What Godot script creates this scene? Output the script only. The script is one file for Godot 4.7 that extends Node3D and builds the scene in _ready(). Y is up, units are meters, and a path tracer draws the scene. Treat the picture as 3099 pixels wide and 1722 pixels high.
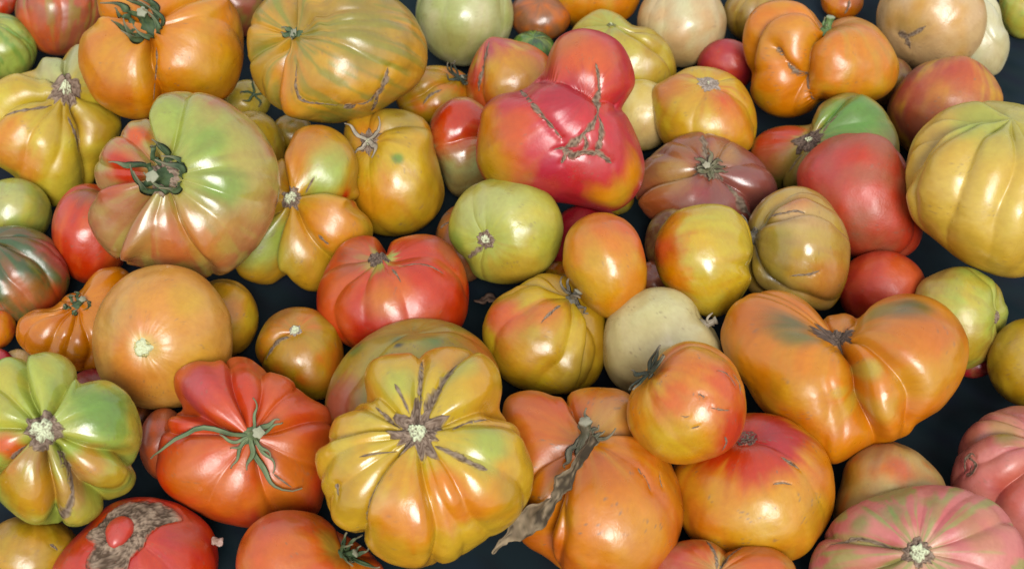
extends Node3D
# A heap of heirloom tomatoes on a dark cloth. Every tomato is grown from its own numbers: where its centre lies, how its stem axis points, its radius and flatness,
# the profile of its body across "right" and "up" (tenths of a millimetre), its grooves (longitude, depth, width, where they end), and its ripening colours.

var low := FastNoiseLite.new()
var mid := FastNoiseLite.new()
var fine := FastNoiseLite.new()
var names := {}
var leaf_mats := {}
var cork_mat: StandardMaterial3D
var leaf_mat: StandardMaterial3D
var skin_mats := []
var peel: NoiseTexture2D
var specks: ImageTexture


class Fruit:
	var d: Dictionary
	var turn: Basis
	var right: Vector3
	var up: Vector3
	var out: Vector3
	var r: float
	var h: float
	var dip: float
	var dip_w: float
	var lump: float
	var grooves: Array
	var creases: Array
	var off: Vector3
	var low: FastNoiseLite
	var mid: FastNoiseLite
	var bins: PackedFloat32Array
	var profile: PackedFloat32Array
	var mean := 1.0
	var shoulder := false
	var streaky := false
	var patches: Array
	var splits := []
	var lips := PackedVector3Array()
	var rib := 0.0
	const BINS := 128

	func _init(row: Dictionary, l: FastNoiseLite, m: FastNoiseLite, k: int) -> void:
		d = row
		low = l
		mid = m
		var y: Vector3 = d.axis.normalized()
		var x: Vector3 = (d.side - y * y.dot(d.side)).normalized()
		turn = Basis(x, y, x.cross(y))
		right = d.right.normalized()
		up = (d.up - right * right.dot(d.up)).normalized()
		out = right.cross(up)
		r = d.r
		h = d.h
		dip = d.dip
		dip_w = d.dip_w
		lump = d.lump
		grooves = d.grooves
		for c in d.get("creases", []):
			var line := PackedVector3Array()
			var p: Array = c.path
			for i in p.size() - 1:
				for q in 8:
					line.append(p[i].slerp(p[i + 1], q / 8.0))
			line.append(p[-1])
			creases.append([line, c.deep, c.wide])
		off = Vector3(k * 7.31, k * 3.17, k * 5.73)
		shoulder = d.has("shoulder")
		streaky = d.has("streak")
		patches = d.get("patches", [])
		rib = d.get("rib", 0.007)
		for q in d.get("cracks", []):
			var line := PackedVector3Array()
			var far := 0.0
			var heart := Vector3.ZERO
			for i in q.path.size() - 1:
				for s in 5:
					line.append(q.path[i].slerp(q.path[i + 1], s / 5.0))
			line.append(q.path[-1])
			for v in line:
				heart += v / line.size()
			for v in line:
				far = maxf(far, v.distance_to(heart))
			splits.append([line, heart, pow(far + 0.09, 2.0), 0.55 * q.wide / r])
		for q in d.get("corky", []):
			if q.kind == "cork":
				for i in q.edge.size():
					for s in 6:
						lips.append((q.middle.lerp(q.edge[i].slerp(q.edge[(i + 1) % q.edge.size()], s / 6.0), 1.07)).normalized())
		for v in d.profile:
			profile.append(v * 1e-4)

	func dir(th: float, ph: float) -> Vector3:
		return Vector3(sin(th) * cos(ph), cos(th), sin(th) * sin(ph))

	# how far the body stands out at polar angle th from the stem and longitude ph, before its profile
	func raw(th: float, ph: float) -> Vector3:
		var u := dir(th, ph)
		var s := 1.0 - dip * exp(-th * th / (dip_w * dip_w))
		s += lump * (low.get_noise_3dv(u * 90.0 + off * 100.0) * 1.6 + mid.get_noise_3dv(u * 60.0 + off * 30.0) * 0.5)
		var start := smoothstep(0.0, 0.42, th)
		for g in grooves:
			var gd: float = wrapf(ph - g[0] + 0.05 * sin(th * 4.0 + g[0] * 7.0), -PI, PI)
			var gw: float = g[2] if gd > 0.0 else g[4]
			if absf(gd) < gw * 4.5:
				s -= g[1] * exp(-(sqrt(gd * gd + 0.0006) - 0.0245) / gw) * start * (1.0 - smoothstep(g[3] - 0.9, g[3] + 0.4, th))
		for c in creases:
			var near := 9.0
			for p in c[0]:
				near = minf(near, u.distance_squared_to(p))
			s -= c[1] * exp(-sqrt(near) / c[2])
		for c in splits:
			if u.distance_squared_to(c[1]) < c[2]:
				var near := 9.0
				for p in c[0]:
					near = minf(near, u.distance_squared_to(p))
				s -= (0.012 + 0.1 * c[3]) * exp(-near / (c[3] * c[3] + 0.0003))
		if lips.size() > 0:
			var near := 9.0
			for p in lips:
				near = minf(near, u.distance_squared_to(p))
			s += 0.02 * exp(-near / 0.0028)
		s += rib * mid.get_noise_3d(cos(ph) * 62.0 + off.x * 9.0, th * 7.0, sin(ph) * 62.0 + off.z * 9.0) * start * (1.0 - smoothstep(1.5, 2.8, th))
		var y := u.y
		return turn * Vector3(u.x * s, h * y * s, u.z * s) * r

	func bin_of(p: Vector3) -> float:
		return fposmod(atan2(p.dot(up), p.dot(right)) / TAU, 1.0) * BINS

	func measure(points: PackedVector3Array) -> void:
		bins.resize(BINS)
		bins.fill(0.0)
		for p in points:
			var b := int(bin_of(p)) % BINS
			bins[b] = maxf(bins[b], Vector2(p.dot(right), p.dot(up)).length())
		for b in BINS:
			if bins[b] <= 0.0:
				bins[b] = maxf(bins[(b + 1) % BINS], bins[posmod(b - 1, BINS)])
		var soft := bins.duplicate()
		for b in BINS:
			soft[b] = bins[b] * 0.5 + (bins[(b + 1) % BINS] + bins[posmod(b - 1, BINS)]) * 0.25
		bins = soft
		mean = 0.0
		for b in BINS:
			mean += wanted(b + 0.5) / bins[b] / BINS

	func wanted(b: float) -> float:
		var q := b / BINS * profile.size()
		var n := profile.size()
		var i := int(floor(q))
		return cubic_interpolate(profile[posmod(i, n)], profile[posmod(i + 1, n)], profile[posmod(i - 1, n)], profile[posmod(i + 2, n)], q - i)

	# the same point after the body has taken its lumpy profile
	func settle(p: Vector3) -> Vector3:
		var x := p.dot(right)
		var y := p.dot(up)
		var rho := sqrt(x * x + y * y)
		if rho < 1e-6:
			return p
		var b := bin_of(p)
		var i := int(floor(b - 0.5))
		var have := lerpf(bins[posmod(i, BINS)], bins[posmod(i + 1, BINS)], b - 0.5 - i)
		var t := smoothstep(0.0, 1.0, minf(rho / have, 1.0))
		var s := mean + (wanted(b) / have - mean) * t
		return right * x * s + up * y * s + out * p.dot(out)

	func at(th: float, ph: float) -> Vector3:
		return settle(raw(th, ph))

	func at_dir(u: Vector3) -> Vector3:
		return at(acos(clampf(u.y, -1.0, 1.0)), atan2(u.z, u.x))

	func normal_dir(u: Vector3) -> Vector3:
		var side := u.cross(Vector3(0.31, 0.77, 0.55)).normalized()
		var other := u.cross(side)
		var e := 0.03
		var a := at_dir((u + side * e).normalized()) - at_dir((u - side * e).normalized())
		var b := at_dir((u + other * e).normalized()) - at_dir((u - other * e).normalized())
		var n := a.cross(b).normalized()
		return n if n.dot(turn * u) > 0.0 else -n


func numbered(called: String) -> String:
	var n: int = names.get(called, 0)
	names[called] = n + 1
	return called if n == 0 else "%s_%03d" % [called, n]


func thing(called: String, label: String, category: String, at: Vector3, group := "") -> Node3D:
	var o := Node3D.new()
	o.name = numbered(called)
	add_child(o)
	o.position = at
	o.set_meta("label", label)
	o.set_meta("category", category)
	if group:
		o.set_meta("group", group)
	return o


func build(called: String, v: PackedVector3Array, n: PackedVector3Array, c: PackedColorArray, f: PackedInt32Array, m: Material, parent: Node, at := Vector3.ZERO) -> MeshInstance3D:
	var a := []
	a.resize(Mesh.ARRAY_MAX)
	a[Mesh.ARRAY_VERTEX] = v
	a[Mesh.ARRAY_NORMAL] = n
	a[Mesh.ARRAY_COLOR] = c
	a[Mesh.ARRAY_INDEX] = f
	var me := ArrayMesh.new()
	me.add_surface_from_arrays(Mesh.PRIMITIVE_TRIANGLES, a, [], {}, 0)
	me.surface_set_material(0, m)
	var o := MeshInstance3D.new()
	o.mesh = me
	o.name = called
	o.position = at
	parent.add_child(o, true)
	return o


# a closed or open grid of rows x cols points made into one mesh, with smooth normals that point away from the sheet's front
func sheet(called: String, p: PackedVector3Array, c: PackedColorArray, rows: int, cols: int, wrap: bool, m: Material, parent: Node, at := Vector3.ZERO, flip := false) -> MeshInstance3D:
	var n := PackedVector3Array()
	n.resize(p.size())
	var f := PackedInt32Array()
	for i in rows:
		for j in cols:
			var j0 := posmod(j - 1, cols) if wrap else maxi(j - 1, 0)
			var j1 := (j + 1) % cols if wrap else mini(j + 1, cols - 1)
			var a := p[i * cols + j1] - p[i * cols + j0]
			var b := p[mini(i + 1, rows - 1) * cols + j] - p[maxi(i - 1, 0) * cols + j]
			var q := b.cross(a) if flip else a.cross(b)
			n[i * cols + j] = q.normalized() if q.length_squared() > 1e-20 else Vector3.UP
	for i in rows - 1:
		for j in (cols if wrap else cols - 1):
			var k := (j + 1) % cols
			var q := [i * cols + j, i * cols + k, (i + 1) * cols + k, (i + 1) * cols + j]
			if flip:
				f.append_array([q[0], q[1], q[2], q[0], q[2], q[3]])
			else:
				f.append_array([q[0], q[2], q[1], q[0], q[3], q[2]])
	return build(called, p, n, c, f, m, parent, at)


# a tapering tube with a flattened section along a path; sides are rows of the sheet
func blade(called: String, path: PackedVector3Array, normals: PackedVector3Array, wide: PackedFloat32Array, thick: float, colour: Array, m: Material, parent: Node, seed_at: float) -> MeshInstance3D:
	var p := PackedVector3Array()
	var c := PackedColorArray()
	var n := path.size()
	for i in n:
		var t := (path[mini(i + 1, n - 1)] - path[maxi(i - 1, 0)]).normalized()
		var side := t.cross(normals[i]).normalized()
		var top := side.cross(t).normalized()
		var fold := wide[i] * 0.25
		for q in [[-1.0, fold], [-0.45, thick], [0.0, -fold * 0.4 + thick], [0.45, thick], [1.0, fold], [0.4, -thick], [0.0, -fold * 0.4 - thick], [-0.4, -thick]]:
			p.append(path[i] + side * q[0] * wide[i] * 0.5 + top * q[1])
			var k := clampf(0.5 + 0.7 * mid.get_noise_3d(i * 9.0 + seed_at * 31.0, q[0] * 14.0, seed_at * 77.0), 0.0, 1.0)
			c.append(colour[0].lerp(colour[1], k).lerp(Color(0.2, 0.15, 0.09), smoothstep(0.55, 1.0, float(i) / n) * clampf(0.6 + k, 0.0, 1.0) * 0.8))
	return sheet(called, p, c, n, 8, true, m, parent)


# the ripening colours of the skin: two ground tones, a shoulder round the stem, streaks along the meridians, patches, corky pin marks
func tint(fr: Fruit, w: Vector3, th: float, ph: float) -> Color:
	var d := fr.d
	var off := fr.off * 41.0
	var cx := cos(ph)
	var cz := sin(ph)
	var n1 := low.get_noise_3dv(w * 110.0 + off)
	var n2 := mid.get_noise_3dv(w * 55.0 + off)
	# long flecks that run from stem to blossom end
	var vary: float = d.get("vary", 1.0)
	var fleck := vary * fine.get_noise_3d(cx * 70.0 + off.x, th * 9.0 + n2 * 5.0, cz * 70.0 + off.z)
	var band := vary * mid.get_noise_3d(cx * 70.0 + off.y, th * 14.0 + n1 * 14.0, cz * 70.0 + off.x)
	var kc: Color = d.skin.lerp(d.other, clampf(0.5 * d.mottle + (1.2 * n1 + 0.55 * band + 0.35 * fleck) * (0.3 + d.mottle), 0.0, 1.0))
	if fr.shoulder:
		var ks: float = d.shoulder_k * (1.0 - smoothstep(d.shoulder_r * 0.5, d.shoulder_r * 1.4, th + 0.2 * n2 + 0.3 * band + 0.12 * fleck))
		kc = kc.lerp(d.shoulder, clampf(ks, 0.0, 1.0))
	if fr.streaky:
		var fq: float = d.get("streak_f", 1.0)
		var sn := mid.get_noise_3d(cx * 105.0 * fq + off.x, th * 16.0 / fq + n1 * 16.0, cz * 105.0 * fq + off.z) + 0.7 * fleck
		kc = kc.lerp(d.streak, smoothstep(0.0, 0.36, sn) * d.streak_k * (1.0 - smoothstep(1.4, 2.6, th) * 0.6))
	for b in fr.patches:
		var e: float = w.distance_squared_to(b[0]) / (b[1] * b[1])
		if e < 4.5:
			var q := sqrt(e) * (1.0 + 0.35 * n2 + 0.3 * fleck + 0.25 * band)
			kc = kc.lerp(b[2], clampf(b[3] * 1.25, 0.0, 1.0) * (1.0 - smoothstep(0.35, 1.5, q)))
	var f1 := fine.get_noise_3dv(w * 190.0 + off)
	var pin := fine.get_noise_3dv(w * 430.0 + off)
	f1 += 0.7 * pin
	kc.r *= 1.0 + 0.07 * f1 + 0.07 * fleck
	kc.g *= 1.03 + 0.10 * f1 + (0.15 * fleck + 0.15 * band) * smoothstep(0.0, 0.6, th)
	kc.b *= 1.0 + 0.10 * f1 + 0.10 * fleck
	var mask := mid.get_noise_3dv(w * 75.0 - off)
	if mask > 0.2:
		var s2 := fine.get_noise_3d(w.x * 640.0 + off.x, w.y * 300.0 + off.y, w.z * 640.0 + off.z)
		kc = kc.lerp(Color(0.15, 0.095, 0.055), smoothstep(0.36, 0.5, s2) * clampf(d.freckles * 1.3, 0.0, 0.8) * smoothstep(0.2, 0.42, mask))
	return Color(clampf(kc.r, 0, 1), clampf(kc.g, 0, 1), clampf(kc.b, 0, 1))


func tint_dir(fr: Fruit, w: Vector3) -> Color:
	return tint(fr, w, acos(clampf(w.y, -1.0, 1.0)), atan2(w.z, w.x))


func grow(d: Dictionary, k: int) -> void:
	var fr := Fruit.new(d, low, mid, k)
	# longitudes crowd round the grooves
	var nf: int = d.around
	var dens := PackedFloat32Array()
	var total := 0.0
	for i in 720:
		var ph := i * TAU / 720.0
		var w := 1.0
		for g in fr.grooves:
			if g[1] > 0.03:
				w += 2.2 * exp(-pow(wrapf(ph - g[0], -PI, PI) / 0.09, 2.0))
		dens.append(w)
		total += w
	var phis := PackedFloat32Array()
	var acc := 0.0
	var next := 0
	for i in 720:
		acc += dens[i]
		while next < nf and acc >= (next + 0.5) * total / nf:
			phis.append((i + 1 - (acc - (next + 0.5) * total / nf) / dens[i]) * TAU / 720.0)
			next += 1
	nf = phis.size()
	var nt := int(nf * 0.52)
	var p := PackedVector3Array()
	var u := PackedVector3Array()
	var ths := PackedFloat32Array()
	for i in nt + 1:
		var t := float(i) / nt
		ths.append(PI * clampf(t + 0.05 * sin(TAU * t), 0.0, 1.0) if i > 0 else 0.004)
	ths[nt] = PI - 0.004
	for i in nt + 1:
		for j in nf:
			p.append(fr.raw(ths[i], phis[j]))
			u.append(fr.dir(ths[i], phis[j]))
	fr.measure(p)
	for i in p.size():
		p[i] = fr.settle(p[i])
	var lowest := 9.0
	for q in p:
		lowest = minf(lowest, q.y)
	var base: Vector3 = d.at + Vector3(0, lowest, 0)
	var root := thing("tomato", d.label, "tomato", base, "heirloom tomatoes heaped on the dark cloth")
	var lift := Vector3(0, -lowest, 0)
	var c := PackedColorArray()
	c.resize(p.size())
	for i in nt + 1:
		for j in nf:
			c[i * nf + j] = tint(fr, u[i * nf + j], ths[i], phis[j])
	sheet("skin", p, c, nt + 1, nf, true, skin_mats[d.gloss], root, lift)
	if d.has("scar"):
		stem_scar(fr, root, lift, k)
	if d.has("calyx"):
		calyx(fr, root, lift, k)
	for q in d.get("cracks", []):
		crack(fr, q, root, lift, k)
	for q in d.get("corky", []):
		corky(fr, q, root, lift, k)
	if d.has("leaf"):
		crumple("dried_leaf", d.leaf, Color(0.045, 0.034, 0.02), Color(0.27, 0.2, 0.125), root, lift, 5.0)
	if d.has("stub"):
		crumple("stem", [[d.stub[0], 0.006], [d.stub[0].lerp(d.stub[1], 0.5), 0.0055], [d.stub[1], 0.006]], Color(0.2, 0.12, 0.09), Color(0.4, 0.27, 0.22), root, lift, 2.0)


func cork(kind: String, k: float, pale: float) -> Color:
	var a := Color(0.26, 0.19, 0.14)
	var b := Color(0.1, 0.065, 0.045)
	if kind == "corkg":
		a = Color(0.36, 0.3, 0.25)
		b = Color(0.16, 0.12, 0.09)
	elif kind == "corkd":
		a = Color(0.17, 0.12, 0.09)
		b = Color(0.06, 0.04, 0.032)
	elif kind == "olive":
		a = Color(0.2, 0.2, 0.08)
		b = Color(0.1, 0.1, 0.05)
	elif kind == "palescar":
		a = Color(0.5, 0.45, 0.2)
		b = Color(0.2, 0.17, 0.06)
	var green := Color(0.52, 0.56, 0.36)
	if pale < 0.0:
		green = Color(0.24, 0.015, 0.02)
	return b.lerp(a, clampf(k, 0.0, 1.0)).lerp(green, clampf(absf(pale), 0.0, 1.0))


func stem_scar(fr: Fruit, root: Node, lift: Vector3, k: int) -> void:
	var s: Dictionary = fr.d.scar
	var rings := 16
	var cols := 72
	var p := PackedVector3Array()
	var c := PackedColorArray()
	var heart := PackedVector3Array()
	var hc := PackedColorArray()
	for i in rings + 1:
		for j in cols:
			var ph := j * TAU / cols
			var reach: float = s.r * (0.9 + (0.34 if s.star > 0.0 else 0.08) * mid.get_noise_2d(cos(ph) * 40.0 + k * 50.0, sin(ph) * 40.0))
			for g in fr.grooves:
				reach += s.r * s.star * 0.75 * minf(1.0, g[1] * 9.0) * exp(-pow(wrapf(ph - g[0], -PI, PI) / 0.13, 2.0))
			reach += s.r * 0.12 * fine.get_noise_2d(cos(ph) * 90.0 + k * 50.0, sin(ph) * 90.0)
			var t := float(i) / rings
			var th := maxf(0.003, reach * t)
			var u := fr.dir(th, ph)
			var nn := (fr.turn * Vector3(u.x * 0.4, 1.0, u.z * 0.4)).normalized()
			var n1 := fine.get_noise_3d(u.x * 420.0 + k * 30.0, u.z * 420.0, t * 30.0)
			var edge := 1.0 - smoothstep(0.8, 1.0, t)
			var bump := (0.0012 * edge + 0.0011 * n1 * edge - 0.0006 * (1.0 - edge)) * fr.r / 0.06
			p.append(fr.at(th, ph) + nn * bump)
			c.append(cork(s.kind, 0.5 + 1.3 * n1 + 0.7 * mid.get_noise_3d(u.x * 300.0, u.z * 300.0, k * 9.0), 0.0).lerp(tint(fr, u, th, ph), smoothstep(0.84, 1.0, t + 0.14 * n1)))
	sheet("stem_scar", p, c, rings + 1, cols, true, cork_mat, root, lift, false)
	if s.pale == 0.0:
		return
	# the pale heart where the stem broke off
	for i in 13:
		for j in 48:
			var ph := j * TAU / 48
			var t := i / 12.0
			var th: float = maxf(0.003, s.r * absf(s.pale) * t * (1.0 + 0.5 * mid.get_noise_2d(cos(ph) * 24.0 + k * 20.0, sin(ph) * 24.0)))
			var u := fr.dir(th, ph)
			var nn := (fr.turn * Vector3(u.x * 0.4, 1.0, u.z * 0.4)).normalized()
			var n1 := fine.get_noise_3d(u.x * 520.0 + k * 11.0, u.z * 520.0, 3.0) + 0.5 * mid.get_noise_3d(u.x * 260.0, u.z * 260.0, k * 5.0)
			var hgt := (0.0034 - 0.0034 * smoothstep(0.7, 1.0, t) + 0.001 * n1) * fr.r / 0.06
			if s.pale < 0.0:
				hgt = 0.0012 - 0.0008 * (1.0 - t)
			heart.append(fr.at(th, ph) + nn * hgt)
			hc.append(cork(s.kind, 0.6 + 0.8 * n1, s.pale / absf(s.pale) * clampf(0.8 + 1.3 * n1 * (1.0 if s.star > 0.0 else 0.35) - smoothstep(0.75, 1.0, t) * (0.7 if s.star > 0.0 else 0.0), 0.05, 1.0)))
	sheet("scar_heart", heart, hc, 13, 48, true, cork_mat, root, lift, false)


func leaf_colours(kind: String) -> Array:
	match kind:
		"dgreen":
			return [Color(0.02, 0.045, 0.02), Color(0.075, 0.115, 0.04)]
		"black":
			return [Color(0.012, 0.02, 0.014), Color(0.05, 0.065, 0.04)]
		"green":
			return [Color(0.05, 0.1, 0.03), Color(0.12, 0.2, 0.06)]
		"calyxg":
			return [Color(0.05, 0.085, 0.03), Color(0.16, 0.2, 0.09)]
		"dry":
			return [Color(0.2, 0.17, 0.12), Color(0.42, 0.36, 0.27)]
		"dryd":
			return [Color(0.05, 0.05, 0.04), Color(0.2, 0.17, 0.12)]
		"dryg":
			return [Color(0.05, 0.06, 0.03), Color(0.2, 0.17, 0.11)]
	return [Color(0.07, 0.08, 0.035), Color(0.2, 0.17, 0.1)]


func calyx(fr: Fruit, root: Node, lift: Vector3, k: int) -> void:
	var s: Dictionary = fr.d.calyx
	var rng := RandomNumberGenerator.new()
	rng.seed = s.seed * 977 + 13
	var cap := Node3D.new()
	cap.name = "calyx"
	root.add_child(cap, true)
	cap.position = lift
	var cols := leaf_colours(s.kind)
	var axis: Vector3 = fr.turn.y
	var core := fr.at(0.01, 0.0)
	var list := []
	for q in s.get("sepals", []):
		list.append(q)
	if list.is_empty():
		for i in s.n:
			list.append([(i + rng.randf_range(-0.25, 0.25)) * TAU / s.n, s.r * rng.randf_range(0.75, 1.3) + s.long * 0.7 * rng.randf_range(0.6, 1.2), fr.r * 0.075 * rng.randf_range(0.6, 1.3), s.curl * rng.randf_range(0.4, 1.3)])
	for q in list:
		var ph: float = q[0]
		var reach: float = q[1]
		var path := PackedVector3Array()
		var nor := PackedVector3Array()
		var wid := PackedFloat32Array()
		var wave := rng.randf_range(-0.9, 0.9)
		var high: float = q[3] * rng.randf_range(0.7, 1.2)
		var lifted: float = s.get("lifted", 0.0)
		for i in 15:
			var t := i / 14.0
			var th := 0.02 + reach * t * (1.0 - 0.3 * high * t * t)
			var pp := ph + wave * t * t * 0.7 + 0.08 * sin(t * 9.0 + q[0] * 5.0)
			var u := fr.dir(th, pp)
			var nn := (fr.turn * u).lerp(axis, 0.4).normalized()
			var hh := 0.0022 + fr.r * (0.3 * high * t * t * minf(1.0, reach * 2.0) + lifted * 0.2 * sin(t * 2.2))
			if lifted > 0.0:
				# sepals that still stand up round the stalk
				var rad := fr.turn.x * cos(pp) + fr.turn.z * sin(pp)
				var lean: Vector3 = s.get("lean", Vector3.ZERO)
				path.append(core - axis * 0.001 + rad * fr.r * (0.13 + 0.1 * lifted * sin(t * 2.6) + 0.2 * (high - 0.8) * t * t * t) + axis * fr.r * (0.36 * lifted * t * (1.1 - 0.35 * t) * clampf(reach, 0.4, 1.3)) + (lean + (fr.turn.x * wave + fr.turn.z * (high - 0.8)) * 0.12) * fr.r * t * t)
				nor.append((rad * (1.0 - 0.6 * t) + axis * (0.3 + 0.5 * t)).normalized())
			else:
				path.append(fr.at(th, pp) + nn * hh)
				nor.append(nn)
			wid.append(q[2] * (1.5 if lifted > 0.0 else 1.0) * (0.55 + 1.2 * t * (1.0 - t)) * (1.0 - smoothstep(0.45, 1.0, t)) + 0.0009)
		blade("sepal", path, nor, wid, 0.0005, cols, leaf_mat, cap, q[0] + k)
	# the boss in the middle and the stub of the stalk
	var p := PackedVector3Array()
	var c := PackedColorArray()
	var tip: Vector3 = (axis + s.get("lean", Vector3.ZERO) * 1.6).normalized().rotated(fr.turn.x, rng.randf_range(-0.5, 0.5)).rotated(fr.turn.z, rng.randf_range(-0.5, 0.5))
	var tall: float = fr.r * (0.3 if s.stub else 0.1)
	for i in 12:
		var t := i / 11.0
		for j in 14:
			var a := j * TAU / 14
			var ridge := 1.0 + 0.16 * cos(a * 5.0) + 0.2 * fine.get_noise_3d(a * 30.0, t * 60.0, k * 17.0)
			var rad := fr.r * lerpf(0.125, 0.05, smoothstep(0.0, 0.45, t)) * ridge * (1.0 if i < 11 else 0.02) * (1.25 if i >= 9 and i < 11 else 1.0)
			var b := fr.turn.x * cos(a) + fr.turn.z * sin(a)
			p.append(core - axis * 0.002 + (axis * 0.4 + tip * 0.6) * tall * minf(t, 0.93) + b * rad)
			var e := clampf(0.5 + 0.8 * fine.get_noise_3d(a * 50.0, t * 50.0, k * 7.0), 0.0, 1.0)
			c.append(cols[0].lerp(cols[1], e).lerp(Color(0.36, 0.34, 0.24), 0.6 if i >= 10 else 0.0))
	sheet("stalk", p, c, 12, 14, true, leaf_mat, cap, Vector3.ZERO, false)


func crack(fr: Fruit, q: Dictionary, root: Node, lift: Vector3, k: int) -> void:
	var way: Array = q.path
	var line := PackedVector3Array()
	for i in way.size() - 1:
		var a: Vector3 = way[maxi(i - 1, 0)]
		var b: Vector3 = way[i]
		var c2: Vector3 = way[i + 1]
		var e: Vector3 = way[mini(i + 2, way.size() - 1)]
		for s in 8:
			line.append(b.cubic_interpolate(c2, a, e, s / 8.0).normalized())
	line.append(way[-1])
	var p := PackedVector3Array()
	var c := PackedColorArray()
	var n := line.size()
	var dark := Color(0.075, 0.048, 0.032)
	var light := Color(0.24, 0.18, 0.125)
	for i in n:
		var t := float(i) / (n - 1)
		var u := line[i]
		var run := (line[mini(i + 1, n - 1)] - line[maxi(i - 1, 0)]).normalized()
		var side := u.cross(run).normalized()
		var taper := smoothstep(0.0, 0.22, t) * (1.0 - smoothstep(0.7, 1.0, t))
		for j in 7:
			var e := (j - 3) / 3.0
			var nz := fine.get_noise_3d(u.x * 320.0 + k * 9.0, u.y * 320.0 + j * 22.0, u.z * 320.0)
			var w: float = q.wide / fr.r * 0.56 * (0.14 + 0.95 * taper) * (1.0 + 1.0 * mid.get_noise_3d(u.x * 190.0, u.y * 190.0, u.z * 190.0 + k) + 0.6 * nz)
			var v := (u + side * e * w).normalized()
			var hgt := 0.00027 + 0.0003 * nz * (1.0 - absf(e)) - 0.0006 * float(absf(e) > 0.9)
			p.append(fr.at_dir(v) + fr.turn * v * hgt)
			var kc := dark.lerp(light, clampf(0.5 + 1.5 * nz + 0.3 * absf(e), 0.0, 1.0))
			c.append(kc.lerp(tint_dir(fr, v), clampf(1.7 * absf(e) - 0.75 + 0.6 * nz, 0.0, 1.0)))
	sheet("crack", p, c, n, 7, false, cork_mat, root, lift, true)


func corky(fr: Fruit, q: Dictionary, root: Node, lift: Vector3, k: int) -> void:
	var edge: Array = q.edge
	var mid_u: Vector3 = q.middle
	var p := PackedVector3Array()
	var c := PackedColorArray()
	var rings := 34
	var cols := edge.size() * 9
	for i in rings + 1:
		var t := float(i) / rings
		for j in cols:
			var n := edge.size()
			var a := int(j / 9)
			var e: Vector3 = edge[a].cubic_interpolate(edge[(a + 1) % n], edge[posmod(a - 1, n)], edge[(a + 2) % n], (j % 9) / 9.0)
			var v := mid_u.lerp(e, maxf(t, 0.01)).normalized()
			var n1 := fine.get_noise_3d(v.x * 300.0, v.y * 300.0, v.z * 300.0)
			var n2 := mid.get_noise_3d(v.x * 130.0 + 40.0, v.y * 130.0, v.z * 130.0)
			var rim := 1.0 - smoothstep(0.88, 1.0, t)
			var hgt: float
			if q.kind == "island":
				hgt = q.raise * sqrt(maxf(0.0, 1.0 - t * t)) + 0.0003 * n2 - 0.0008 * float(i == rings)
				c.append(Color(0.42, 0.03, 0.016).lerp(Color(0.36, 0.045, 0.03), 0.5 + n2))
			else:
				hgt = q.raise * rim + (0.0007 * n1 + 0.0016 * n2) * rim - 0.0007 * (1.0 - rim)
				var n3 := fine.get_noise_3d(v.x * 520.0, v.y * 170.0 + n2 * 60.0, v.z * 170.0)
				var kc := Color(0.07, 0.045, 0.03).lerp(Color(0.27, 0.195, 0.135), clampf(0.45 + 0.8 * n1 + 0.5 * n3 + 1.1 * n2, 0.0, 1.0))
				c.append(kc.lerp(tint_dir(fr, v), smoothstep(0.8, 1.0, t + 0.12 * n1 + 0.06 * n2)))
			p.append(fr.at_dir(v) + fr.turn * v * hgt)
	sheet(q.name, p, c, rings + 1, cols, true, skin_mats[1] if q.kind == "island" else cork_mat, root, lift, q.get("flip", false))


# a dry, crumpled strip: a closed skin round a path, folded lengthwise and puckered
func crumple(called: String, way: Array, dark: Color, light: Color, parent: Node, at: Vector3, seed_at: float) -> MeshInstance3D:
	var line := PackedVector3Array()
	var wide := PackedFloat32Array()
	for i in way.size() - 1:
		for s in 10:
			var t := s / 10.0
			line.append(way[i][0].cubic_interpolate(way[i + 1][0], way[maxi(i - 1, 0)][0], way[mini(i + 2, way.size() - 1)][0], t))
			wide.append(lerpf(way[i][1], way[i + 1][1], t))
	line.append(way[-1][0])
	wide.append(way[-1][1])
	var p := PackedVector3Array()
	var c := PackedColorArray()
	var n := line.size()
	var face := Vector3(0.0, 0.74, 0.67)
	for i in n:
		var run := (line[mini(i + 1, n - 1)] - line[maxi(i - 1, 0)]).normalized()
		var side := run.cross(face).normalized()
		var top := side.cross(run).normalized()
		var pale := 0.35 + 0.65 * smoothstep(0.35, 0.75, float(i) / n)
		var w := wide[i] * 0.72 * (1.0 + 0.5 * low.get_noise_2d(i * 9.0, seed_at * 40.0))
		if i == 0 or i == n - 1:
			w *= 0.3
		for j in 24:
			var a := j * TAU / 24
			var e := cos(a)
			var f := sin(a)
			var fold := sin(e * 2.6 + i * 0.07 + seed_at) * 0.22 + 0.3 * mid.get_noise_3d(i * 1.3, e * 18.0, seed_at * 31.0)
			var pucker := fine.get_noise_3d(i * 2.2, e * 50.0, seed_at * 17.0)
			var twist := 0.8 * sin(i * 0.11 + 0.6)
			var sd := side * cos(twist) + top * sin(twist)
			var tp := top * cos(twist) - side * sin(twist)
			var q := line[i] + sd * e * w * 0.5 * (1.0 + 0.08 * pucker) + tp * (f * w * 0.05 + w * (fold + 0.07 * pucker))
			p.append(q)
			c.append(dark.lerp(light, clampf(pale * 0.75 - 0.1 + 0.25 * (e if f > 0.0 else 0.0) + 0.9 * pucker + 0.8 * mid.get_noise_3d(i * 2.5, e * 30.0, 90.0), 0.0, 1.0)))
	return sheet(called, p, c, n, 24, true, cork_mat, parent, at)


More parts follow.
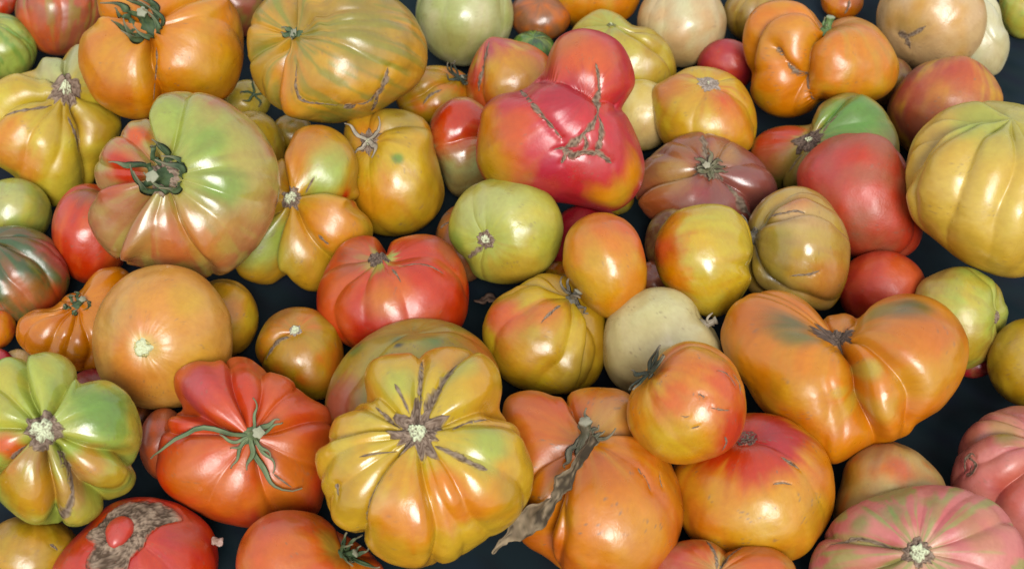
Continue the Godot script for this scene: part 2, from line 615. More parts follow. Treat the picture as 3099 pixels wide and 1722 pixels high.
func make_materials() -> void:
	low.noise_type = FastNoiseLite.TYPE_SIMPLEX_SMOOTH
	low.frequency = 0.012
	low.fractal_octaves = 2
	low.seed = 11
	mid.noise_type = FastNoiseLite.TYPE_SIMPLEX_SMOOTH
	mid.frequency = 0.03
	mid.fractal_octaves = 3
	mid.seed = 23
	fine.noise_type = FastNoiseLite.TYPE_SIMPLEX
	fine.frequency = 0.05
	fine.fractal_octaves = 3
	fine.seed = 37
	var pn := FastNoiseLite.new()
	pn.noise_type = FastNoiseLite.TYPE_SIMPLEX
	pn.frequency = 0.06
	pn.fractal_octaves = 2
	peel = NoiseTexture2D.new()
	peel.width = 512
	peel.height = 512
	peel.seamless = true
	peel.as_normal_map = true
	peel.bump_strength = 4.0
	peel.noise = pn
	# dusty and handled places: the bloom on the skin is uneven
	var bn := FastNoiseLite.new()
	bn.noise_type = FastNoiseLite.TYPE_SIMPLEX_SMOOTH
	bn.frequency = 0.008
	bn.fractal_octaves = 5
	bn.seed = 5
	var ramp := Gradient.new()
	ramp.offsets = PackedFloat32Array([0.25, 0.75])
	ramp.colors = PackedColorArray([Color(0.62, 0.62, 0.62), Color(1, 1, 1)])
	var bloom := NoiseTexture2D.new()
	bloom.width = 512
	bloom.height = 512
	bloom.seamless = true
	bloom.color_ramp = ramp
	bloom.noise = bn
	for gloss in [[0.3, 0.05], [0.42, 0.07], [0.6, 0.12]]:
		var m := StandardMaterial3D.new()
		m.vertex_color_use_as_albedo = true
		m.roughness = gloss[0]
		m.metallic_specular = 0.6
		m.roughness_texture = bloom
		m.normal_enabled = true
		m.normal_texture = peel
		m.normal_scale = gloss[1]
		m.uv1_triplanar = true
		m.uv1_scale = Vector3.ONE * 14.0
		skin_mats.append(m)
	cork_mat = StandardMaterial3D.new()
	cork_mat.vertex_color_use_as_albedo = true
	cork_mat.roughness = 0.9
	cork_mat.metallic_specular = 0.25
	leaf_mat = StandardMaterial3D.new()
	leaf_mat.vertex_color_use_as_albedo = true
	leaf_mat.roughness = 0.65


func _ready() -> void:
	var cam := Camera3D.new()
	cam.position = Vector3(0.0000, 0.6691, 0.5755)
	cam.rotation_degrees = Vector3(-48, 0, 0)
	cam.fov = 24.0
	cam.near = 0.05
	cam.far = 50.0
	# a phone lens focused on the front half of the heap: the far edge goes slightly soft
	var lens := CameraAttributesPhysical.new()
	lens.frustum_focal_length = 12.0 / tan(deg_to_rad(12.0))
	lens.frustum_focus_distance = 0.78
	lens.frustum_near = 0.05
	lens.frustum_far = 50.0
	lens.exposure_aperture = 16.0
	cam.attributes = lens
	add_child(cam)
	var env := Environment.new()
	env.background_mode = Environment.BG_SKY
	var sm := ProceduralSkyMaterial.new()
	sm.sky_top_color = Color(0.84, 0.86, 0.89)
	sm.sky_horizon_color = Color(0.92, 0.92, 0.92)
	sm.sky_curve = 0.2
	sm.ground_horizon_color = Color(0.45, 0.44, 0.42)
	sm.ground_bottom_color = Color(0.3, 0.29, 0.28)
	sm.sun_angle_max = 40.0
	var sky := Sky.new()
	sky.sky_material = sm
	env.sky = sky
	env.background_energy_multiplier = 0.54
	env.tonemap_mode = Environment.TONE_MAPPER_LINEAR
	env.tonemap_exposure = 2.4
	env.sdfgi_enabled = true
	env.ssao_enabled = true
	env.ssil_enabled = true
	var we := WorldEnvironment.new()
	we.environment = env
	add_child(we)
	var sun := DirectionalLight3D.new()
	sun.light_energy = 0.47
	sun.light_color = Color(1.0, 0.985, 0.965)
	sun.light_angular_distance = 26.0
	sun.shadow_enabled = true
	sun.sky_mode = DirectionalLight3D.SKY_MODE_LIGHT_ONLY
	sun.rotation_degrees = Vector3(-42, 8, 0)
	add_child(sun)
	make_materials()
	# the cloth under the heap
	var pc := PackedVector3Array()
	var cc := PackedColorArray()
	for i in 121:
		for j in 161:
			var x := (j - 80) * 0.011
			var zz := (i - 60) * 0.011
			var w := mid.get_noise_2d(x * 260.0, zz * 180.0)
			pc.append(Vector3(x, -0.002 + 0.0016 * w, zz))
			var q := 1.0 + 0.25 * fine.get_noise_2d(x * 4000.0, zz * 4000.0)
			cc.append(Color(0.009 * q, 0.016 * q, 0.021 * q))
	var cloth := StandardMaterial3D.new()
	cloth.vertex_color_use_as_albedo = true
	cloth.roughness = 0.85
	cloth.metallic_specular = 0.25
	var cl := sheet("tablecloth", pc, cc, 121, 161, false, cloth, self, Vector3.ZERO, true)
	cl.set_meta("kind", "structure")
	cl.set_meta("label", "dark navy cloth that the tomatoes are heaped on")
	var rows := fruits()
	for k in rows.size():
		grow(rows[k], k)
	# a scrap of dry leaf on the cloth
	var scrap := crumple("leaf_scrap", [[Vector3.ZERO, 0.002], [Vector3(0.005, 0.001, 0.001), 0.006], [Vector3(0.01, 0.002, -0.001), 0.008], [Vector3(0.016, 0.001, 0.002), 0.003]], Color(0.06, 0.035, 0.025), Color(0.22, 0.14, 0.1), self, Vector3(-0.0253, 0.003, -0.01), 8.0)
	scrap.name = numbered("leaf_scrap")
	scrap.set_meta("label", "small dry brown leaf scrap on the dark cloth right of the glossy red tomato")
	scrap.set_meta("category", "leaf")


func fruits() -> Array:
	return [
	{"label": "small dark red tomato cut by the top left corner of the photo", "at": Vector3(-0.4201, 0.0118, -0.3292), "axis": Vector3(0.308, 0.939, 0.154), "side": Vector3(0.184, -0.217, 0.959), "right": Vector3(0.934, -0.266, -0.24), "up": Vector3(0.07, 0.791, -0.607), "r": 0.0146, "h": 0.78, "dip": 0.16, "dip_w": 0.42, "lump": 0.02, "profile": [146, 147, 149, 150, 151, 152, 152, 152, 151, 150, 149, 148, 146, 145, 143, 142, 141, 140, 140, 140, 140, 141, 142, 143, 144, 146, 147, 149, 150, 151, 151, 151, 151, 150, 149, 148, 147, 146, 144, 143, 142, 142, 141, 141, 142, 142, 143, 145], "grooves": [], "skin": Color(0.371, 0.024, 0.003), "other": Color(0.259, 0.065, 0.028), "mottle": 0.5, "freckles": 0.3, "gloss": 1, "around": 72},
	{"label": "brownish red tomato with faint green stripes, behind the large orange tomato at top left", "at": Vector3(-0.3548, 0.0327, -0.286), "axis": Vector3(-0.004, 0.66, -0.751), "side": Vector3(0.32, 0.712, 0.625), "right": Vector3(0.947, -0.238, -0.214), "up": Vector3(0.061, 0.791, -0.609), "r": 0.0341, "h": 0.9, "dip": 0.16, "dip_w": 0.42, "lump": 0.02, "profile": [339, 342, 345, 347, 350, 352, 353, 354, 353, 352, 350, 347, 344, 340, 337, 334, 331, 329, 327, 326, 326, 327, 328, 330, 333, 336, 339, 342, 346, 348, 351, 352, 353, 353, 352, 350, 348, 345, 343, 340, 338, 336, 334, 334, 334, 334, 335, 337], "grooves": [[0.878, 0.065, 0.2, 2.3, 0.2], [0, 0.065, 0.2, 2.3, 0.2], [-0.802, 0.065, 0.2, 2.3, 0.2]], "skin": Color(0.259, 0.065, 0.028), "other": Color(0.431, 0.064, 0.009), "mottle": 0.5, "streak": Color(0.196, 0.143, 0.022), "streak_k": 0.75, "patches": [[Vector3(0.61, -0.41, 0.68), 0.37, Color(0.431, 0.064, 0.009), 0.5]], "freckles": 0.3, "gloss": 1, "around": 131},
	{"label": "green tomato with pale stripes at the left edge, below the brownish red striped one", "at": Vector3(-0.396, 0.025, -0.2499), "axis": Vector3(-0.317, 0.934, -0.166), "side": Vector3(0.472, 0.307, 0.826), "right": Vector3(0.934, -0.266, -0.24), "up": Vector3(0.058, 0.773, -0.631), "r": 0.0273, "h": 0.78, "dip": 0.16, "dip_w": 0.42, "lump": 0.02, "profile": [280, 279, 278, 277, 276, 275, 273, 272, 271, 270, 269, 268, 268, 268, 268, 269, 269, 270, 271, 272, 273, 273, 274, 274, 274, 274, 274, 273, 273, 272, 271, 271, 270, 270, 270, 270, 270, 271, 271, 272, 274, 275, 276, 277, 278, 279, 280, 280], "grooves": [[-0.883, 0.078, 0.16, 2.3, 0.16], [-0.679, 0.078, 0.16, 2.3, 0.16], [0.081, 0.065, 0.15, 2.3, 0.15]], "skin": Color(0.249, 0.284, 0.048), "other": Color(0.196, 0.143, 0.022), "mottle": 0.5, "streak": Color(0.085, 0.179, 0.024), "streak_k": 0.7, "freckles": 0.3, "gloss": 1, "around": 106},
	{"label": "large deep orange tomato with dark green stem cap, three big lobes, top left", "at": Vector3(-0.2487, 0.08, -0.1795), "axis": Vector3(0.025, 0.896, 0.442), "side": Vector3(0.479, -0.399, 0.782), "right": Vector3(0.967, -0.19, -0.171), "up": Vector3(0.043, 0.781, -0.623), "r": 0.0543, "h": 0.8, "dip": 0.24, "dip_w": 0.5, "lump": 0.02, "profile": [586, 589, 596, 603, 605, 608, 608, 597, 576, 555, 539, 529, 522, 518, 518, 524, 534, 547, 559, 534, 488, 457, 480, 526, 543, 556, 565, 564, 567, 575, 573, 564, 554, 542, 529, 511, 473, 440, 419, 420, 447, 489, 528, 564, 581, 581, 580, 583], "grooves": [[0.405, 0.36, 0.078, 2.3, 0.416], [2.393, 0.34, 0.384, 2.3, 0.072], [-1.811, 0.248, 0.2, 2.3, 0.2], [-1.208, 0.065, 0.25, 2.3, 0.25]], "skin": Color(0.458, 0.141, 0.003), "other": Color(0.412, 0.188, 0.009), "mottle": 0.4, "shoulder": Color(0.387, 0.088, 0.004), "shoulder_r": 0.5, "shoulder_k": 0.35, "patches": [[Vector3(0.54, 0.72, -0.43), 0.41, Color(0.412, 0.188, 0.009), 0.4], [Vector3(0.27, 0.82, 0.51), 0.36, Color(0.412, 0.188, 0.009), 0.5], [Vector3(0.82, 0.38, -0.44), 0.31, Color(0.411, 0.255, 0.012), 0.35], [Vector3(0.52, 0.42, 0.74), 0.26, Color(0.387, 0.088, 0.004), 0.5]], "calyx": {"r": 0.289, "n": 11, "long": 0.25, "curl": 1, "stub": 1, "kind": "dgreen", "seed": 3, "lean": Vector3(-0.189, 0.116, -0.028), "lifted": 1.1}, "cracks": [{"wide": 0.002, "path": [Vector3(0.367, 0.929, 0.049), Vector3(0.505, 0.856, 0.11), Vector3(0.61, 0.772, 0.18), Vector3(0.73, 0.619, 0.289), Vector3(0.854, 0.304, 0.423)]}], "freckles": 0.5, "gloss": 1, "around": 232},
	{"label": "brownish tomato tucked behind the gap between the large orange and the folded striped one", "at": Vector3(-0.2217, 0.0234, -0.3053), "axis": Vector3(-0.024, 0.577, -0.817), "side": Vector3(0.202, 0.803, 0.561), "right": Vector3(0.979, -0.151, -0.136), "up": Vector3(0.041, 0.801, -0.597), "r": 0.0242, "h": 0.9, "dip": 0.16, "dip_w": 0.42, "lump": 0.02, "profile": [225, 226, 228, 231, 235, 240, 245, 250, 254, 258, 260, 261, 260, 258, 254, 250, 245, 240, 235, 231, 227, 225, 223, 222, 223, 224, 227, 230, 235, 239, 245, 250, 255, 259, 262, 263, 263, 261, 257, 253, 248, 243, 238, 233, 230, 227, 225, 224], "grooves": [], "skin": Color(0.259, 0.065, 0.028), "other": Color(0.196, 0.143, 0.022), "mottle": 0.7, "freckles": 0.3, "gloss": 1, "around": 91},
	{"label": "large yellow orange tomato streaked with green, folded into two lobes, blossom scars facing down", "at": Vector3(-0.1211, 0.0917, -0.1579), "axis": Vector3(-0.63, 0.688, 0.359), "side": Vector3(0.664, 0.237, 0.709), "right": Vector3(0.991, -0.097, -0.087), "up": Vector3(0.022, 0.784, -0.621), "r": 0.055, "h": 0.85, "dip": 0.34, "dip_w": 0.5, "lump": 0.02, "profile": [629, 628, 618, 605, 590, 572, 553, 539, 528, 516, 504, 495, 487, 466, 453, 489, 536, 562, 587, 604, 614, 622, 624, 614, 605, 603, 602, 598, 588, 572, 552, 533, 514, 497, 485, 477, 471, 468, 468, 472, 478, 485, 494, 512, 541, 577, 606, 623], "grooves": [[1.46, 0.6, 0.384, 2.3, 0.072], [-2.027, 0.55, 0.066, 2.3, 0.352], [2.989, 0.078, 0.13, 2.3, 0.13], [2.533, 0.078, 0.12, 2.3, 0.12], [2.133, 0.065, 0.14, 2.3, 0.14], [-0.656, 0.065, 0.14, 2.3, 0.14], [-0.424, 0.065, 0.12, 2.3, 0.12], [-0.145, 0.065, 0.12, 2.3, 0.12], [-0.866, 0.065, 0.15, 2.3, 0.15]], "skin": Color(0.411, 0.205, 0.015), "other": Color(0.196, 0.143, 0.022), "mottle": 0.55, "streak": Color(0.179, 0.158, 0.020), "streak_k": 0.8, "patches": [[Vector3(0.08, 0.84, 0.54), 0.3, Color(0.458, 0.141, 0.003), 0.6], [Vector3(0.73, 0.52, -0.44), 0.55, Color(0.196, 0.143, 0.022), 0.5], [Vector3(-0.03, 0.97, -0.23), 0.25, Color(0.196, 0.143, 0.022), 0.4]], "calyx": {"r": 0.08, "n": 3, "long": 0.16, "curl": 0.6, "stub": 0, "kind": "dgreen", "seed": 4}, "cracks": [{"wide": 0.0019, "path": [Vector3(0.351, 0.891, 0.288), Vector3(0.456, 0.731, 0.508), Vector3(0.578, 0.53, 0.621), Vector3(0.787, 0.223, 0.575)]}, {"wide": 0.006, "path": [Vector3(0.804, 0.217, 0.554), Vector3(0.824, 0.109, 0.556), Vector3(0.866, 0.06, 0.496)]}, {"wide": 0.0027, "path": [Vector3(0.866, 0.06, 0.496), Vector3(0.924, -0.055, 0.38), Vector3(0.979, -0.037, 0.2)]}, {"wide": 0.0055, "path": [Vector3(0.941, -0.114, 0.319), Vector3(0.984, -0.059, 0.17), Vector3(0.999, 0.034, -0.002), Vector3(0.995, 0.058, -0.086)]}, {"wide": 0.0033, "path": [Vector3(0.979, -0.037, 0.2), Vector3(0.88, -0.244, 0.407), Vector3(0.78, -0.37, 0.504)]}], "streak_f": 2.4, "freckles": 0.3, "gloss": 1, "around": 241},
	{"label": "pale whitish green round tomato at the top, right of the folded striped one", "at": Vector3(-0.037, 0.0375, -0.2743), "axis": Vector3(0.103, 0.696, -0.711), "side": Vector3(0.051, 0.71, 0.702), "right": Vector3(0.999, -0.026, -0.024), "up": Vector3(0.007, 0.802, -0.597), "r": 0.0384, "h": 0.95, "dip": 0.16, "dip_w": 0.42, "lump": 0.02, "profile": [383, 383, 383, 383, 383, 384, 384, 384, 385, 385, 385, 384, 384, 384, 383, 382, 382, 381, 381, 380, 380, 380, 381, 381, 382, 382, 383, 384, 385, 386, 387, 388, 389, 390, 390, 390, 390, 389, 389, 388, 387, 386, 385, 385, 384, 383, 383, 383], "grooves": [[0.423, 0.039, 0.2, 2.3, 0.2], [-0.888, 0.039, 0.2, 2.3, 0.2], [1.298, 0.039, 0.2, 2.3, 0.2], [-1.042, 0.039, 0.2, 2.3, 0.2]], "skin": Color(0.305, 0.305, 0.117), "other": Color(0.427, 0.374, 0.209), "mottle": 0.5, "streak": Color(0.249, 0.284, 0.048), "streak_k": 0.4, "patches": [[Vector3(0.63, -0.77, 0.07), 0.48, Color(0.196, 0.143, 0.022), 0.35]], "vary": 0.25, "freckles": 0.3, "gloss": 1, "around": 149},
	{"label": "brown orange tomato at the top behind the small dark green one", "at": Vector3(0.0227, 0.023, -0.2939), "axis": Vector3(-0.018, 0.981, 0.194), "side": Vector3(-0.011, -0.195, 0.981), "right": Vector3(1, 0.016, 0.014), "up": Vector3(-0.004, 0.803, -0.597), "r": 0.0224, "h": 0.78, "dip": 0.16, "dip_w": 0.42, "lump": 0.02, "profile": [246, 245, 242, 237, 232, 226, 221, 216, 211, 208, 205, 204, 203, 204, 206, 209, 212, 217, 222, 228, 233, 238, 243, 245, 246, 245, 242, 238, 233, 228, 222, 217, 213, 209, 207, 205, 205, 205, 207, 210, 214, 218, 223, 229, 234, 239, 243, 245], "grooves": [], "skin": Color(0.191, 0.072, 0.025), "other": Color(0.387, 0.088, 0.004), "mottle": 0.6, "freckles": 0.3, "gloss": 1, "around": 85},
	{"label": "dark green striped tomato peeking out left of the red lobe on the catfaced tomato", "at": Vector3(0.0162, 0.0138, -0.2603), "axis": Vector3(0.095, 0.99, -0.105), "side": Vector3(-0.077, 0.112, 0.991), "right": Vector3(1, 0.011, 0.01), "up": Vector3(-0.003, 0.787, -0.617), "r": 0.0169, "h": 0.78, "dip": 0.16, "dip_w": 0.42, "lump": 0.02, "profile": [180, 180, 178, 176, 174, 171, 168, 165, 163, 161, 160, 159, 159, 159, 160, 162, 164, 166, 169, 171, 174, 177, 179, 180, 180, 180, 179, 177, 174, 172, 169, 166, 164, 162, 161, 160, 160, 160, 161, 162, 164, 167, 169, 172, 175, 177, 179, 180], "grooves": [[2.338, 0.065, 0.2, 2.3, 0.2], [-1.911, 0.065, 0.2, 2.3, 0.2]], "skin": Color(0.031, 0.067, 0.021), "other": Color(0.085, 0.179, 0.024), "mottle": 0.5, "streak": Color(0.249, 0.284, 0.048), "streak_k": 0.5, "freckles": 0.3, "gloss": 1, "around": 72},
	{"label": "smooth orange tomato cut by the top edge, left of the peach coloured one", "at": Vector3(0.0648, 0.0292, -0.3116), "axis": Vector3(0.212, 0.659, -0.722), "side": Vector3(-0.015, 0.741, 0.672), "right": Vector3(0.998, 0.045, 0.04), "up": Vector3(-0.013, 0.811, -0.586), "r": 0.0321, "h": 0.78, "dip": 0.16, "dip_w": 0.42, "lump": 0.02, "profile": [376, 372, 363, 350, 336, 322, 309, 297, 287, 280, 275, 272, 272, 273, 277, 283, 292, 302, 315, 328, 343, 357, 368, 376, 378, 374, 365, 353, 339, 325, 312, 300, 291, 283, 278, 275, 275, 276, 280, 286, 294, 304, 317, 330, 344, 357, 368, 375], "grooves": [], "skin": Color(0.458, 0.141, 0.003), "other": Color(0.412, 0.188, 0.009), "mottle": 0.5, "cracks": [{"wide": 0.0022, "path": [Vector3(0.656, -0.755, 0.031), Vector3(0.608, -0.789, -0.086)]}], "freckles": 0.3, "gloss": 1, "around": 121},
	{"label": "olive yellow ribbed tomato with star shaped stem mark, behind the red catfaced one", "at": Vector3(0.0861, 0.0345, -0.2282), "axis": Vector3(-0.421, 0.901, -0.104), "side": Vector3(0.153, 0.183, 0.971), "right": Vector3(0.996, 0.063, 0.057), "up": Vector3(-0.014, 0.784, -0.621), "r": 0.0377, "h": 0.8, "dip": 0.2, "dip_w": 0.4, "lump": 0.02, "profile": [353, 337, 322, 308, 297, 287, 277, 263, 247, 236, 233, 242, 267, 305, 338, 374, 403, 418, 429, 443, 454, 456, 444, 436, 426, 414, 405, 400, 397, 392, 384, 377, 372, 370, 371, 375, 381, 390, 403, 418, 435, 450, 456, 442, 422, 406, 392, 373], "grooves": [[-0.703, 0.28, 0.06, 2.3, 0.32], [-1.553, 0.217, 0.18, 2.3, 0.18], [1.964, 0.26, 0.32, 2.3, 0.06], [0.742, 0.065, 0.3, 2.3, 0.3]], "skin": Color(0.360, 0.262, 0.029), "other": Color(0.299, 0.162, 0.007), "mottle": 0.5, "shoulder": Color(0.249, 0.284, 0.048), "shoulder_r": 0.45, "shoulder_k": 0.6, "streak": Color(0.299, 0.162, 0.007), "streak_k": 0.4, "scar": {"r": 0.095, "star": 0.8, "pale": 0.2, "kind": "olive"}, "freckles": 0.3, "gloss": 1, "around": 150},
	{"label": "pale peach tomato with one green sepal hanging over its front, at the top", "at": Vector3(0.1324, 0.0315, -0.2723), "axis": Vector3(-0.157, 0.91, -0.383), "side": Vector3(-0.086, 0.374, 0.923), "right": Vector3(0.992, 0.094, 0.084), "up": Vector3(-0.024, 0.797, -0.603), "r": 0.0343, "h": 0.9, "dip": 0.1, "dip_w": 0.42, "lump": 0.02, "profile": [345, 344, 342, 340, 339, 338, 337, 336, 336, 336, 336, 337, 338, 339, 341, 342, 344, 346, 347, 348, 349, 349, 349, 349, 348, 347, 346, 345, 343, 342, 341, 341, 341, 340, 341, 341, 342, 343, 344, 345, 346, 347, 348, 348, 348, 348, 347, 346], "grooves": [[0.482, 0.039, 0.2, 2.3, 0.2], [0.876, 0.039, 0.2, 2.3, 0.2]], "skin": Color(0.437, 0.275, 0.126), "other": Color(0.427, 0.374, 0.209), "mottle": 0.5, "patches": [[Vector3(0.76, -0.62, 0.21), 0.45, Color(0.329, 0.200, 0.052), 0.4]], "calyx": {"r": 0.18, "n": 4, "long": 0.75, "curl": 0, "stub": 0, "kind": "green", "seed": 9}, "vary": 0.25, "freckles": 0.3, "gloss": 1, "around": 133},
	{"label": "crimson tomato showing between the peach one and the lobed orange one", "at": Vector3(0.1643, 0.02, -0.234), "axis": Vector3(0.229, 0.555, -0.8), "side": Vector3(-0.09, 0.83, 0.55), "right": Vector3(0.987, 0.118, 0.106), "up": Vector3(-0.025, 0.777, -0.629), "r": 0.0213, "h": 0.78, "dip": 0.16, "dip_w": 0.42, "lump": 0.02, "profile": [221, 220, 218, 216, 214, 211, 209, 207, 205, 204, 203, 203, 204, 205, 206, 208, 210, 213, 216, 218, 220, 222, 223, 223, 223, 222, 220, 218, 216, 213, 211, 209, 207, 206, 205, 204, 205, 206, 207, 209, 211, 213, 216, 218, 220, 221, 222, 222], "grooves": [], "skin": Color(0.280, 0.009, 0.017), "other": Color(0.371, 0.024, 0.003), "mottle": 0.5, "vary": 0.5, "freckles": 0.3, "gloss": 2, "around": 83},
	{"label": "brownish yellow striped tomato behind the lobed orange one with a deep crack", "at": Vector3(0.1955, 0.021, -0.2987), "axis": Vector3(0.258, 0.857, -0.446), "side": Vector3(-0.205, 0.499, 0.842), "right": Vector3(0.984, 0.134, 0.121), "up": Vector3(-0.035, 0.799, -0.6), "r": 0.0249, "h": 0.78, "dip": 0.16, "dip_w": 0.42, "lump": 0.02, "profile": [260, 258, 255, 252, 249, 245, 242, 239, 237, 235, 234, 234, 235, 237, 239, 242, 245, 249, 253, 256, 259, 262, 263, 263, 263, 261, 258, 255, 251, 248, 245, 242, 239, 238, 237, 236, 237, 238, 241, 243, 246, 250, 253, 256, 259, 261, 262, 262], "grooves": [[0.094, 0.078, 0.13, 2.3, 0.13], [-0.552, 0.078, 0.13, 2.3, 0.13], [0.58, 0.078, 0.13, 2.3, 0.13], [-0.755, 0.065, 0.12, 2.3, 0.12]], "skin": Color(0.329, 0.200, 0.052), "other": Color(0.299, 0.162, 0.007), "mottle": 0.5, "streak": Color(0.191, 0.072, 0.025), "streak_k": 0.5, "freckles": 0.3, "gloss": 1, "around": 94},
	{"label": "lobed orange tomato with a deep crack and a bulging lower left lobe, upper right", "at": Vector3(0.223, 0.055, -0.1953), "axis": Vector3(0.12, 0.944, -0.308), "side": Vector3(-0.272, 0.33, 0.904), "right": Vector3(0.975, 0.166, 0.15), "up": Vector3(-0.036, 0.777, -0.629), "r": 0.0472, "h": 0.85, "dip": 0.24, "dip_w": 0.42, "lump": 0.02, "profile": [555, 530, 507, 488, 471, 449, 424, 399, 362, 322, 280, 265, 302, 373, 433, 481, 525, 565, 596, 609, 602, 587, 565, 540, 514, 486, 505, 529, 536, 530, 517, 494, 465, 429, 390, 353, 301, 288, 308, 336, 368, 407, 446, 487, 530, 561, 574, 572], "grooves": [[0.238, 0.42, 0.22, 2.3, 0.22], [1.303, 0.242, 0.2, 2.3, 0.2], [2.464, 0.186, 0.2, 2.3, 0.2], [-0.546, 0.031, 0.3, 2.3, 0.3]], "creases": [{"path": [Vector3(0.684, 0.34, 0.646), Vector3(0.827, 0.183, 0.532), Vector3(0.94, 0.002, 0.342), Vector3(0.973, -0.202, 0.114), Vector3(0.456, -0.869, -0.191)], "deep": 0.16, "wide": 0.14}], "skin": Color(0.458, 0.141, 0.003), "other": Color(0.412, 0.188, 0.009), "mottle": 0.4, "streak": Color(0.299, 0.162, 0.007), "streak_k": 0.3, "calyx": {"r": 0.073, "n": 3, "long": 0.14, "curl": 1.2, "stub": 1, "kind": "green", "seed": 6}, "cracks": [{"wide": 0.0052, "path": [Vector3(0.832, 0.164, 0.531), Vector3(0.919, 0.025, 0.393), Vector3(0.975, -0.15, 0.163), Vector3(0.785, -0.61, -0.108)]}, {"wide": 0.004, "path": [Vector3(0.648, 0.354, 0.674), Vector3(0.714, 0.322, 0.622), Vector3(0.77, 0.25, 0.586)]}], "freckles": 0.4, "gloss": 1, "around": 195},
	{"label": "reddish orange tomato at the top edge behind the lobed orange one", "at": Vector3(0.2697, 0.0129, -0.3267), "axis": Vector3(-0.207, 0.961, 0.182), "side": Vector3(-0.122, -0.21, 0.97), "right": Vector3(0.971, 0.178, 0.161), "up": Vector3(-0.048, 0.801, -0.597), "r": 0.0161, "h": 0.78, "dip": 0.16, "dip_w": 0.42, "lump": 0.02, "profile": [169, 167, 165, 163, 160, 158, 155, 154, 152, 151, 151, 151, 152, 153, 155, 157, 160, 162, 165, 167, 169, 171, 171, 171, 170, 169, 167, 164, 162, 159, 157, 155, 153, 152, 152, 152, 153, 154, 156, 158, 160, 162, 165, 167, 169, 170, 170, 170], "grooves": [], "skin": Color(0.387, 0.088, 0.004), "other": Color(0.458, 0.141, 0.003), "mottle": 0.5, "cracks": [{"wide": 0.0023, "path": [Vector3(0.524, 0.783, -0.335), Vector3(0.825, 0.503, -0.258), Vector3(0.977, 0.191, -0.093)]}], "freckles": 0.3, "gloss": 1, "around": 72},
	{"label": "smooth peach yellow tomato with a brown star shaped blossom scar, upper right", "at": Vector3(0.3196, 0.0478, -0.2555), "axis": Vector3(0.527, 0.083, -0.846), "side": Vector3(0.158, 0.968, 0.194), "right": Vector3(0.954, 0.223, 0.2), "up": Vector3(-0.056, 0.789, -0.612), "r": 0.0404, "h": 0.85, "dip": 0.16, "dip_w": 0.42, "lump": 0.02, "profile": [398, 395, 393, 391, 390, 389, 389, 389, 391, 393, 395, 398, 401, 405, 408, 411, 413, 415, 416, 416, 415, 414, 412, 410, 408, 406, 403, 402, 400, 399, 399, 399, 400, 401, 403, 405, 407, 409, 411, 412, 413, 413, 413, 411, 410, 407, 404, 401], "grooves": [[-2.814, 0.026, 0.25, 2.3, 0.25], [-0.321, 0.065, 0.25, 2.3, 0.25]], "skin": Color(0.437, 0.275, 0.126), "other": Color(0.412, 0.188, 0.009), "mottle": 0.35, "patches": [[Vector3(-0.17, -0.94, -0.3), 0.6, Color(0.437, 0.275, 0.126), 0.6], [Vector3(0.27, -0.93, 0.25), 0.3, Color(0.329, 0.200, 0.052), 0.5]], "cracks": [{"wide": 0.006, "path": [Vector3(0.039, -0.926, 0.374), Vector3(0.076, -0.971, 0.225), Vector3(-0.085, -0.996, 0.038)]}, {"wide": 0.0036, "path": [Vector3(0.018, -0.964, 0.266), Vector3(0.225, -0.965, 0.135), Vector3(0.467, -0.884, 0.018)]}], "vary": 0.25, "freckles": 0.45, "gloss": 1, "around": 160},
	{"label": "cream coloured ribbed tomato behind the peach one at the upper right", "at": Vector3(0.3636, 0.0257, -0.2639), "axis": Vector3(-0.653, 0.61, -0.449), "side": Vector3(-0.182, 0.449, 0.875), "right": Vector3(0.944, 0.245, 0.221), "up": Vector3(-0.057, 0.78, -0.623), "r": 0.0271, "h": 0.85, "dip": 0.16, "dip_w": 0.42, "lump": 0.02, "profile": [211, 201, 194, 193, 197, 209, 228, 252, 277, 301, 328, 347, 350, 345, 333, 315, 297, 281, 268, 258, 249, 240, 233, 229, 226, 227, 229, 235, 242, 251, 261, 268, 275, 282, 291, 302, 316, 325, 328, 328, 318, 298, 281, 266, 253, 241, 230, 219], "grooves": [[-1.383, 0.232, 0.2, 2.3, 0.2], [-1.594, 0.078, 0.15, 2.3, 0.15], [-0.236, 0.078, 0.2, 2.3, 0.2], [-1.675, 0.078, 0.15, 2.3, 0.15]], "skin": Color(0.427, 0.374, 0.209), "other": Color(0.454, 0.417, 0.280), "mottle": 0.5, "patches": [[Vector3(0.82, -0.58, 0.01), 0.46, Color(0.329, 0.200, 0.052), 0.3]], "vary": 0.25, "freckles": 0.3, "gloss": 1, "around": 105},
	{"label": "dusky red orange tomato with grey freckles, right of the lobed orange one", "at": Vector3(0.313, 0.0365, -0.1663), "axis": Vector3(0.235, 0.719, -0.654), "side": Vector3(-0.283, 0.694, 0.662), "right": Vector3(0.951, 0.229, 0.206), "up": Vector3(-0.038, 0.752, -0.658), "r": 0.0384, "h": 0.9, "dip": 0.16, "dip_w": 0.42, "lump": 0.02, "profile": [393, 401, 400, 395, 391, 390, 390, 389, 386, 383, 374, 362, 352, 349, 350, 354, 356, 355, 355, 358, 364, 373, 383, 394, 402, 403, 400, 402, 405, 405, 405, 406, 405, 399, 391, 384, 380, 379, 379, 379, 379, 381, 384, 389, 393, 392, 390, 389], "grooves": [], "skin": Color(0.259, 0.065, 0.028), "other": Color(0.412, 0.188, 0.009), "mottle": 0.75, "patches": [[Vector3(0.77, 0.63, -0.11), 0.45, Color(0.371, 0.024, 0.003), 0.5], [Vector3(0.7, 0.1, 0.71), 0.37, Color(0.346, 0.041, 0.041), 0.5], [Vector3(1, -0.02, -0.06), 0.52, Color(0.387, 0.088, 0.004), 0.5]], "freckles": 0.6, "gloss": 2, "around": 160},
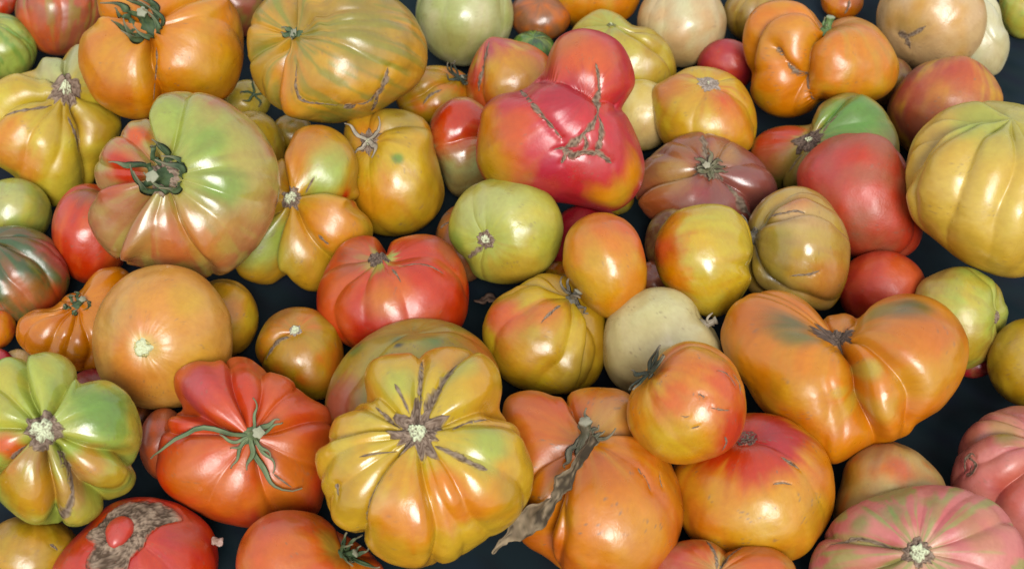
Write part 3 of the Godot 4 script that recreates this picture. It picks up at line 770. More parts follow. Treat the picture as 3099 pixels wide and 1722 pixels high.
	{"label": "yellow green tomato cut by the upper right corner of the photo", "at": Vector3(0.4112, 0.0174, -0.3119), "axis": Vector3(0.316, 0.881, -0.353), "side": Vector3(-0.387, 0.46, 0.799), "right": Vector3(0.934, 0.265, 0.238), "up": Vector3(-0.068, 0.789, -0.611), "r": 0.0209, "h": 0.78, "dip": 0.16, "dip_w": 0.42, "lump": 0.02, "profile": [172, 172, 174, 177, 182, 188, 196, 205, 216, 227, 237, 246, 250, 251, 246, 238, 228, 218, 207, 198, 190, 184, 179, 176, 174, 174, 176, 179, 184, 191, 199, 208, 219, 230, 240, 248, 253, 252, 247, 239, 228, 217, 206, 197, 188, 182, 177, 174], "grooves": [], "skin": Color(0.360, 0.262, 0.029), "other": Color(0.249, 0.284, 0.048), "mottle": 0.5, "shoulder": Color(0.299, 0.162, 0.007), "shoulder_r": 0.7, "shoulder_k": 0.8, "freckles": 0.3, "gloss": 1, "around": 78},
	{"label": "dull brown tomato in the dark gap between lobed orange and freckled red orange ones", "at": Vector3(0.2865, 0.0191, -0.2165), "axis": Vector3(0.02, 0.615, -0.789), "side": Vector3(-0.271, 0.762, 0.587), "right": Vector3(0.962, 0.202, 0.182), "up": Vector3(-0.039, 0.765, -0.642), "r": 0.0185, "h": 0.78, "dip": 0.16, "dip_w": 0.42, "lump": 0.02, "profile": [179, 178, 178, 178, 178, 179, 180, 182, 184, 185, 187, 189, 190, 191, 191, 191, 191, 190, 189, 187, 186, 184, 182, 181, 180, 180, 179, 180, 180, 181, 182, 184, 185, 187, 189, 190, 191, 192, 192, 192, 191, 190, 188, 186, 184, 183, 181, 180], "grooves": [], "skin": Color(0.191, 0.072, 0.025), "other": Color(0.329, 0.200, 0.052), "mottle": 0.5, "freckles": 0.3, "gloss": 1, "around": 73},
	{"label": "yellow green heavily ribbed tomato with a brown corky stem scar, at left", "at": Vector3(-0.3263, 0.0387, -0.1421), "axis": Vector3(0.457, 0.889, -0.015), "side": Vector3(0.01, 0.012, 1), "right": Vector3(0.946, -0.242, -0.218), "up": Vector3(0.036, 0.743, -0.669), "r": 0.0492, "h": 0.72, "dip": 0.2, "dip_w": 0.4, "lump": 0.02, "profile": [470, 481, 488, 496, 506, 521, 542, 572, 610, 639, 620, 516, 495, 490, 427, 423, 435, 453, 468, 486, 502, 507, 504, 499, 495, 487, 476, 467, 461, 453, 440, 435, 447, 472, 502, 534, 557, 551, 530, 510, 493, 471, 432, 409, 411, 427, 441, 455], "grooves": [[-0.797, 0.31, 0.22, 2.3, 0.22], [1.127, 0.31, 0.2, 2.3, 0.2], [2.259, 0.217, 0.15, 2.3, 0.15], [2.926, 0.248, 0.14, 2.3, 0.14], [0.259, 0.078, 0.16, 2.3, 0.16], [-0.178, 0.052, 0.15, 2.3, 0.15], [-1.955, 0.217, 0.2, 2.3, 0.2]], "skin": Color(0.411, 0.262, 0.015), "other": Color(0.384, 0.297, 0.029), "mottle": 0.5, "shoulder": Color(0.360, 0.262, 0.029), "shoulder_r": 0.6, "shoulder_k": 0.5, "patches": [[Vector3(-0.47, 0.87, 0.15), 0.34, Color(0.305, 0.305, 0.117), 0.8], [Vector3(0.93, 0.08, 0.36), 0.34, Color(0.431, 0.064, 0.009), 0.45], [Vector3(0.42, 0.89, -0.16), 0.34, Color(0.299, 0.162, 0.007), 0.5], [Vector3(0.13, 0.85, 0.51), 0.34, Color(0.299, 0.162, 0.007), 0.3], [Vector3(0.83, 0.17, -0.53), 0.34, Color(0.360, 0.262, 0.029), 0.6], [Vector3(0.71, 0.48, 0.52), 0.29, Color(0.458, 0.141, 0.003), 0.5], [Vector3(0.32, 0.66, -0.68), 0.23, Color(0.299, 0.162, 0.007), 0.6]], "scar": {"r": 0.252, "star": 0.6, "pale": 0.35, "kind": "corkb"}, "cracks": [{"wide": 0.0028, "path": [Vector3(0.504, 0.53, 0.682), Vector3(0.476, 0.726, 0.497), Vector3(0.401, 0.875, 0.272), Vector3(0.279, 0.954, 0.107)]}, {"wide": 0.0031, "path": [Vector3(0.371, 0.917, -0.148), Vector3(0.493, 0.833, -0.251), Vector3(0.59, 0.708, -0.389), Vector3(0.716, 0.419, -0.559)]}], "freckles": 0.3, "gloss": 1, "around": 209},
	{"label": "large ribbed tomato, green back lobes, brownish red front, green stem cap, at upper left", "at": Vector3(-0.2057, 0.0918, -0.0259), "axis": Vector3(-0.034, 0.811, 0.584), "side": Vector3(0.999, 0.043, -0.002), "right": Vector3(0.971, -0.179, -0.161), "up": Vector3(0.017, 0.718, -0.695), "r": 0.0574, "h": 0.7, "dip": 0.2, "dip_w": 0.42, "lump": 0.02, "profile": [603, 608, 609, 608, 606, 606, 603, 600, 599, 602, 604, 603, 598, 587, 567, 507, 479, 501, 496, 501, 513, 524, 531, 526, 511, 518, 571, 602, 614, 616, 619, 608, 570, 551, 542, 542, 550, 566, 589, 603, 602, 597, 592, 588, 584, 586, 591, 597], "grooves": [[-1.93, 0.36, 0.06, 2.3, 0.32], [-2.373, 0.155, 0.14, 2.3, 0.14], [-2.864, 0.091, 0.13, 2.3, 0.13], [3.07, 0.3, 0.288, 2.3, 0.054], [2.261, 0.3, 0.32, 2.3, 0.06], [1.821, 0.039, 0.15, 2.3, 0.15], [1.253, 0.2, 0.32, 2.3, 0.06], [0.752, 0.035, 0.16, 2.3, 0.16], [0.261, 0.063, 0.16, 2.3, 0.16], [-0.098, 0.035, 0.14, 2.3, 0.14], [-1.399, 0.155, 0.16, 2.3, 0.16], [-0.874, 0.029, 0.2, 2.3, 0.2]], "skin": Color(0.293, 0.111, 0.043), "other": Color(0.314, 0.194, 0.063), "mottle": 0.6, "shoulder": Color(0.249, 0.284, 0.048), "shoulder_r": 0.5, "shoulder_k": 0.4, "streak": Color(0.249, 0.284, 0.048), "streak_k": 0.4, "patches": [[Vector3(0.6, 0.78, -0.18), 0.56, Color(0.249, 0.284, 0.048), 0.75], [Vector3(0.04, 0.75, -0.66), 0.34, Color(0.249, 0.284, 0.048), 0.8], [Vector3(0.8, 0.59, -0.11), 0.39, Color(0.329, 0.200, 0.052), 0.5], [Vector3(-0.58, 0.8, -0.14), 0.26, Color(0.371, 0.024, 0.003), 0.9], [Vector3(-0.47, 0.64, -0.61), 0.17, Color(0.431, 0.064, 0.009), 0.8], [Vector3(-0.35, 0.81, 0.46), 0.34, Color(0.259, 0.065, 0.028), 0.5], [Vector3(0.23, 0.63, 0.74), 0.47, Color(0.387, 0.088, 0.004), 0.45], [Vector3(0.6, 0.79, 0.12), 0.26, Color(0.085, 0.179, 0.024), 0.5], [Vector3(0.44, 0.83, -0.35), 0.22, Color(0.085, 0.179, 0.024), 0.4], [Vector3(0.78, 0.42, 0.46), 0.3, Color(0.329, 0.200, 0.052), 0.4]], "scar": {"r": 0.241, "star": 0.3, "pale": 0, "kind": "corkb"}, "calyx": {"r": 0.215, "n": 9, "long": 0.3, "curl": 1.1, "stub": 1, "kind": "dgreen", "seed": 11, "lean": Vector3(-0.212, 0.125, -0.048), "lifted": 1.1}, "cracks": [{"wide": 0.0017, "path": [Vector3(-0.317, 0.881, 0.352), Vector3(-0.371, 0.806, 0.461), Vector3(-0.396, 0.722, 0.568), Vector3(-0.433, 0.491, 0.756)]}, {"wide": 0.0017, "path": [Vector3(-0.862, 0.501, 0.074), Vector3(-0.732, 0.678, 0.063)]}], "freckles": 0.25, "gloss": 0, "around": 260},
	{"label": "pale yellow green smooth tomato at the left edge above the dark green striped one", "at": Vector3(-0.3403, 0.0238, -0.071), "axis": Vector3(0.005, 0.428, -0.904), "side": Vector3(0.369, 0.839, 0.399), "right": Vector3(0.937, -0.26, -0.234), "up": Vector3(0.017, 0.703, -0.711), "r": 0.0242, "h": 0.9, "dip": 0.16, "dip_w": 0.42, "lump": 0.02, "profile": [249, 249, 249, 249, 248, 247, 246, 244, 243, 241, 240, 239, 238, 237, 237, 237, 237, 237, 238, 239, 240, 241, 242, 243, 244, 244, 245, 245, 244, 244, 243, 242, 241, 240, 239, 239, 238, 238, 238, 239, 239, 240, 242, 243, 244, 245, 247, 248], "grooves": [], "skin": Color(0.249, 0.284, 0.048), "other": Color(0.360, 0.262, 0.029), "mottle": 0.5, "patches": [[Vector3(0.99, 0.06, 0.16), 0.56, Color(0.305, 0.305, 0.117), 0.5], [Vector3(0.75, 0.03, -0.66), 0.45, Color(0.196, 0.143, 0.022), 0.3]], "freckles": 0.3, "gloss": 1, "around": 107},
	{"label": "glossy red orange tomato left of and below the big green and brown ribbed one", "at": Vector3(-0.2817, 0.0282, -0.0472), "axis": Vector3(0.276, 0.76, -0.588), "side": Vector3(0.248, 0.535, 0.808), "right": Vector3(0.954, -0.224, -0.201), "up": Vector3(0.011, 0.694, -0.72), "r": 0.029, "h": 0.95, "dip": 0.16, "dip_w": 0.42, "lump": 0.02, "profile": [251, 250, 252, 256, 262, 269, 279, 289, 301, 313, 324, 333, 337, 337, 333, 324, 312, 300, 288, 276, 267, 259, 253, 249, 246, 246, 248, 252, 258, 266, 275, 287, 299, 312, 323, 333, 338, 339, 335, 327, 316, 304, 292, 281, 271, 263, 257, 253], "grooves": [[1.674, 0.065, 0.3, 2.3, 0.3]], "skin": Color(0.371, 0.024, 0.003), "other": Color(0.431, 0.064, 0.009), "mottle": 0.5, "patches": [[Vector3(0.31, 0.94, 0.15), 0.46, Color(0.191, 0.072, 0.025), 0.7], [Vector3(0.29, 0.56, 0.78), 0.46, Color(0.346, 0.041, 0.041), 0.5]], "freckles": 0.3, "gloss": 1, "around": 131},
	{"label": "dark red tomato with dark green stripes at the left edge", "at": Vector3(-0.3234, 0.0279, -0.0107), "axis": Vector3(-0.389, 0.884, -0.259), "side": Vector3(0.495, 0.437, 0.751), "right": Vector3(0.937, -0.259, -0.233), "up": Vector3(0.002, 0.674, -0.739), "r": 0.0329, "h": 0.8, "dip": 0.15, "dip_w": 0.42, "lump": 0.02, "profile": [342, 341, 338, 335, 332, 330, 327, 324, 323, 321, 320, 320, 321, 321, 323, 325, 327, 329, 331, 333, 334, 335, 335, 334, 333, 332, 329, 327, 325, 323, 321, 319, 319, 318, 318, 319, 321, 323, 325, 328, 331, 334, 337, 340, 342, 343, 344, 343], "grooves": [[0.113, 0.091, 0.2, 2.3, 0.2], [-0.521, 0.195, 0.22, 2.3, 0.22], [-1.168, 0.091, 0.15, 2.3, 0.15], [-1.412, 0.091, 0.15, 2.3, 0.15], [0.574, 0.073, 0.2, 2.3, 0.2]], "skin": Color(0.191, 0.066, 0.023), "other": Color(0.134, 0.108, 0.021), "mottle": 0.6, "shoulder": Color(0.031, 0.067, 0.021), "shoulder_r": 0.9, "shoulder_k": 0.6, "streak": Color(0.031, 0.067, 0.021), "streak_k": 0.9, "patches": [[Vector3(0.41, -0.02, -0.91), 0.47, Color(0.346, 0.041, 0.041), 0.6], [Vector3(0.69, -0.67, -0.27), 0.39, Color(0.371, 0.024, 0.003), 0.6], [Vector3(1, -0.08, 0.06), 0.39, Color(0.387, 0.088, 0.004), 0.4]], "streak_f": 1.2, "freckles": 0.3, "gloss": 1, "around": 152},
	{"label": "yellow tomato right behind the big green and brown ribbed one", "at": Vector3(-0.186, 0.0226, -0.1331), "axis": Vector3(-0.15, 0.873, -0.465), "side": Vector3(0.227, 0.488, 0.843), "right": Vector3(0.982, -0.142, -0.128), "up": Vector3(0.018, 0.736, -0.677), "r": 0.027, "h": 0.78, "dip": 0.16, "dip_w": 0.42, "lump": 0.02, "profile": [240, 242, 244, 248, 254, 261, 269, 277, 286, 293, 300, 303, 304, 301, 296, 289, 280, 271, 263, 255, 249, 244, 240, 238, 238, 239, 242, 247, 252, 259, 268, 276, 285, 294, 300, 305, 306, 304, 299, 291, 283, 274, 266, 258, 252, 247, 243, 241], "grooves": [], "skin": Color(0.411, 0.255, 0.012), "other": Color(0.360, 0.262, 0.029), "mottle": 0.5, "patches": [[Vector3(0.7, -0.22, -0.68), 0.42, Color(0.412, 0.188, 0.009), 0.6]], "freckles": 0.3, "gloss": 1, "around": 114},
	{"label": "small yellow tomato with green stem cap in the gap below the folded striped tomato", "at": Vector3(-0.1989, 0.0143, -0.1996), "axis": Vector3(0.484, 0.793, 0.369), "side": Vector3(-0.47, -0.121, 0.874), "right": Vector3(0.981, -0.144, -0.13), "up": Vector3(0.026, 0.76, -0.649), "r": 0.0165, "h": 0.78, "dip": 0.16, "dip_w": 0.42, "lump": 0.02, "profile": [170, 171, 171, 170, 170, 168, 167, 166, 164, 163, 161, 160, 159, 159, 159, 159, 160, 161, 162, 163, 164, 166, 167, 168, 169, 170, 170, 170, 169, 168, 167, 165, 164, 163, 162, 161, 160, 160, 160, 160, 161, 162, 163, 164, 166, 167, 168, 170], "grooves": [], "skin": Color(0.360, 0.262, 0.029), "other": Color(0.411, 0.255, 0.012), "mottle": 0.5, "calyx": {"r": 0.399, "n": 5, "long": 0.4, "curl": 0.8, "stub": 1, "kind": "dgreen", "seed": 5}, "freckles": 0.3, "gloss": 1, "around": 72},
	{"label": "dark yellow tomato in the shade right below the folded striped tomato", "at": Vector3(-0.1621, 0.0112, -0.1682), "axis": Vector3(0.132, 0.986, 0.102), "side": Vector3(0.095, -0.115, 0.989), "right": Vector3(0.987, -0.12, -0.108), "up": Vector3(0.018, 0.747, -0.665), "r": 0.0142, "h": 0.78, "dip": 0.16, "dip_w": 0.42, "lump": 0.02, "profile": [151, 151, 150, 149, 147, 145, 143, 141, 139, 137, 135, 134, 134, 134, 134, 135, 136, 138, 140, 142, 144, 146, 148, 149, 150, 150, 150, 148, 147, 145, 143, 141, 139, 137, 136, 135, 134, 134, 135, 135, 137, 138, 140, 143, 145, 147, 149, 150], "grooves": [], "skin": Color(0.299, 0.162, 0.007), "other": Color(0.196, 0.143, 0.022), "mottle": 0.5, "freckles": 0.3, "gloss": 1, "around": 72},
	{"label": "yellow and green tomato with splayed lobes round a corky brown stem scar", "at": Vector3(-0.1377, 0.0442, -0.0547), "axis": Vector3(-0.199, 0.864, 0.462), "side": Vector3(0.743, -0.174, 0.647), "right": Vector3(0.988, -0.114, -0.103), "up": Vector3(0.009, 0.709, -0.705), "r": 0.0475, "h": 0.72, "dip": 0.34, "dip_w": 0.5, "lump": 0.02, "profile": [358, 347, 382, 383, 403, 450, 487, 518, 545, 562, 567, 561, 544, 507, 426, 381, 361, 352, 353, 358, 362, 365, 371, 381, 396, 418, 447, 482, 525, 576, 609, 604, 583, 543, 464, 497, 534, 549, 540, 529, 518, 506, 496, 489, 486, 482, 465, 422], "grooves": [[-2.585, 0.4, 0.066, 2.3, 0.352], [-0.86, 0.4, 0.072, 2.3, 0.384], [1.092, 0.4, 0.384, 2.3, 0.072], [0.36, 0.186, 0.14, 2.3, 0.14], [1.897, 0.279, 0.2, 2.3, 0.2]], "skin": Color(0.377, 0.183, 0.010), "other": Color(0.321, 0.189, 0.013), "mottle": 0.4, "patches": [[Vector3(0.17, 0.77, -0.62), 0.39, Color(0.249, 0.284, 0.048), 0.9], [Vector3(-0.33, 0.68, -0.65), 0.33, Color(0.387, 0.088, 0.004), 0.45], [Vector3(0.64, 0.18, -0.75), 0.17, Color(0.371, 0.024, 0.003), 0.9], [Vector3(0.17, 0.67, 0.72), 0.39, Color(0.249, 0.284, 0.048), 0.75], [Vector3(0.69, 0.72, -0.08), 0.44, Color(0.458, 0.141, 0.003), 0.5], [Vector3(-0.22, 0.91, -0.36), 0.22, Color(0.458, 0.141, 0.003), 0.5]], "scar": {"r": 0.255, "star": 0.5, "pale": 0.5, "kind": "corkb"}, "cracks": [{"wide": 0.0018, "path": [Vector3(0.122, 0.953, -0.277), Vector3(0.105, 0.912, -0.396), Vector3(0.094, 0.868, -0.487)]}, {"wide": 0.0018, "path": [Vector3(0.663, 0.735, 0.144), Vector3(0.747, 0.647, 0.152), Vector3(0.793, 0.591, 0.146)]}], "freckles": 0.45, "gloss": 1, "around": 216},
	{"label": "golden yellow tomato with dried grey sepals on its stem scar, left of centre", "at": Vector3(-0.0816, 0.0352, -0.0987), "axis": Vector3(-0.403, 0.908, 0.112), "side": Vector3(0.477, 0.104, 0.873), "right": Vector3(0.996, -0.066, -0.059), "up": Vector3(0.007, 0.728, -0.685), "r": 0.0401, "h": 0.85, "dip": 0.16, "dip_w": 0.35, "lump": 0.02, "profile": [326, 319, 316, 318, 327, 344, 375, 410, 428, 433, 436, 440, 444, 449, 455, 462, 472, 484, 470, 434, 401, 376, 359, 347, 340, 338, 340, 347, 359, 375, 393, 411, 425, 435, 438, 437, 436, 434, 432, 429, 424, 418, 412, 403, 391, 378, 358, 339], "grooves": [[-1.664, 0.155, 0.2, 2.3, 0.2], [-2.628, 0.078, 0.2, 2.3, 0.2], [0.738, 0.039, 0.3, 2.3, 0.3]], "skin": Color(0.394, 0.230, 0.011), "other": Color(0.412, 0.188, 0.009), "mottle": 0.6, "patches": [[Vector3(0.66, 0.75, -0.11), 0.75, Color(0.411, 0.255, 0.012), 0.6], [Vector3(0.68, 0.51, 0.53), 0.41, Color(0.458, 0.141, 0.003), 0.5], [Vector3(-0.19, 0.79, -0.58), 0.41, Color(0.196, 0.143, 0.022), 0.5], [Vector3(0.96, 0.06, -0.28), 0.34, Color(0.299, 0.162, 0.007), 0.6], [Vector3(-0.17, 0.98, -0.05), 0.27, Color(0.431, 0.064, 0.009), 0.3], [Vector3(0.56, 0.8, -0.19), 0.1, Color(0.085, 0.179, 0.024), 0.7]], "scar": {"r": 0.232, "star": 0.6, "pale": 0.3, "kind": "corkb"}, "calyx": {"r": 0.178, "n": 4, "long": 0.34, "curl": 0.5, "stub": 0, "kind": "dry", "seed": 21}, "freckles": 0.4, "gloss": 1, "around": 175},
	{"label": "dull yellow orange tomato with black green stem cap, shaded, behind the half red one", "at": Vector3(-0.0562, 0.0234, -0.1952), "axis": Vector3(0.734, 0.675, -0.068), "side": Vector3(-0.281, 0.393, 0.876), "right": Vector3(0.998, -0.042, -0.038), "up": Vector3(0.008, 0.766, -0.643), "r": 0.0261, "h": 0.75, "dip": 0.15, "dip_w": 0.42, "lump": 0.02, "profile": [308, 306, 299, 290, 279, 267, 256, 246, 237, 231, 226, 223, 222, 222, 225, 229, 235, 243, 253, 263, 275, 286, 296, 303, 306, 305, 299, 290, 279, 267, 257, 247, 238, 232, 227, 224, 223, 224, 226, 231, 237, 245, 254, 265, 277, 288, 298, 305], "grooves": [[0.323, 0.186, 0.15, 2.3, 0.15], [1.496, 0.052, 0.2, 2.3, 0.2]], "skin": Color(0.299, 0.162, 0.007), "other": Color(0.387, 0.088, 0.004), "mottle": 0.6, "calyx": {"r": 0.407, "n": 8, "long": 0.3, "curl": 1.1, "stub": 1, "kind": "black", "seed": 8}, "cracks": [{"wide": 0.0021, "path": [Vector3(0.689, 0.724, 0.029), Vector3(0.923, 0.369, 0.11), Vector3(0.999, 0.021, 0.027)]}], "freckles": 0.3, "gloss": 1, "around": 105},
	{"label": "tomato half red above and half pale green below, tucked left of the red catfaced one", "at": Vector3(-0.0361, 0.0292, -0.1317), "axis": Vector3(0.952, 0.304, 0.029), "side": Vector3(-0.219, 0.612, 0.76), "right": Vector3(0.999, -0.028, -0.025), "up": Vector3(0.004, 0.741, -0.671), "r": 0.0295, "h": 0.9, "dip": 0.16, "dip_w": 0.42, "lump": 0.02, "profile": [255, 255, 259, 267, 278, 292, 306, 318, 327, 336, 347, 354, 354, 351, 342, 331, 320, 307, 294, 280, 266, 254, 244, 235, 227, 221, 216, 213, 211, 213, 221, 235, 258, 289, 322, 348, 360, 359, 356, 353, 349, 339, 322, 304, 287, 273, 264, 257], "grooves": [[0.223, 0.186, 0.25, 2.3, 0.25], [-1.299, 0.039, 0.3, 2.3, 0.3]], "skin": Color(0.329, 0.200, 0.052), "other": Color(0.305, 0.305, 0.117), "mottle": 0.7, "patches": [[Vector3(0.76, 0.09, 0.65), 0.81, Color(0.371, 0.024, 0.003), 1.5], [Vector3(0.5, 0.56, 0.66), 0.57, Color(0.371, 0.024, 0.003), 1.2], [Vector3(0.87, -0.38, 0.33), 0.38, Color(0.431, 0.064, 0.009), 0.6], [Vector3(0.82, -0.11, -0.56), 0.57, Color(0.163, 0.138, 0.048), 0.5]], "freckles": 0.3, "gloss": 0, "around": 125},
	{"label": "red and orange pointed tomato with a long grey crack, behind the red catfaced one", "at": Vector3(-0.0009, 0.0329, -0.1974), "axis": Vector3(-0.479, 0.793, -0.377), "side": Vector3(0.105, 0.478, 0.872), "right": Vector3(1, -0.001, -0.001), "up": Vector3(0, 0.772, -0.636), "r": 0.0343, "h": 0.9, "dip": -0.1, "dip_w": 0.3, "lump": 0.02, "profile": [339, 338, 337, 338, 338, 337, 331, 325, 321, 318, 315, 316, 322, 334, 351, 369, 365, 354, 345, 336, 330, 326, 325, 325, 329, 335, 344, 353, 359, 363, 365, 360, 353, 349, 349, 350, 351, 351, 351, 354, 358, 362, 363, 358, 351, 345, 341, 340], "grooves": [[0.715, 0.091, 0.14, 2.3, 0.14]], "skin": Color(0.431, 0.064, 0.009), "other": Color(0.412, 0.188, 0.009), "mottle": 0.7, "patches": [[Vector3(0.28, 0.96, -0.07), 0.39, Color(0.346, 0.041, 0.041), 0.9], [Vector3(0.37, 0.63, 0.68), 0.34, Color(0.371, 0.024, 0.003), 0.7], [Vector3(0.93, 0.32, -0.19), 0.6, Color(0.412, 0.188, 0.009), 0.7]], "cracks": [{"wide": 0.0041, "path": [Vector3(0.132, 0.991, -0.034), Vector3(0.422, 0.872, 0.246), Vector3(0.541, 0.673, 0.504), Vector3(0.616, 0.374, 0.693)]}], "freckles": 0.3, "gloss": 1, "around": 139},
	{"label": "big red and orange catfaced tomato with brown corky scar network and thick upper lobe", "at": Vector3(0.0367, 0.0934, -0.0837), "axis": Vector3(0.211, 0.865, 0.455), "side": Vector3(0.977, -0.192, -0.089), "right": Vector3(0.999, 0.031, 0.028), "up": Vector3(-0.005, 0.753, -0.658), "r": 0.0542, "h": 0.9, "dip": 0.05, "dip_w": 0.5, "lump": 0.02, "profile": [407, 381, 360, 415, 497, 537, 569, 600, 621, 625, 622, 612, 588, 549, 474, 391, 366, 357, 356, 369, 409, 486, 540, 570, 582, 598, 622, 649, 657, 654, 631, 593, 561, 538, 522, 515, 520, 539, 571, 621, 646, 645, 633, 612, 576, 524, 476, 437], "grooves": [], "creases": [{"path": [Vector3(-0.639, 0.226, -0.735), Vector3(-0.361, 0.871, -0.334), Vector3(-0.136, 0.974, -0.183), Vector3(0.068, 0.994, -0.087), Vector3(0.203, 0.979, -0.03), Vector3(0.653, 0.743, -0.149)], "deep": 0.2, "wide": 0.16}, {"path": [Vector3(-0.854, 0.425, -0.299), Vector3(-0.619, 0.774, 0.134), Vector3(-0.412, 0.832, 0.371), Vector3(-0.279, 0.816, 0.507)], "deep": 0.06, "wide": 0.12}, {"path": [Vector3(0.143, 0.74, 0.657), Vector3(-0.121, 0.734, 0.669), Vector3(-0.205, 0.773, 0.601)], "deep": 0.05, "wide": 0.25}], "skin": Color(0.379, 0.018, 0.019), "other": Color(0.316, 0.010, 0.028), "mottle": 0.6, "patches": [[Vector3(-0.87, 0.25, 0.43), 0.32, Color(0.412, 0.188, 0.009), 1.5], [Vector3(-0.99, 0.13, 0.09), 0.23, Color(0.458, 0.141, 0.003), 1.1], [Vector3(-0.74, 0.59, 0.32), 0.24, Color(0.431, 0.064, 0.009), 0.7], [Vector3(0.63, 0.45, 0.63), 0.21, Color(0.458, 0.141, 0.003), 1.2], [Vector3(0.42, 0.32, 0.85), 0.23, Color(0.412, 0.188, 0.009), 0.8], [Vector3(-0.03, 0.87, -0.5), 0.43, Color(0.431, 0.064, 0.009), 1], [Vector3(-0.15, 0.64, -0.76), 0.24, Color(0.387, 0.088, 0.004), 0.7], [Vector3(-0.78, -0.03, 0.62), 0.27, Color(0.299, 0.162, 0.007), 1.1], [Vector3(-0.27, 0.96, -0.08), 0.33, Color(0.280, 0.009, 0.017), 1], [Vector3(0.1, 0.77, 0.63), 0.24, Color(0.346, 0.041, 0.041), 0.5], [Vector3(-0.19, 0.16, 0.97), 0.33, Color(0.280, 0.009, 0.017), 0.5], [Vector3(0.51, 0.7, 0.5), 0.19, Color(0.346, 0.041, 0.041), 0.4], [Vector3(0.3, 0.36, 0.88), 0.15, Color(0.458, 0.141, 0.003), 0.5]], "cracks": [{"wide": 0.0023, "path": [Vector3(0.097, 0.908, -0.407), Vector3(0.119, 0.94, -0.318), Vector3(0.162, 0.962, -0.221), Vector3(0.194, 0.97, -0.146)]}, {"wide": 0.0077, "path": [Vector3(0.199, 0.962, -0.189), Vector3(0.197, 0.979, -0.059), Vector3(0.209, 0.976, 0.058), Vector3(0.249, 0.956, 0.154)]}, {"wide": 0.0044, "path": [Vector3(0.241, 0.965, 0.106), Vector3(0.123, 0.946, 0.299), Vector3(-0.023, 0.894, 0.447), Vector3(-0.142, 0.819, 0.556), Vector3(-0.246, 0.734, 0.633)]}, {"wide": 0.0039, "path": [Vector3(-0.869, 0.127, -0.478), Vector3(-0.724, 0.689, -0.036), Vector3(-0.477, 0.831, 0.286), Vector3(-0.279, 0.816, 0.507)]}, {"wide": 0.0046, "path": [Vector3(0.236, 0.963, 0.132), Vector3(0.238, 0.909, 0.342), Vector3(0.177, 0.839, 0.515), Vector3(0.158, 0.78, 0.606)]}, {"wide": 0.0067, "path": [Vector3(-0.263, 0.746, 0.612), Vector3(-0.12, 0.727, 0.677), Vector3(0.004, 0.783, 0.622), Vector3(0.196, 0.757, 0.624)]}, {"wide": 0.0036, "path": [Vector3(-0.023, 0.894, 0.447), Vector3(0.022, 0.842, 0.539), Vector3(-0.011, 0.769, 0.639)]}, {"wide": 0.0041, "path": [Vector3(0.138, 0.795, 0.591), Vector3(0.235, 0.739, 0.631), Vector3(0.332, 0.67, 0.664)]}, {"wide": 0.0036, "path": [Vector3(-0.185, 0.752, 0.633), Vector3(-0.216, 0.667, 0.713), Vector3(-0.232, 0.61, 0.758)]}, {"wide": 0.0026, "path": [Vector3(-0.201, 0.754, 0.625), Vector3(-0.294, 0.733, 0.613), Vector3(-0.35, 0.707, 0.615)]}], "freckles": 0.3, "gloss": 1, "around": 251},
	{"label": "small olive tomato peeking out under the right side of the red catfaced one", "at": Vector3(0.0739, 0.0092, -0.0999), "axis": Vector3(-0.061, 0.996, 0.059), "side": Vector3(-0.049, -0.062, 0.997), "right": Vector3(0.997, 0.058, 0.052), "up": Vector3(-0.005, 0.715, -0.699), "r": 0.0117, "h": 0.78, "dip": 0.16, "dip_w": 0.42, "lump": 0.02, "profile": [123, 122, 122, 121, 119, 118, 116, 115, 114, 113, 112, 112, 112, 112, 112, 113, 114, 116, 117, 119, 120, 121, 122, 123, 123, 123, 122, 121, 120, 118, 117, 115, 114, 113, 112, 112, 112, 112, 113, 113, 114, 116, 117, 119, 120, 121, 122, 123], "grooves": [], "skin": Color(0.196, 0.143, 0.022), "other": Color(0.299, 0.162, 0.007), "mottle": 0.5, "freckles": 0.3, "gloss": 1, "around": 72},
	{"label": "small smooth cream yellow tomato right of the red catfaced one", "at": Vector3(0.0947, 0.0251, -0.1708), "axis": Vector3(0.172, 0.006, -0.985), "side": Vector3(0.052, 0.999, 0.015), "right": Vector3(0.995, 0.072, 0.065), "up": Vector3(-0.012, 0.756, -0.654), "r": 0.0251, "h": 0.95, "dip": 0.16, "dip_w": 0.42, "lump": 0.02, "profile": [242, 242, 242, 243, 245, 246, 248, 250, 253, 255, 256, 258, 259, 259, 258, 257, 256, 254, 252, 250, 248, 246, 245, 244, 243, 243, 244, 245, 246, 248, 250, 252, 255, 257, 258, 260, 260, 260, 260, 258, 257, 255, 252, 250, 248, 246, 244, 243], "grooves": [], "skin": Color(0.474, 0.350, 0.112), "other": Color(0.411, 0.255, 0.012), "mottle": 0.3, "patches": [[Vector3(0.09, -0.92, -0.38), 0.58, Color(0.437, 0.275, 0.126), 0.5]], "vary": 0.25, "freckles": 0.3, "gloss": 1, "around": 103},
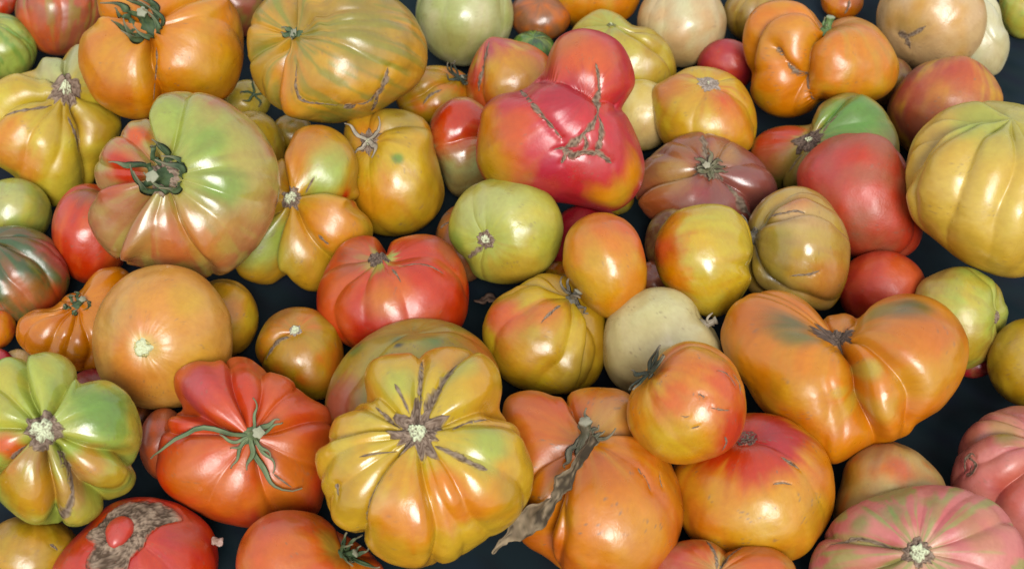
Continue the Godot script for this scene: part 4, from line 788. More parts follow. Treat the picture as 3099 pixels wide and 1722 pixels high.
	{"label": "yellow tomato with red streaks and a grey corky stem scar, above the brown purple one", "at": Vector3(0.1384, 0.04, -0.1557), "axis": Vector3(-0.024, 0.998, -0.049), "side": Vector3(-0.161, 0.045, 0.986), "right": Vector3(0.99, 0.106, 0.096), "up": Vector3(-0.018, 0.756, -0.654), "r": 0.0359, "h": 0.78, "dip": 0.16, "dip_w": 0.4, "lump": 0.02, "profile": [358, 349, 343, 338, 336, 335, 334, 331, 328, 327, 328, 331, 334, 339, 346, 351, 352, 356, 369, 385, 413, 413, 397, 383, 374, 369, 366, 364, 363, 362, 360, 354, 346, 337, 331, 328, 328, 331, 338, 349, 363, 380, 399, 410, 405, 392, 380, 368], "grooves": [[-1.29, 0.078, 0.2, 2.3, 0.2], [2.258, 0.065, 0.2, 2.3, 0.2], [-2.335, 0.065, 0.15, 2.3, 0.15], [0.221, 0.039, 0.2, 2.3, 0.2]], "skin": Color(0.412, 0.188, 0.009), "other": Color(0.411, 0.255, 0.012), "mottle": 0.5, "patches": [[Vector3(0.51, 0.8, -0.32), 0.36, Color(0.431, 0.064, 0.009), 0.8], [Vector3(-0, 0.7, 0.71), 0.4, Color(0.387, 0.088, 0.004), 0.6], [Vector3(0.8, 0.6, 0.1), 0.48, Color(0.411, 0.255, 0.012), 0.6], [Vector3(0.64, 0.52, -0.56), 0.4, Color(0.458, 0.141, 0.003), 0.5]], "scar": {"r": 0.269, "star": 0.9, "pale": 0.1, "kind": "corkg"}, "freckles": 0.3, "gloss": 1, "around": 151},
	{"label": "brown purple flattened ribbed tomato with a green brown stem scar, right of centre", "at": Vector3(0.1333, 0.0312, -0.0931), "axis": Vector3(0, 0.935, 0.355), "side": Vector3(-0.318, -0.337, 0.886), "right": Vector3(0.99, 0.106, 0.096), "up": Vector3(-0.011, 0.722, -0.691), "r": 0.0401, "h": 0.62, "dip": 0.2, "dip_w": 0.45, "lump": 0.02, "profile": [480, 452, 427, 404, 382, 365, 353, 345, 341, 339, 339, 344, 351, 357, 361, 365, 371, 378, 387, 398, 414, 438, 464, 483, 493, 494, 487, 472, 456, 440, 418, 393, 370, 352, 340, 331, 327, 326, 329, 337, 348, 364, 385, 410, 434, 455, 476, 494], "grooves": [[0.987, 0.28, 0.32, 2.3, 0.06], [2.791, 0.124, 0.12, 2.3, 0.12], [-2.899, 0.124, 0.12, 2.3, 0.12], [-1.241, 0.202, 0.14, 2.3, 0.14], [-2.099, 0.078, 0.14, 2.3, 0.14], [2.2, 0.078, 0.14, 2.3, 0.14], [1.72, 0.065, 0.16, 2.3, 0.16]], "skin": Color(0.180, 0.054, 0.041), "other": Color(0.259, 0.065, 0.028), "mottle": 0.7, "patches": [[Vector3(0.23, 0.53, 0.81), 0.41, Color(0.191, 0.072, 0.025), 0.6], [Vector3(-0.32, 0.77, 0.56), 0.34, Color(0.191, 0.072, 0.025), 0.6], [Vector3(0.52, 0.86, 0.04), 0.2, Color(0.280, 0.009, 0.017), 0.35], [Vector3(-0.49, 0.85, -0.21), 0.34, Color(0.329, 0.200, 0.052), 0.35], [Vector3(0.73, 0.6, 0.33), 0.41, Color(0.259, 0.065, 0.028), 0.5], [Vector3(0.22, 0.79, 0.57), 0.34, Color(0.329, 0.200, 0.052), 0.5], [Vector3(0.72, 0.38, 0.58), 0.34, Color(0.387, 0.088, 0.004), 0.4], [Vector3(0.17, 0.76, -0.62), 0.41, Color(0.180, 0.054, 0.041), 0.5]], "scar": {"r": 0.273, "star": 1, "pale": 0, "kind": "corkb"}, "calyx": {"r": 0.232, "n": 9, "long": 0.13, "curl": 1, "stub": 1, "kind": "olived", "seed": 13}, "cracks": [{"wide": 0.0055, "path": [Vector3(0.191, 0.904, -0.382), Vector3(0.282, 0.79, -0.545), Vector3(0.41, 0.602, -0.685), Vector3(0.422, 0.136, -0.896)]}, {"wide": 0.0066, "path": [Vector3(-0.719, 0.624, 0.307), Vector3(-0.359, 0.916, 0.179), Vector3(-0.102, 0.99, 0.093)]}], "freckles": 0.3, "gloss": 0, "around": 175},
	{"label": "tomato with one green lobe and a red side round a dark brown stem scar", "at": Vector3(0.2191, 0.0372, -0.1229), "axis": Vector3(-0.587, 0.677, 0.443), "side": Vector3(0.674, 0.105, 0.731), "right": Vector3(0.974, 0.169, 0.152), "up": Vector3(-0.023, 0.738, -0.675), "r": 0.0416, "h": 0.75, "dip": 0.2, "dip_w": 0.45, "lump": 0.02, "profile": [502, 496, 486, 477, 471, 465, 457, 446, 432, 409, 377, 348, 320, 290, 247, 216, 198, 201, 220, 258, 317, 381, 444, 489, 514, 520, 509, 492, 475, 456, 430, 406, 386, 372, 363, 359, 361, 367, 378, 394, 414, 434, 452, 468, 483, 498, 507, 506], "grooves": [[-1.488, 0.217, 0.18, 2.3, 0.18], [-2.555, 0.31, 0.22, 2.3, 0.22], [1.793, 0.186, 0.16, 2.3, 0.16], [2.587, 0.052, 0.15, 2.3, 0.15], [-0.829, 0.052, 0.2, 2.3, 0.2]], "skin": Color(0.196, 0.143, 0.022), "other": Color(0.329, 0.200, 0.052), "mottle": 0.5, "patches": [[Vector3(0.42, 0.64, -0.64), 0.67, Color(0.085, 0.179, 0.024), 1.5], [Vector3(-0.57, 0.78, 0.27), 0.4, Color(0.371, 0.024, 0.003), 1], [Vector3(-0.57, 0.82, 0.01), 0.27, Color(0.371, 0.024, 0.003), 0.7], [Vector3(-0.31, 0.79, 0.53), 0.33, Color(0.259, 0.065, 0.028), 0.6], [Vector3(0.06, 0.84, 0.55), 0.33, Color(0.196, 0.143, 0.022), 0.6]], "scar": {"r": 0.295, "star": 0.7, "pale": 0.25, "kind": "corkd"}, "cracks": [{"wide": 0.0019, "path": [Vector3(0.17, 0.958, -0.232), Vector3(0.176, 0.898, -0.402), Vector3(0.207, 0.767, -0.607)]}, {"wide": 0.0019, "path": [Vector3(0.036, 0.957, 0.287), Vector3(-0.025, 0.882, 0.471), Vector3(-0.08, 0.757, 0.649)]}], "freckles": 0.3, "gloss": 1, "around": 179},
	{"label": "dusky red smooth tomato left of the big pale yellow one", "at": Vector3(0.2316, 0.0475, -0.0626), "axis": Vector3(0.231, 0.737, -0.635), "side": Vector3(-0.252, 0.675, 0.693), "right": Vector3(0.968, 0.187, 0.169), "up": Vector3(-0.016, 0.713, -0.701), "r": 0.0413, "h": 0.95, "dip": 0.16, "dip_w": 0.42, "lump": 0.02, "profile": [382, 370, 363, 359, 360, 367, 377, 387, 400, 413, 417, 418, 422, 428, 434, 439, 443, 444, 447, 450, 451, 444, 426, 405, 386, 370, 358, 349, 345, 344, 347, 353, 361, 372, 387, 406, 425, 442, 459, 473, 486, 497, 499, 486, 463, 436, 414, 396], "grooves": [[-1.132, 0.124, 0.2, 2.3, 0.2]], "skin": Color(0.371, 0.024, 0.003), "other": Color(0.259, 0.065, 0.028), "mottle": 0.55, "patches": [[Vector3(0.74, 0.33, 0.59), 0.38, Color(0.346, 0.041, 0.041), 0.4], [Vector3(0.55, 0.83, -0.06), 0.32, Color(0.259, 0.065, 0.028), 0.6]], "vary": 0.5, "freckles": 0.3, "gloss": 2, "around": 187},
	{"label": "very large pale yellow ribbed tomato at the right edge", "at": Vector3(0.2985, 0.0879, -0.0282), "axis": Vector3(0.132, 0.922, -0.363), "side": Vector3(-0.397, 0.385, 0.834), "right": Vector3(0.942, 0.25, 0.225), "up": Vector3(-0.023, 0.715, -0.699), "r": 0.0537, "h": 0.85, "dip": 0.22, "dip_w": 0.5, "lump": 0.02, "profile": [525, 532, 538, 544, 548, 553, 556, 557, 559, 561, 558, 556, 559, 563, 571, 574, 576, 575, 574, 571, 559, 544, 534, 527, 520, 510, 499, 488, 474, 458, 451, 452, 460, 472, 487, 505, 527, 554, 579, 589, 588, 576, 560, 547, 536, 527, 522, 522], "grooves": [[1.352, 0.15, 0.13, 2.3, 0.13], [1.254, 0.15, 0.13, 2.3, 0.13], [1.175, 0.13, 0.13, 2.3, 0.13], [0.887, 0.1, 0.14, 2.3, 0.14], [1.824, 0.14, 0.13, 2.3, 0.13], [1.56, 0.14, 0.12, 2.3, 0.12], [0.334, 0.1, 0.14, 2.3, 0.14], [-0.205, 0.1, 0.15, 2.3, 0.15], [-0.661, 0.08, 0.16, 2.3, 0.16], [2.593, 0.12, 0.14, 2.3, 0.14]], "skin": Color(0.411, 0.242, 0.025), "other": Color(0.446, 0.283, 0.053), "mottle": 0.4, "shoulder": Color(0.249, 0.284, 0.048), "shoulder_r": 0.75, "shoulder_k": 0.5, "patches": [[Vector3(0.16, 0.92, 0.36), 0.37, Color(0.249, 0.284, 0.048), 0.6], [Vector3(0.16, 0.63, 0.76), 0.23, Color(0.329, 0.200, 0.052), 0.4], [Vector3(0.67, -0.73, 0.07), 0.28, Color(0.412, 0.188, 0.009), 0.5], [Vector3(0.96, 0.26, -0.07), 0.51, Color(0.474, 0.334, 0.049), 0.4]], "vary": 0.5, "freckles": 0.3, "gloss": 1, "around": 259},
	{"label": "small glossy dark red tomato between the tan ribbed and the heart shaped orange one", "at": Vector3(0.2389, 0.0258, 0.0005), "axis": Vector3(0.262, 0.526, -0.809), "side": Vector3(-0.216, 0.849, 0.482), "right": Vector3(0.964, 0.198, 0.179), "up": Vector3(0.001, 0.667, -0.745), "r": 0.0265, "h": 0.9, "dip": 0.16, "dip_w": 0.42, "lump": 0.02, "profile": [279, 278, 277, 274, 270, 266, 262, 258, 255, 252, 250, 249, 249, 249, 251, 253, 257, 261, 265, 269, 274, 278, 281, 283, 284, 283, 281, 278, 274, 270, 265, 261, 257, 254, 251, 249, 249, 249, 250, 252, 255, 258, 262, 266, 270, 274, 277, 278], "grooves": [], "skin": Color(0.371, 0.024, 0.003), "other": Color(0.431, 0.064, 0.009), "mottle": 0.4, "patches": [[Vector3(0.81, 0.42, -0.42), 0.48, Color(0.431, 0.064, 0.009), 0.8], [Vector3(0.61, -0.44, 0.66), 0.48, Color(0.280, 0.009, 0.017), 0.3]], "vary": 0.5, "freckles": 0.3, "gloss": 2, "around": 123},
	{"label": "yellow green tomato with its corky stem scar turned to the right, near the right edge", "at": Vector3(0.2816, 0.0356, 0.0332), "axis": Vector3(0.659, 0.571, 0.489), "side": Vector3(-0.752, 0.501, 0.428), "right": Vector3(0.947, 0.238, 0.214), "up": Vector3(0.008, 0.652, -0.758), "r": 0.0299, "h": 0.85, "dip": 0.16, "dip_w": 0.35, "lump": 0.02, "profile": [261, 269, 269, 264, 272, 283, 290, 293, 296, 301, 309, 317, 323, 323, 322, 322, 324, 329, 338, 338, 329, 317, 307, 300, 294, 291, 289, 289, 291, 294, 301, 309, 319, 327, 328, 326, 322, 317, 308, 298, 290, 282, 273, 263, 255, 250, 250, 254], "grooves": [[1.998, 0.155, 0.2, 2.3, 0.2], [-2.188, 0.217, 0.2, 2.3, 0.2], [1.414, 0.078, 0.25, 2.3, 0.25], [-1.205, 0.039, 0.25, 2.3, 0.25]], "skin": Color(0.360, 0.262, 0.029), "other": Color(0.249, 0.284, 0.048), "mottle": 0.5, "shoulder": Color(0.249, 0.284, 0.048), "shoulder_r": 0.7, "shoulder_k": 0.6, "patches": [[Vector3(-0.11, 0.73, -0.67), 0.41, Color(0.191, 0.072, 0.025), 0.7], [Vector3(0.58, -0.38, 0.72), 0.5, Color(0.329, 0.200, 0.052), 0.6], [Vector3(0.5, 0.59, -0.63), 0.41, Color(0.299, 0.162, 0.007), 0.5]], "scar": {"r": 0.149, "star": 0.9, "pale": 0, "kind": "corkb"}, "freckles": 0.3, "gloss": 1, "around": 144},
	{"label": "dark red tomato in the shade under the yellow green one near the right edge", "at": Vector3(0.2912, 0.0103, 0.0462), "axis": Vector3(-0.23, 0.97, -0.082), "side": Vector3(-0.232, 0.027, 0.972), "right": Vector3(0.945, 0.242, 0.218), "up": Vector3(0.017, 0.631, -0.776), "r": 0.013, "h": 0.78, "dip": 0.16, "dip_w": 0.42, "lump": 0.02, "profile": [146, 146, 144, 141, 137, 133, 129, 125, 122, 119, 117, 116, 115, 115, 116, 118, 120, 123, 127, 131, 136, 140, 144, 146, 148, 147, 146, 143, 139, 134, 130, 126, 122, 119, 117, 116, 115, 115, 116, 117, 120, 123, 126, 130, 134, 138, 142, 145], "grooves": [], "skin": Color(0.280, 0.009, 0.017), "other": Color(0.259, 0.065, 0.028), "mottle": 0.5, "freckles": 0.3, "gloss": 1, "around": 72},
	{"label": "mustard yellow smooth tomato cut by the right edge", "at": Vector3(0.3148, 0.0335, 0.067), "axis": Vector3(0.314, 0.683, -0.66), "side": Vector3(-0.361, 0.728, 0.583), "right": Vector3(0.932, 0.268, 0.242), "up": Vector3(0.02, 0.63, -0.776), "r": 0.0256, "h": 0.95, "dip": 0.16, "dip_w": 0.42, "lump": 0.02, "profile": [240, 241, 243, 246, 249, 252, 256, 260, 263, 267, 269, 270, 270, 269, 268, 265, 262, 259, 255, 252, 250, 248, 246, 246, 246, 247, 248, 250, 253, 256, 260, 263, 266, 268, 270, 270, 270, 268, 265, 262, 258, 254, 251, 247, 245, 242, 241, 240], "grooves": [], "skin": Color(0.299, 0.162, 0.007), "other": Color(0.411, 0.255, 0.012), "mottle": 0.5, "patches": [[Vector3(0.8, 0.23, 0.55), 0.57, Color(0.411, 0.255, 0.012), 0.4]], "vary": 0.5, "freckles": 0.3, "gloss": 1, "around": 127},
	{"label": "tan yellow ribbed tomato with dark dried sepals, behind the bright yellow and red one", "at": Vector3(0.1818, 0.0459, -0.0167), "axis": Vector3(-0.964, 0.248, -0.094), "side": Vector3(0.099, 0.665, 0.74), "right": Vector3(0.978, 0.154, 0.138), "up": Vector3(-0.005, 0.688, -0.726), "r": 0.0377, "h": 0.85, "dip": 0.22, "dip_w": 0.5, "lump": 0.02, "profile": [345, 343, 342, 342, 345, 350, 359, 370, 382, 392, 400, 405, 405, 400, 394, 388, 381, 372, 363, 354, 346, 341, 339, 341, 346, 355, 365, 374, 384, 395, 403, 401, 390, 377, 372, 372, 375, 384, 401, 430, 445, 432, 413, 394, 377, 363, 354, 348], "grooves": [[-1.558, 0.103, 0.14, 2.3, 0.14], [-1.284, 0.246, 0.16, 2.3, 0.16], [-0.669, 0.2, 0.06, 2.3, 0.32], [0.877, 0.252, 0.18, 2.3, 0.18], [1.483, 0.205, 0.16, 2.3, 0.16]], "skin": Color(0.329, 0.200, 0.052), "other": Color(0.299, 0.162, 0.007), "mottle": 0.5, "shoulder": Color(0.196, 0.143, 0.022), "shoulder_r": 0.8, "shoulder_k": 0.6, "patches": [[Vector3(0.7, 0.51, -0.5), 0.41, Color(0.437, 0.275, 0.126), 0.5], [Vector3(0.42, 0.36, -0.83), 0.27, Color(0.387, 0.088, 0.004), 0.4], [Vector3(0.78, 0.63, -0.03), 0.34, Color(0.196, 0.143, 0.022), 0.6], [Vector3(0.59, 0.59, 0.56), 0.34, Color(0.196, 0.143, 0.022), 0.7], [Vector3(0.97, 0.05, -0.24), 0.34, Color(0.329, 0.200, 0.052), 0.4], [Vector3(0.87, -0.4, 0.29), 0.41, Color(0.387, 0.088, 0.004), 0.4]], "calyx": {"r": 0.176, "n": 6, "long": 0.35, "curl": 0.6, "stub": 1, "kind": "dryd", "seed": 17}, "cracks": [{"wide": 0.0018, "path": [Vector3(0.255, 0.869, -0.423), Vector3(0.493, 0.682, -0.541), Vector3(0.628, 0.452, -0.634), Vector3(0.706, 0.252, -0.662)]}, {"wide": 0.0018, "path": [Vector3(0.862, 0.275, 0.425), Vector3(0.947, 0.038, 0.318), Vector3(0.965, -0.154, 0.211)]}], "freckles": 0.4, "gloss": 0, "around": 176},
	{"label": "bright yellow tomato blushed red on its left side, in front of the tan ribbed one", "at": Vector3(0.1201, 0.0559, 0.0031), "axis": Vector3(0.95, 0.286, 0.122), "side": Vector3(-0.293, 0.688, 0.665), "right": Vector3(0.99, 0.105, 0.095), "up": Vector3(-0.003, 0.682, -0.731), "r": 0.0331, "h": 0.88, "dip": 0.12, "dip_w": 0.42, "lump": 0.02, "profile": [298, 312, 323, 331, 343, 355, 363, 369, 371, 368, 363, 357, 353, 350, 349, 351, 351, 347, 341, 336, 331, 325, 318, 311, 305, 299, 295, 292, 290, 289, 290, 293, 298, 306, 317, 331, 347, 360, 365, 362, 354, 345, 335, 329, 325, 321, 301, 285], "grooves": [[1.667, 0.078, 0.2, 2.3, 0.2], [-2.247, 0.124, 0.25, 2.3, 0.25], [-1.624, 0.065, 0.2, 2.3, 0.2], [0.243, 0, 0.2, 2.3, 0.2]], "skin": Color(0.411, 0.255, 0.012), "other": Color(0.360, 0.262, 0.029), "mottle": 0.5, "patches": [[Vector3(0.72, -0.65, 0.25), 0.49, Color(0.431, 0.064, 0.009), 1.1], [Vector3(0.82, -0.5, -0.28), 0.38, Color(0.458, 0.141, 0.003), 0.8], [Vector3(0.53, -0.45, 0.71), 0.38, Color(0.458, 0.141, 0.003), 0.7], [Vector3(0.52, 0.8, 0.3), 0.45, Color(0.360, 0.262, 0.029), 0.5]], "freckles": 0.3, "gloss": 0, "around": 159},
	{"label": "brown tomato showing left of the bright yellow and red one", "at": Vector3(0.1079, 0.0195, -0.0467), "axis": Vector3(-0.091, 0.996, 0.024), "side": Vector3(-0.077, -0.031, 0.997), "right": Vector3(0.993, 0.089, 0.08), "up": Vector3(-0.004, 0.691, -0.723), "r": 0.0209, "h": 0.78, "dip": 0.16, "dip_w": 0.42, "lump": 0.02, "profile": [185, 186, 187, 190, 194, 199, 205, 212, 218, 224, 230, 233, 235, 234, 231, 225, 219, 213, 207, 201, 196, 192, 188, 187, 186, 187, 188, 191, 195, 200, 206, 213, 219, 225, 230, 234, 235, 234, 230, 225, 219, 212, 206, 200, 195, 191, 188, 186], "grooves": [], "skin": Color(0.191, 0.072, 0.025), "other": Color(0.329, 0.200, 0.052), "mottle": 0.5, "freckles": 0.3, "gloss": 1, "around": 93},
	{"label": "dull reddish tomato in the gap between the smooth oval and the bright yellow one", "at": Vector3(0.0934, 0.0106, -0.0212), "axis": Vector3(-0.078, 0.997, -0.002), "side": Vector3(-0.07, -0.003, 0.998), "right": Vector3(0.995, 0.078, 0.07), "up": Vector3(-0, 0.671, -0.741), "r": 0.0129, "h": 0.78, "dip": 0.16, "dip_w": 0.42, "lump": 0.02, "profile": [131, 131, 131, 130, 130, 129, 129, 128, 128, 127, 127, 127, 127, 127, 127, 127, 128, 128, 129, 130, 130, 131, 131, 131, 131, 131, 131, 131, 130, 130, 129, 128, 128, 127, 127, 127, 127, 127, 127, 127, 128, 128, 129, 129, 130, 130, 131, 131], "grooves": [], "skin": Color(0.259, 0.065, 0.028), "other": Color(0.387, 0.088, 0.004), "mottle": 0.5, "freckles": 0.3, "gloss": 1, "around": 72},
	{"label": "dark crimson tomato hidden behind the yellow green one in the centre", "at": Vector3(0.0503, 0.0252, -0.0412), "axis": Vector3(0.016, 0.428, -0.904), "side": Vector3(-0.054, 0.903, 0.427), "right": Vector3(0.998, 0.042, 0.038), "up": Vector3(-0.002, 0.692, -0.722), "r": 0.0262, "h": 0.78, "dip": 0.16, "dip_w": 0.42, "lump": 0.02, "profile": [259, 259, 259, 259, 260, 260, 261, 262, 263, 263, 264, 264, 264, 264, 264, 264, 263, 263, 262, 261, 261, 260, 260, 259, 259, 259, 260, 260, 261, 261, 262, 263, 263, 264, 264, 265, 265, 265, 264, 264, 263, 263, 262, 261, 260, 260, 259, 259], "grooves": [], "skin": Color(0.280, 0.009, 0.017), "other": Color(0.346, 0.041, 0.041), "mottle": 0.5, "vary": 0.5, "freckles": 0.3, "gloss": 1, "around": 118},
	{"label": "brown orange tomato with dark scratches, showing left of the yellow green one in the centre", "at": Vector3(-0.0326, 0.0195, -0.0467), "axis": Vector3(0.245, 0.816, -0.524), "side": Vector3(-0.022, 0.545, 0.838), "right": Vector3(0.999, -0.027, -0.024), "up": Vector3(0.001, 0.692, -0.722), "r": 0.0226, "h": 0.78, "dip": 0.16, "dip_w": 0.42, "lump": 0.02, "profile": [192, 193, 195, 199, 205, 212, 221, 230, 240, 250, 259, 265, 267, 264, 259, 250, 240, 230, 220, 212, 205, 199, 195, 193, 192, 193, 195, 199, 205, 212, 221, 230, 241, 251, 259, 265, 267, 265, 259, 251, 241, 230, 221, 212, 205, 199, 195, 193], "grooves": [], "skin": Color(0.191, 0.072, 0.025), "other": Color(0.387, 0.088, 0.004), "mottle": 0.5, "cracks": [{"wide": 0.0019, "path": [Vector3(-0.089, 0.622, 0.778), Vector3(-0.036, 0.763, 0.646), Vector3(0.099, 0.86, 0.501)]}, {"wide": 0.0019, "path": [Vector3(0.355, 0.467, 0.81), Vector3(0.459, 0.634, 0.622), Vector3(0.515, 0.723, 0.461)]}], "freckles": 0.3, "gloss": 1, "around": 101},
	{"label": "pale yellow green round tomato with a corky stem scar facing the viewer, in the centre", "at": Vector3(-0.0041, 0.0527, -0.0255), "axis": Vector3(-0.464, 0.479, 0.745), "side": Vector3(0.795, 0.597, 0.111), "right": Vector3(1, -0.004, -0.003), "up": Vector3(0, 0.698, -0.716), "r": 0.0356, "h": 0.8, "dip": 0.12, "dip_w": 0.32, "lump": 0.02, "profile": [369, 372, 372, 372, 371, 368, 364, 360, 357, 353, 351, 350, 350, 350, 352, 355, 360, 366, 369, 370, 370, 370, 370, 370, 370, 366, 355, 340, 323, 317, 328, 346, 351, 348, 344, 342, 342, 342, 343, 345, 349, 352, 356, 360, 362, 363, 363, 365], "grooves": [[-3.006, 0.039, 0.25, 2.3, 0.25], [-1.683, 0.039, 0.2, 2.3, 0.2], [2.356, 0.052, 0.25, 2.3, 0.25], [-1.2, 0.026, 0.2, 2.3, 0.2]], "skin": Color(0.313, 0.298, 0.043), "other": Color(0.385, 0.290, 0.025), "mottle": 0.4, "shoulder": Color(0.249, 0.284, 0.048), "shoulder_r": 0.65, "shoulder_k": 0.7, "patches": [[Vector3(-0.6, 0.78, -0.15), 0.22, Color(0.085, 0.179, 0.024), 0.5], [Vector3(0.12, 0.56, 0.82), 0.57, Color(0.412, 0.188, 0.009), 0.4], [Vector3(0.55, 0.63, -0.54), 0.5, Color(0.305, 0.305, 0.117), 0.4], [Vector3(-0.12, 0.76, -0.63), 0.43, Color(0.305, 0.305, 0.117), 0.4]], "scar": {"r": 0.215, "star": 0.25, "pale": 0.5, "kind": "corkb"}, "cracks": [{"wide": 0.0041, "path": [Vector3(-0.139, 0.985, 0.098), Vector3(-0.366, 0.92, 0.14), Vector3(-0.667, 0.719, 0.197)]}], "vary": 0.5, "freckles": 0.35, "gloss": 1, "around": 167},
	{"label": "smooth yellow orange oval tomato standing on end, in the centre", "at": Vector3(0.0573, 0.0648, 0.0157), "axis": Vector3(0.977, 0.116, -0.179), "side": Vector3(0.033, 0.748, 0.663), "right": Vector3(0.998, 0.052, 0.046), "up": Vector3(-0.001, 0.679, -0.734), "r": 0.029, "h": 0.8, "dip": 0.1, "dip_w": 0.42, "lump": 0.02, "profile": [254, 251, 251, 254, 261, 271, 282, 291, 300, 309, 316, 322, 327, 329, 330, 328, 325, 319, 312, 303, 290, 278, 269, 264, 261, 254, 248, 243, 240, 241, 247, 255, 266, 279, 294, 311, 323, 331, 333, 329, 321, 315, 308, 300, 289, 277, 267, 260], "grooves": [], "skin": Color(0.412, 0.188, 0.009), "other": Color(0.458, 0.141, 0.003), "mottle": 0.5, "patches": [[Vector3(0.61, 0.2, 0.77), 0.59, Color(0.431, 0.064, 0.009), 0.5], [Vector3(0.46, 0.86, 0.22), 0.34, Color(0.431, 0.064, 0.009), 0.6], [Vector3(0.68, 0.39, -0.63), 0.51, Color(0.458, 0.141, 0.003), 0.6], [Vector3(0.28, -0.83, -0.48), 0.51, Color(0.299, 0.162, 0.007), 0.4], [Vector3(0.9, -0.39, -0.21), 0.51, Color(0.411, 0.255, 0.012), 0.4], [Vector3(0.46, 0.65, 0.61), 0.42, Color(0.431, 0.064, 0.009), 0.5]], "vary": 0.5, "freckles": 0.35, "gloss": 1, "around": 141},
	{"label": "dull yellow tomato between the yellow green one and the smooth oval in the centre", "at": Vector3(0.0358, 0.0177, -0.0165), "axis": Vector3(-0.03, 1, 0.001), "side": Vector3(-0.027, -0.002, 1), "right": Vector3(0.999, 0.03, 0.027), "up": Vector3(-0, 0.673, -0.74), "r": 0.0138, "h": 0.78, "dip": 0.16, "dip_w": 0.42, "lump": 0.02, "profile": [151, 151, 149, 147, 143, 140, 137, 133, 131, 128, 127, 126, 126, 126, 127, 129, 131, 134, 137, 140, 144, 147, 149, 151, 152, 151, 149, 147, 144, 140, 137, 134, 131, 129, 127, 126, 126, 126, 127, 128, 131, 133, 137, 140, 143, 147, 149, 151], "grooves": [], "skin": Color(0.299, 0.162, 0.007), "other": Color(0.387, 0.088, 0.004), "mottle": 0.5, "freckles": 0.3, "gloss": 1, "around": 72},
	{"label": "golden ribbed tomato with pink shoulder and dried stem, below the smooth oval in the centre", "at": Vector3(0.0213, 0.0333, 0.0474), "axis": Vector3(0.489, 0.804, -0.34), "side": Vector3(-0.234, 0.496, 0.836), "right": Vector3(1, 0.019, 0.017), "up": Vector3(0.001, 0.639, -0.769), "r": 0.0385, "h": 0.78, "dip": 0.2, "dip_w": 0.42, "lump": 0.02, "profile": [392, 393, 398, 404, 406, 407, 410, 414, 415, 409, 403, 403, 405, 401, 383, 373, 367, 370, 380, 391, 396, 397, 398, 398, 393, 383, 375, 369, 368, 368, 365, 359, 353, 347, 342, 339, 340, 346, 358, 373, 386, 399, 407, 405, 398, 393, 392, 392], "grooves": [[1.734, 0.202, 0.16, 2.3, 0.16], [1.35, 0.068, 0.2, 2.3, 0.2], [-0.353, 0.101, 0.2, 2.3, 0.2], [-0.925, 0.16, 0.06, 2.3, 0.32], [-1.283, 0.101, 0.2, 2.3, 0.2], [0.667, 0.068, 0.2, 2.3, 0.2], [2.098, 0.101, 0.2, 2.3, 0.2]], "skin": Color(0.299, 0.162, 0.007), "other": Color(0.411, 0.255, 0.012), "mottle": 0.5, "patches": [[Vector3(0.67, 0.24, 0.7), 0.38, Color(0.431, 0.064, 0.009), 0.75], [Vector3(0.64, 0.75, 0.16), 0.29, Color(0.431, 0.064, 0.009), 0.55], [Vector3(0.69, 0.65, -0.32), 0.38, Color(0.411, 0.255, 0.012), 0.5], [Vector3(0.69, 0.13, -0.71), 0.38, Color(0.196, 0.143, 0.022), 0.4], [Vector3(0.22, 0.58, 0.78), 0.25, Color(0.412, 0.188, 0.009), 0.5], [Vector3(0.99, -0.03, 0.11), 0.38, Color(0.412, 0.188, 0.009), 0.5]], "calyx": {"r": 0.191, "n": 6, "long": 0.3, "curl": 0.9, "stub": 1, "kind": "dryd", "seed": 19}, "cracks": [{"wide": 0.0017, "path": [Vector3(0.436, 0.897, 0.077), Vector3(0.556, 0.823, 0.113), Vector3(0.695, 0.703, 0.151), Vector3(0.78, 0.601, 0.172)]}], "freckles": 0.3, "gloss": 1, "around": 188},
	{"label": "creamy white smooth tomato under the scratched orange and red one", "at": Vector3(0.0909, 0.0369, 0.0542), "axis": Vector3(0.912, 0.385, -0.144), "side": Vector3(-0.205, 0.731, 0.651), "right": Vector3(0.994, 0.082, 0.074), "up": Vector3(0.005, 0.637, -0.771), "r": 0.0353, "h": 0.85, "dip": 0.14, "dip_w": 0.42, "lump": 0.02, "profile": [367, 353, 338, 316, 301, 303, 317, 329, 332, 334, 336, 338, 339, 339, 339, 340, 342, 344, 347, 352, 355, 355, 352, 352, 354, 358, 365, 372, 376, 379, 378, 372, 363, 354, 349, 346, 347, 349, 353, 360, 369, 378, 381, 380, 380, 381, 380, 376], "grooves": [[1.693, 0.155, 0.25, 2.3, 0.25]], "skin": Color(0.502, 0.408, 0.196), "other": Color(0.445, 0.350, 0.149), "mottle": 0.6, "patches": [[Vector3(0.66, 0.29, 0.69), 0.55, Color(0.305, 0.305, 0.117), 0.3], [Vector3(0.79, 0.61, 0.06), 0.41, Color(0.427, 0.374, 0.209), 0.4], [Vector3(0.59, -0.77, -0.26), 0.41, Color(0.329, 0.200, 0.052), 0.25]], "calyx": {"r": 0.152, "n": 2, "long": 0.2, "curl": 0.8, "stub": 1, "kind": "dry", "seed": 23}, "vary": 0.25, "freckles": 0.4, "gloss": 1, "around": 174},
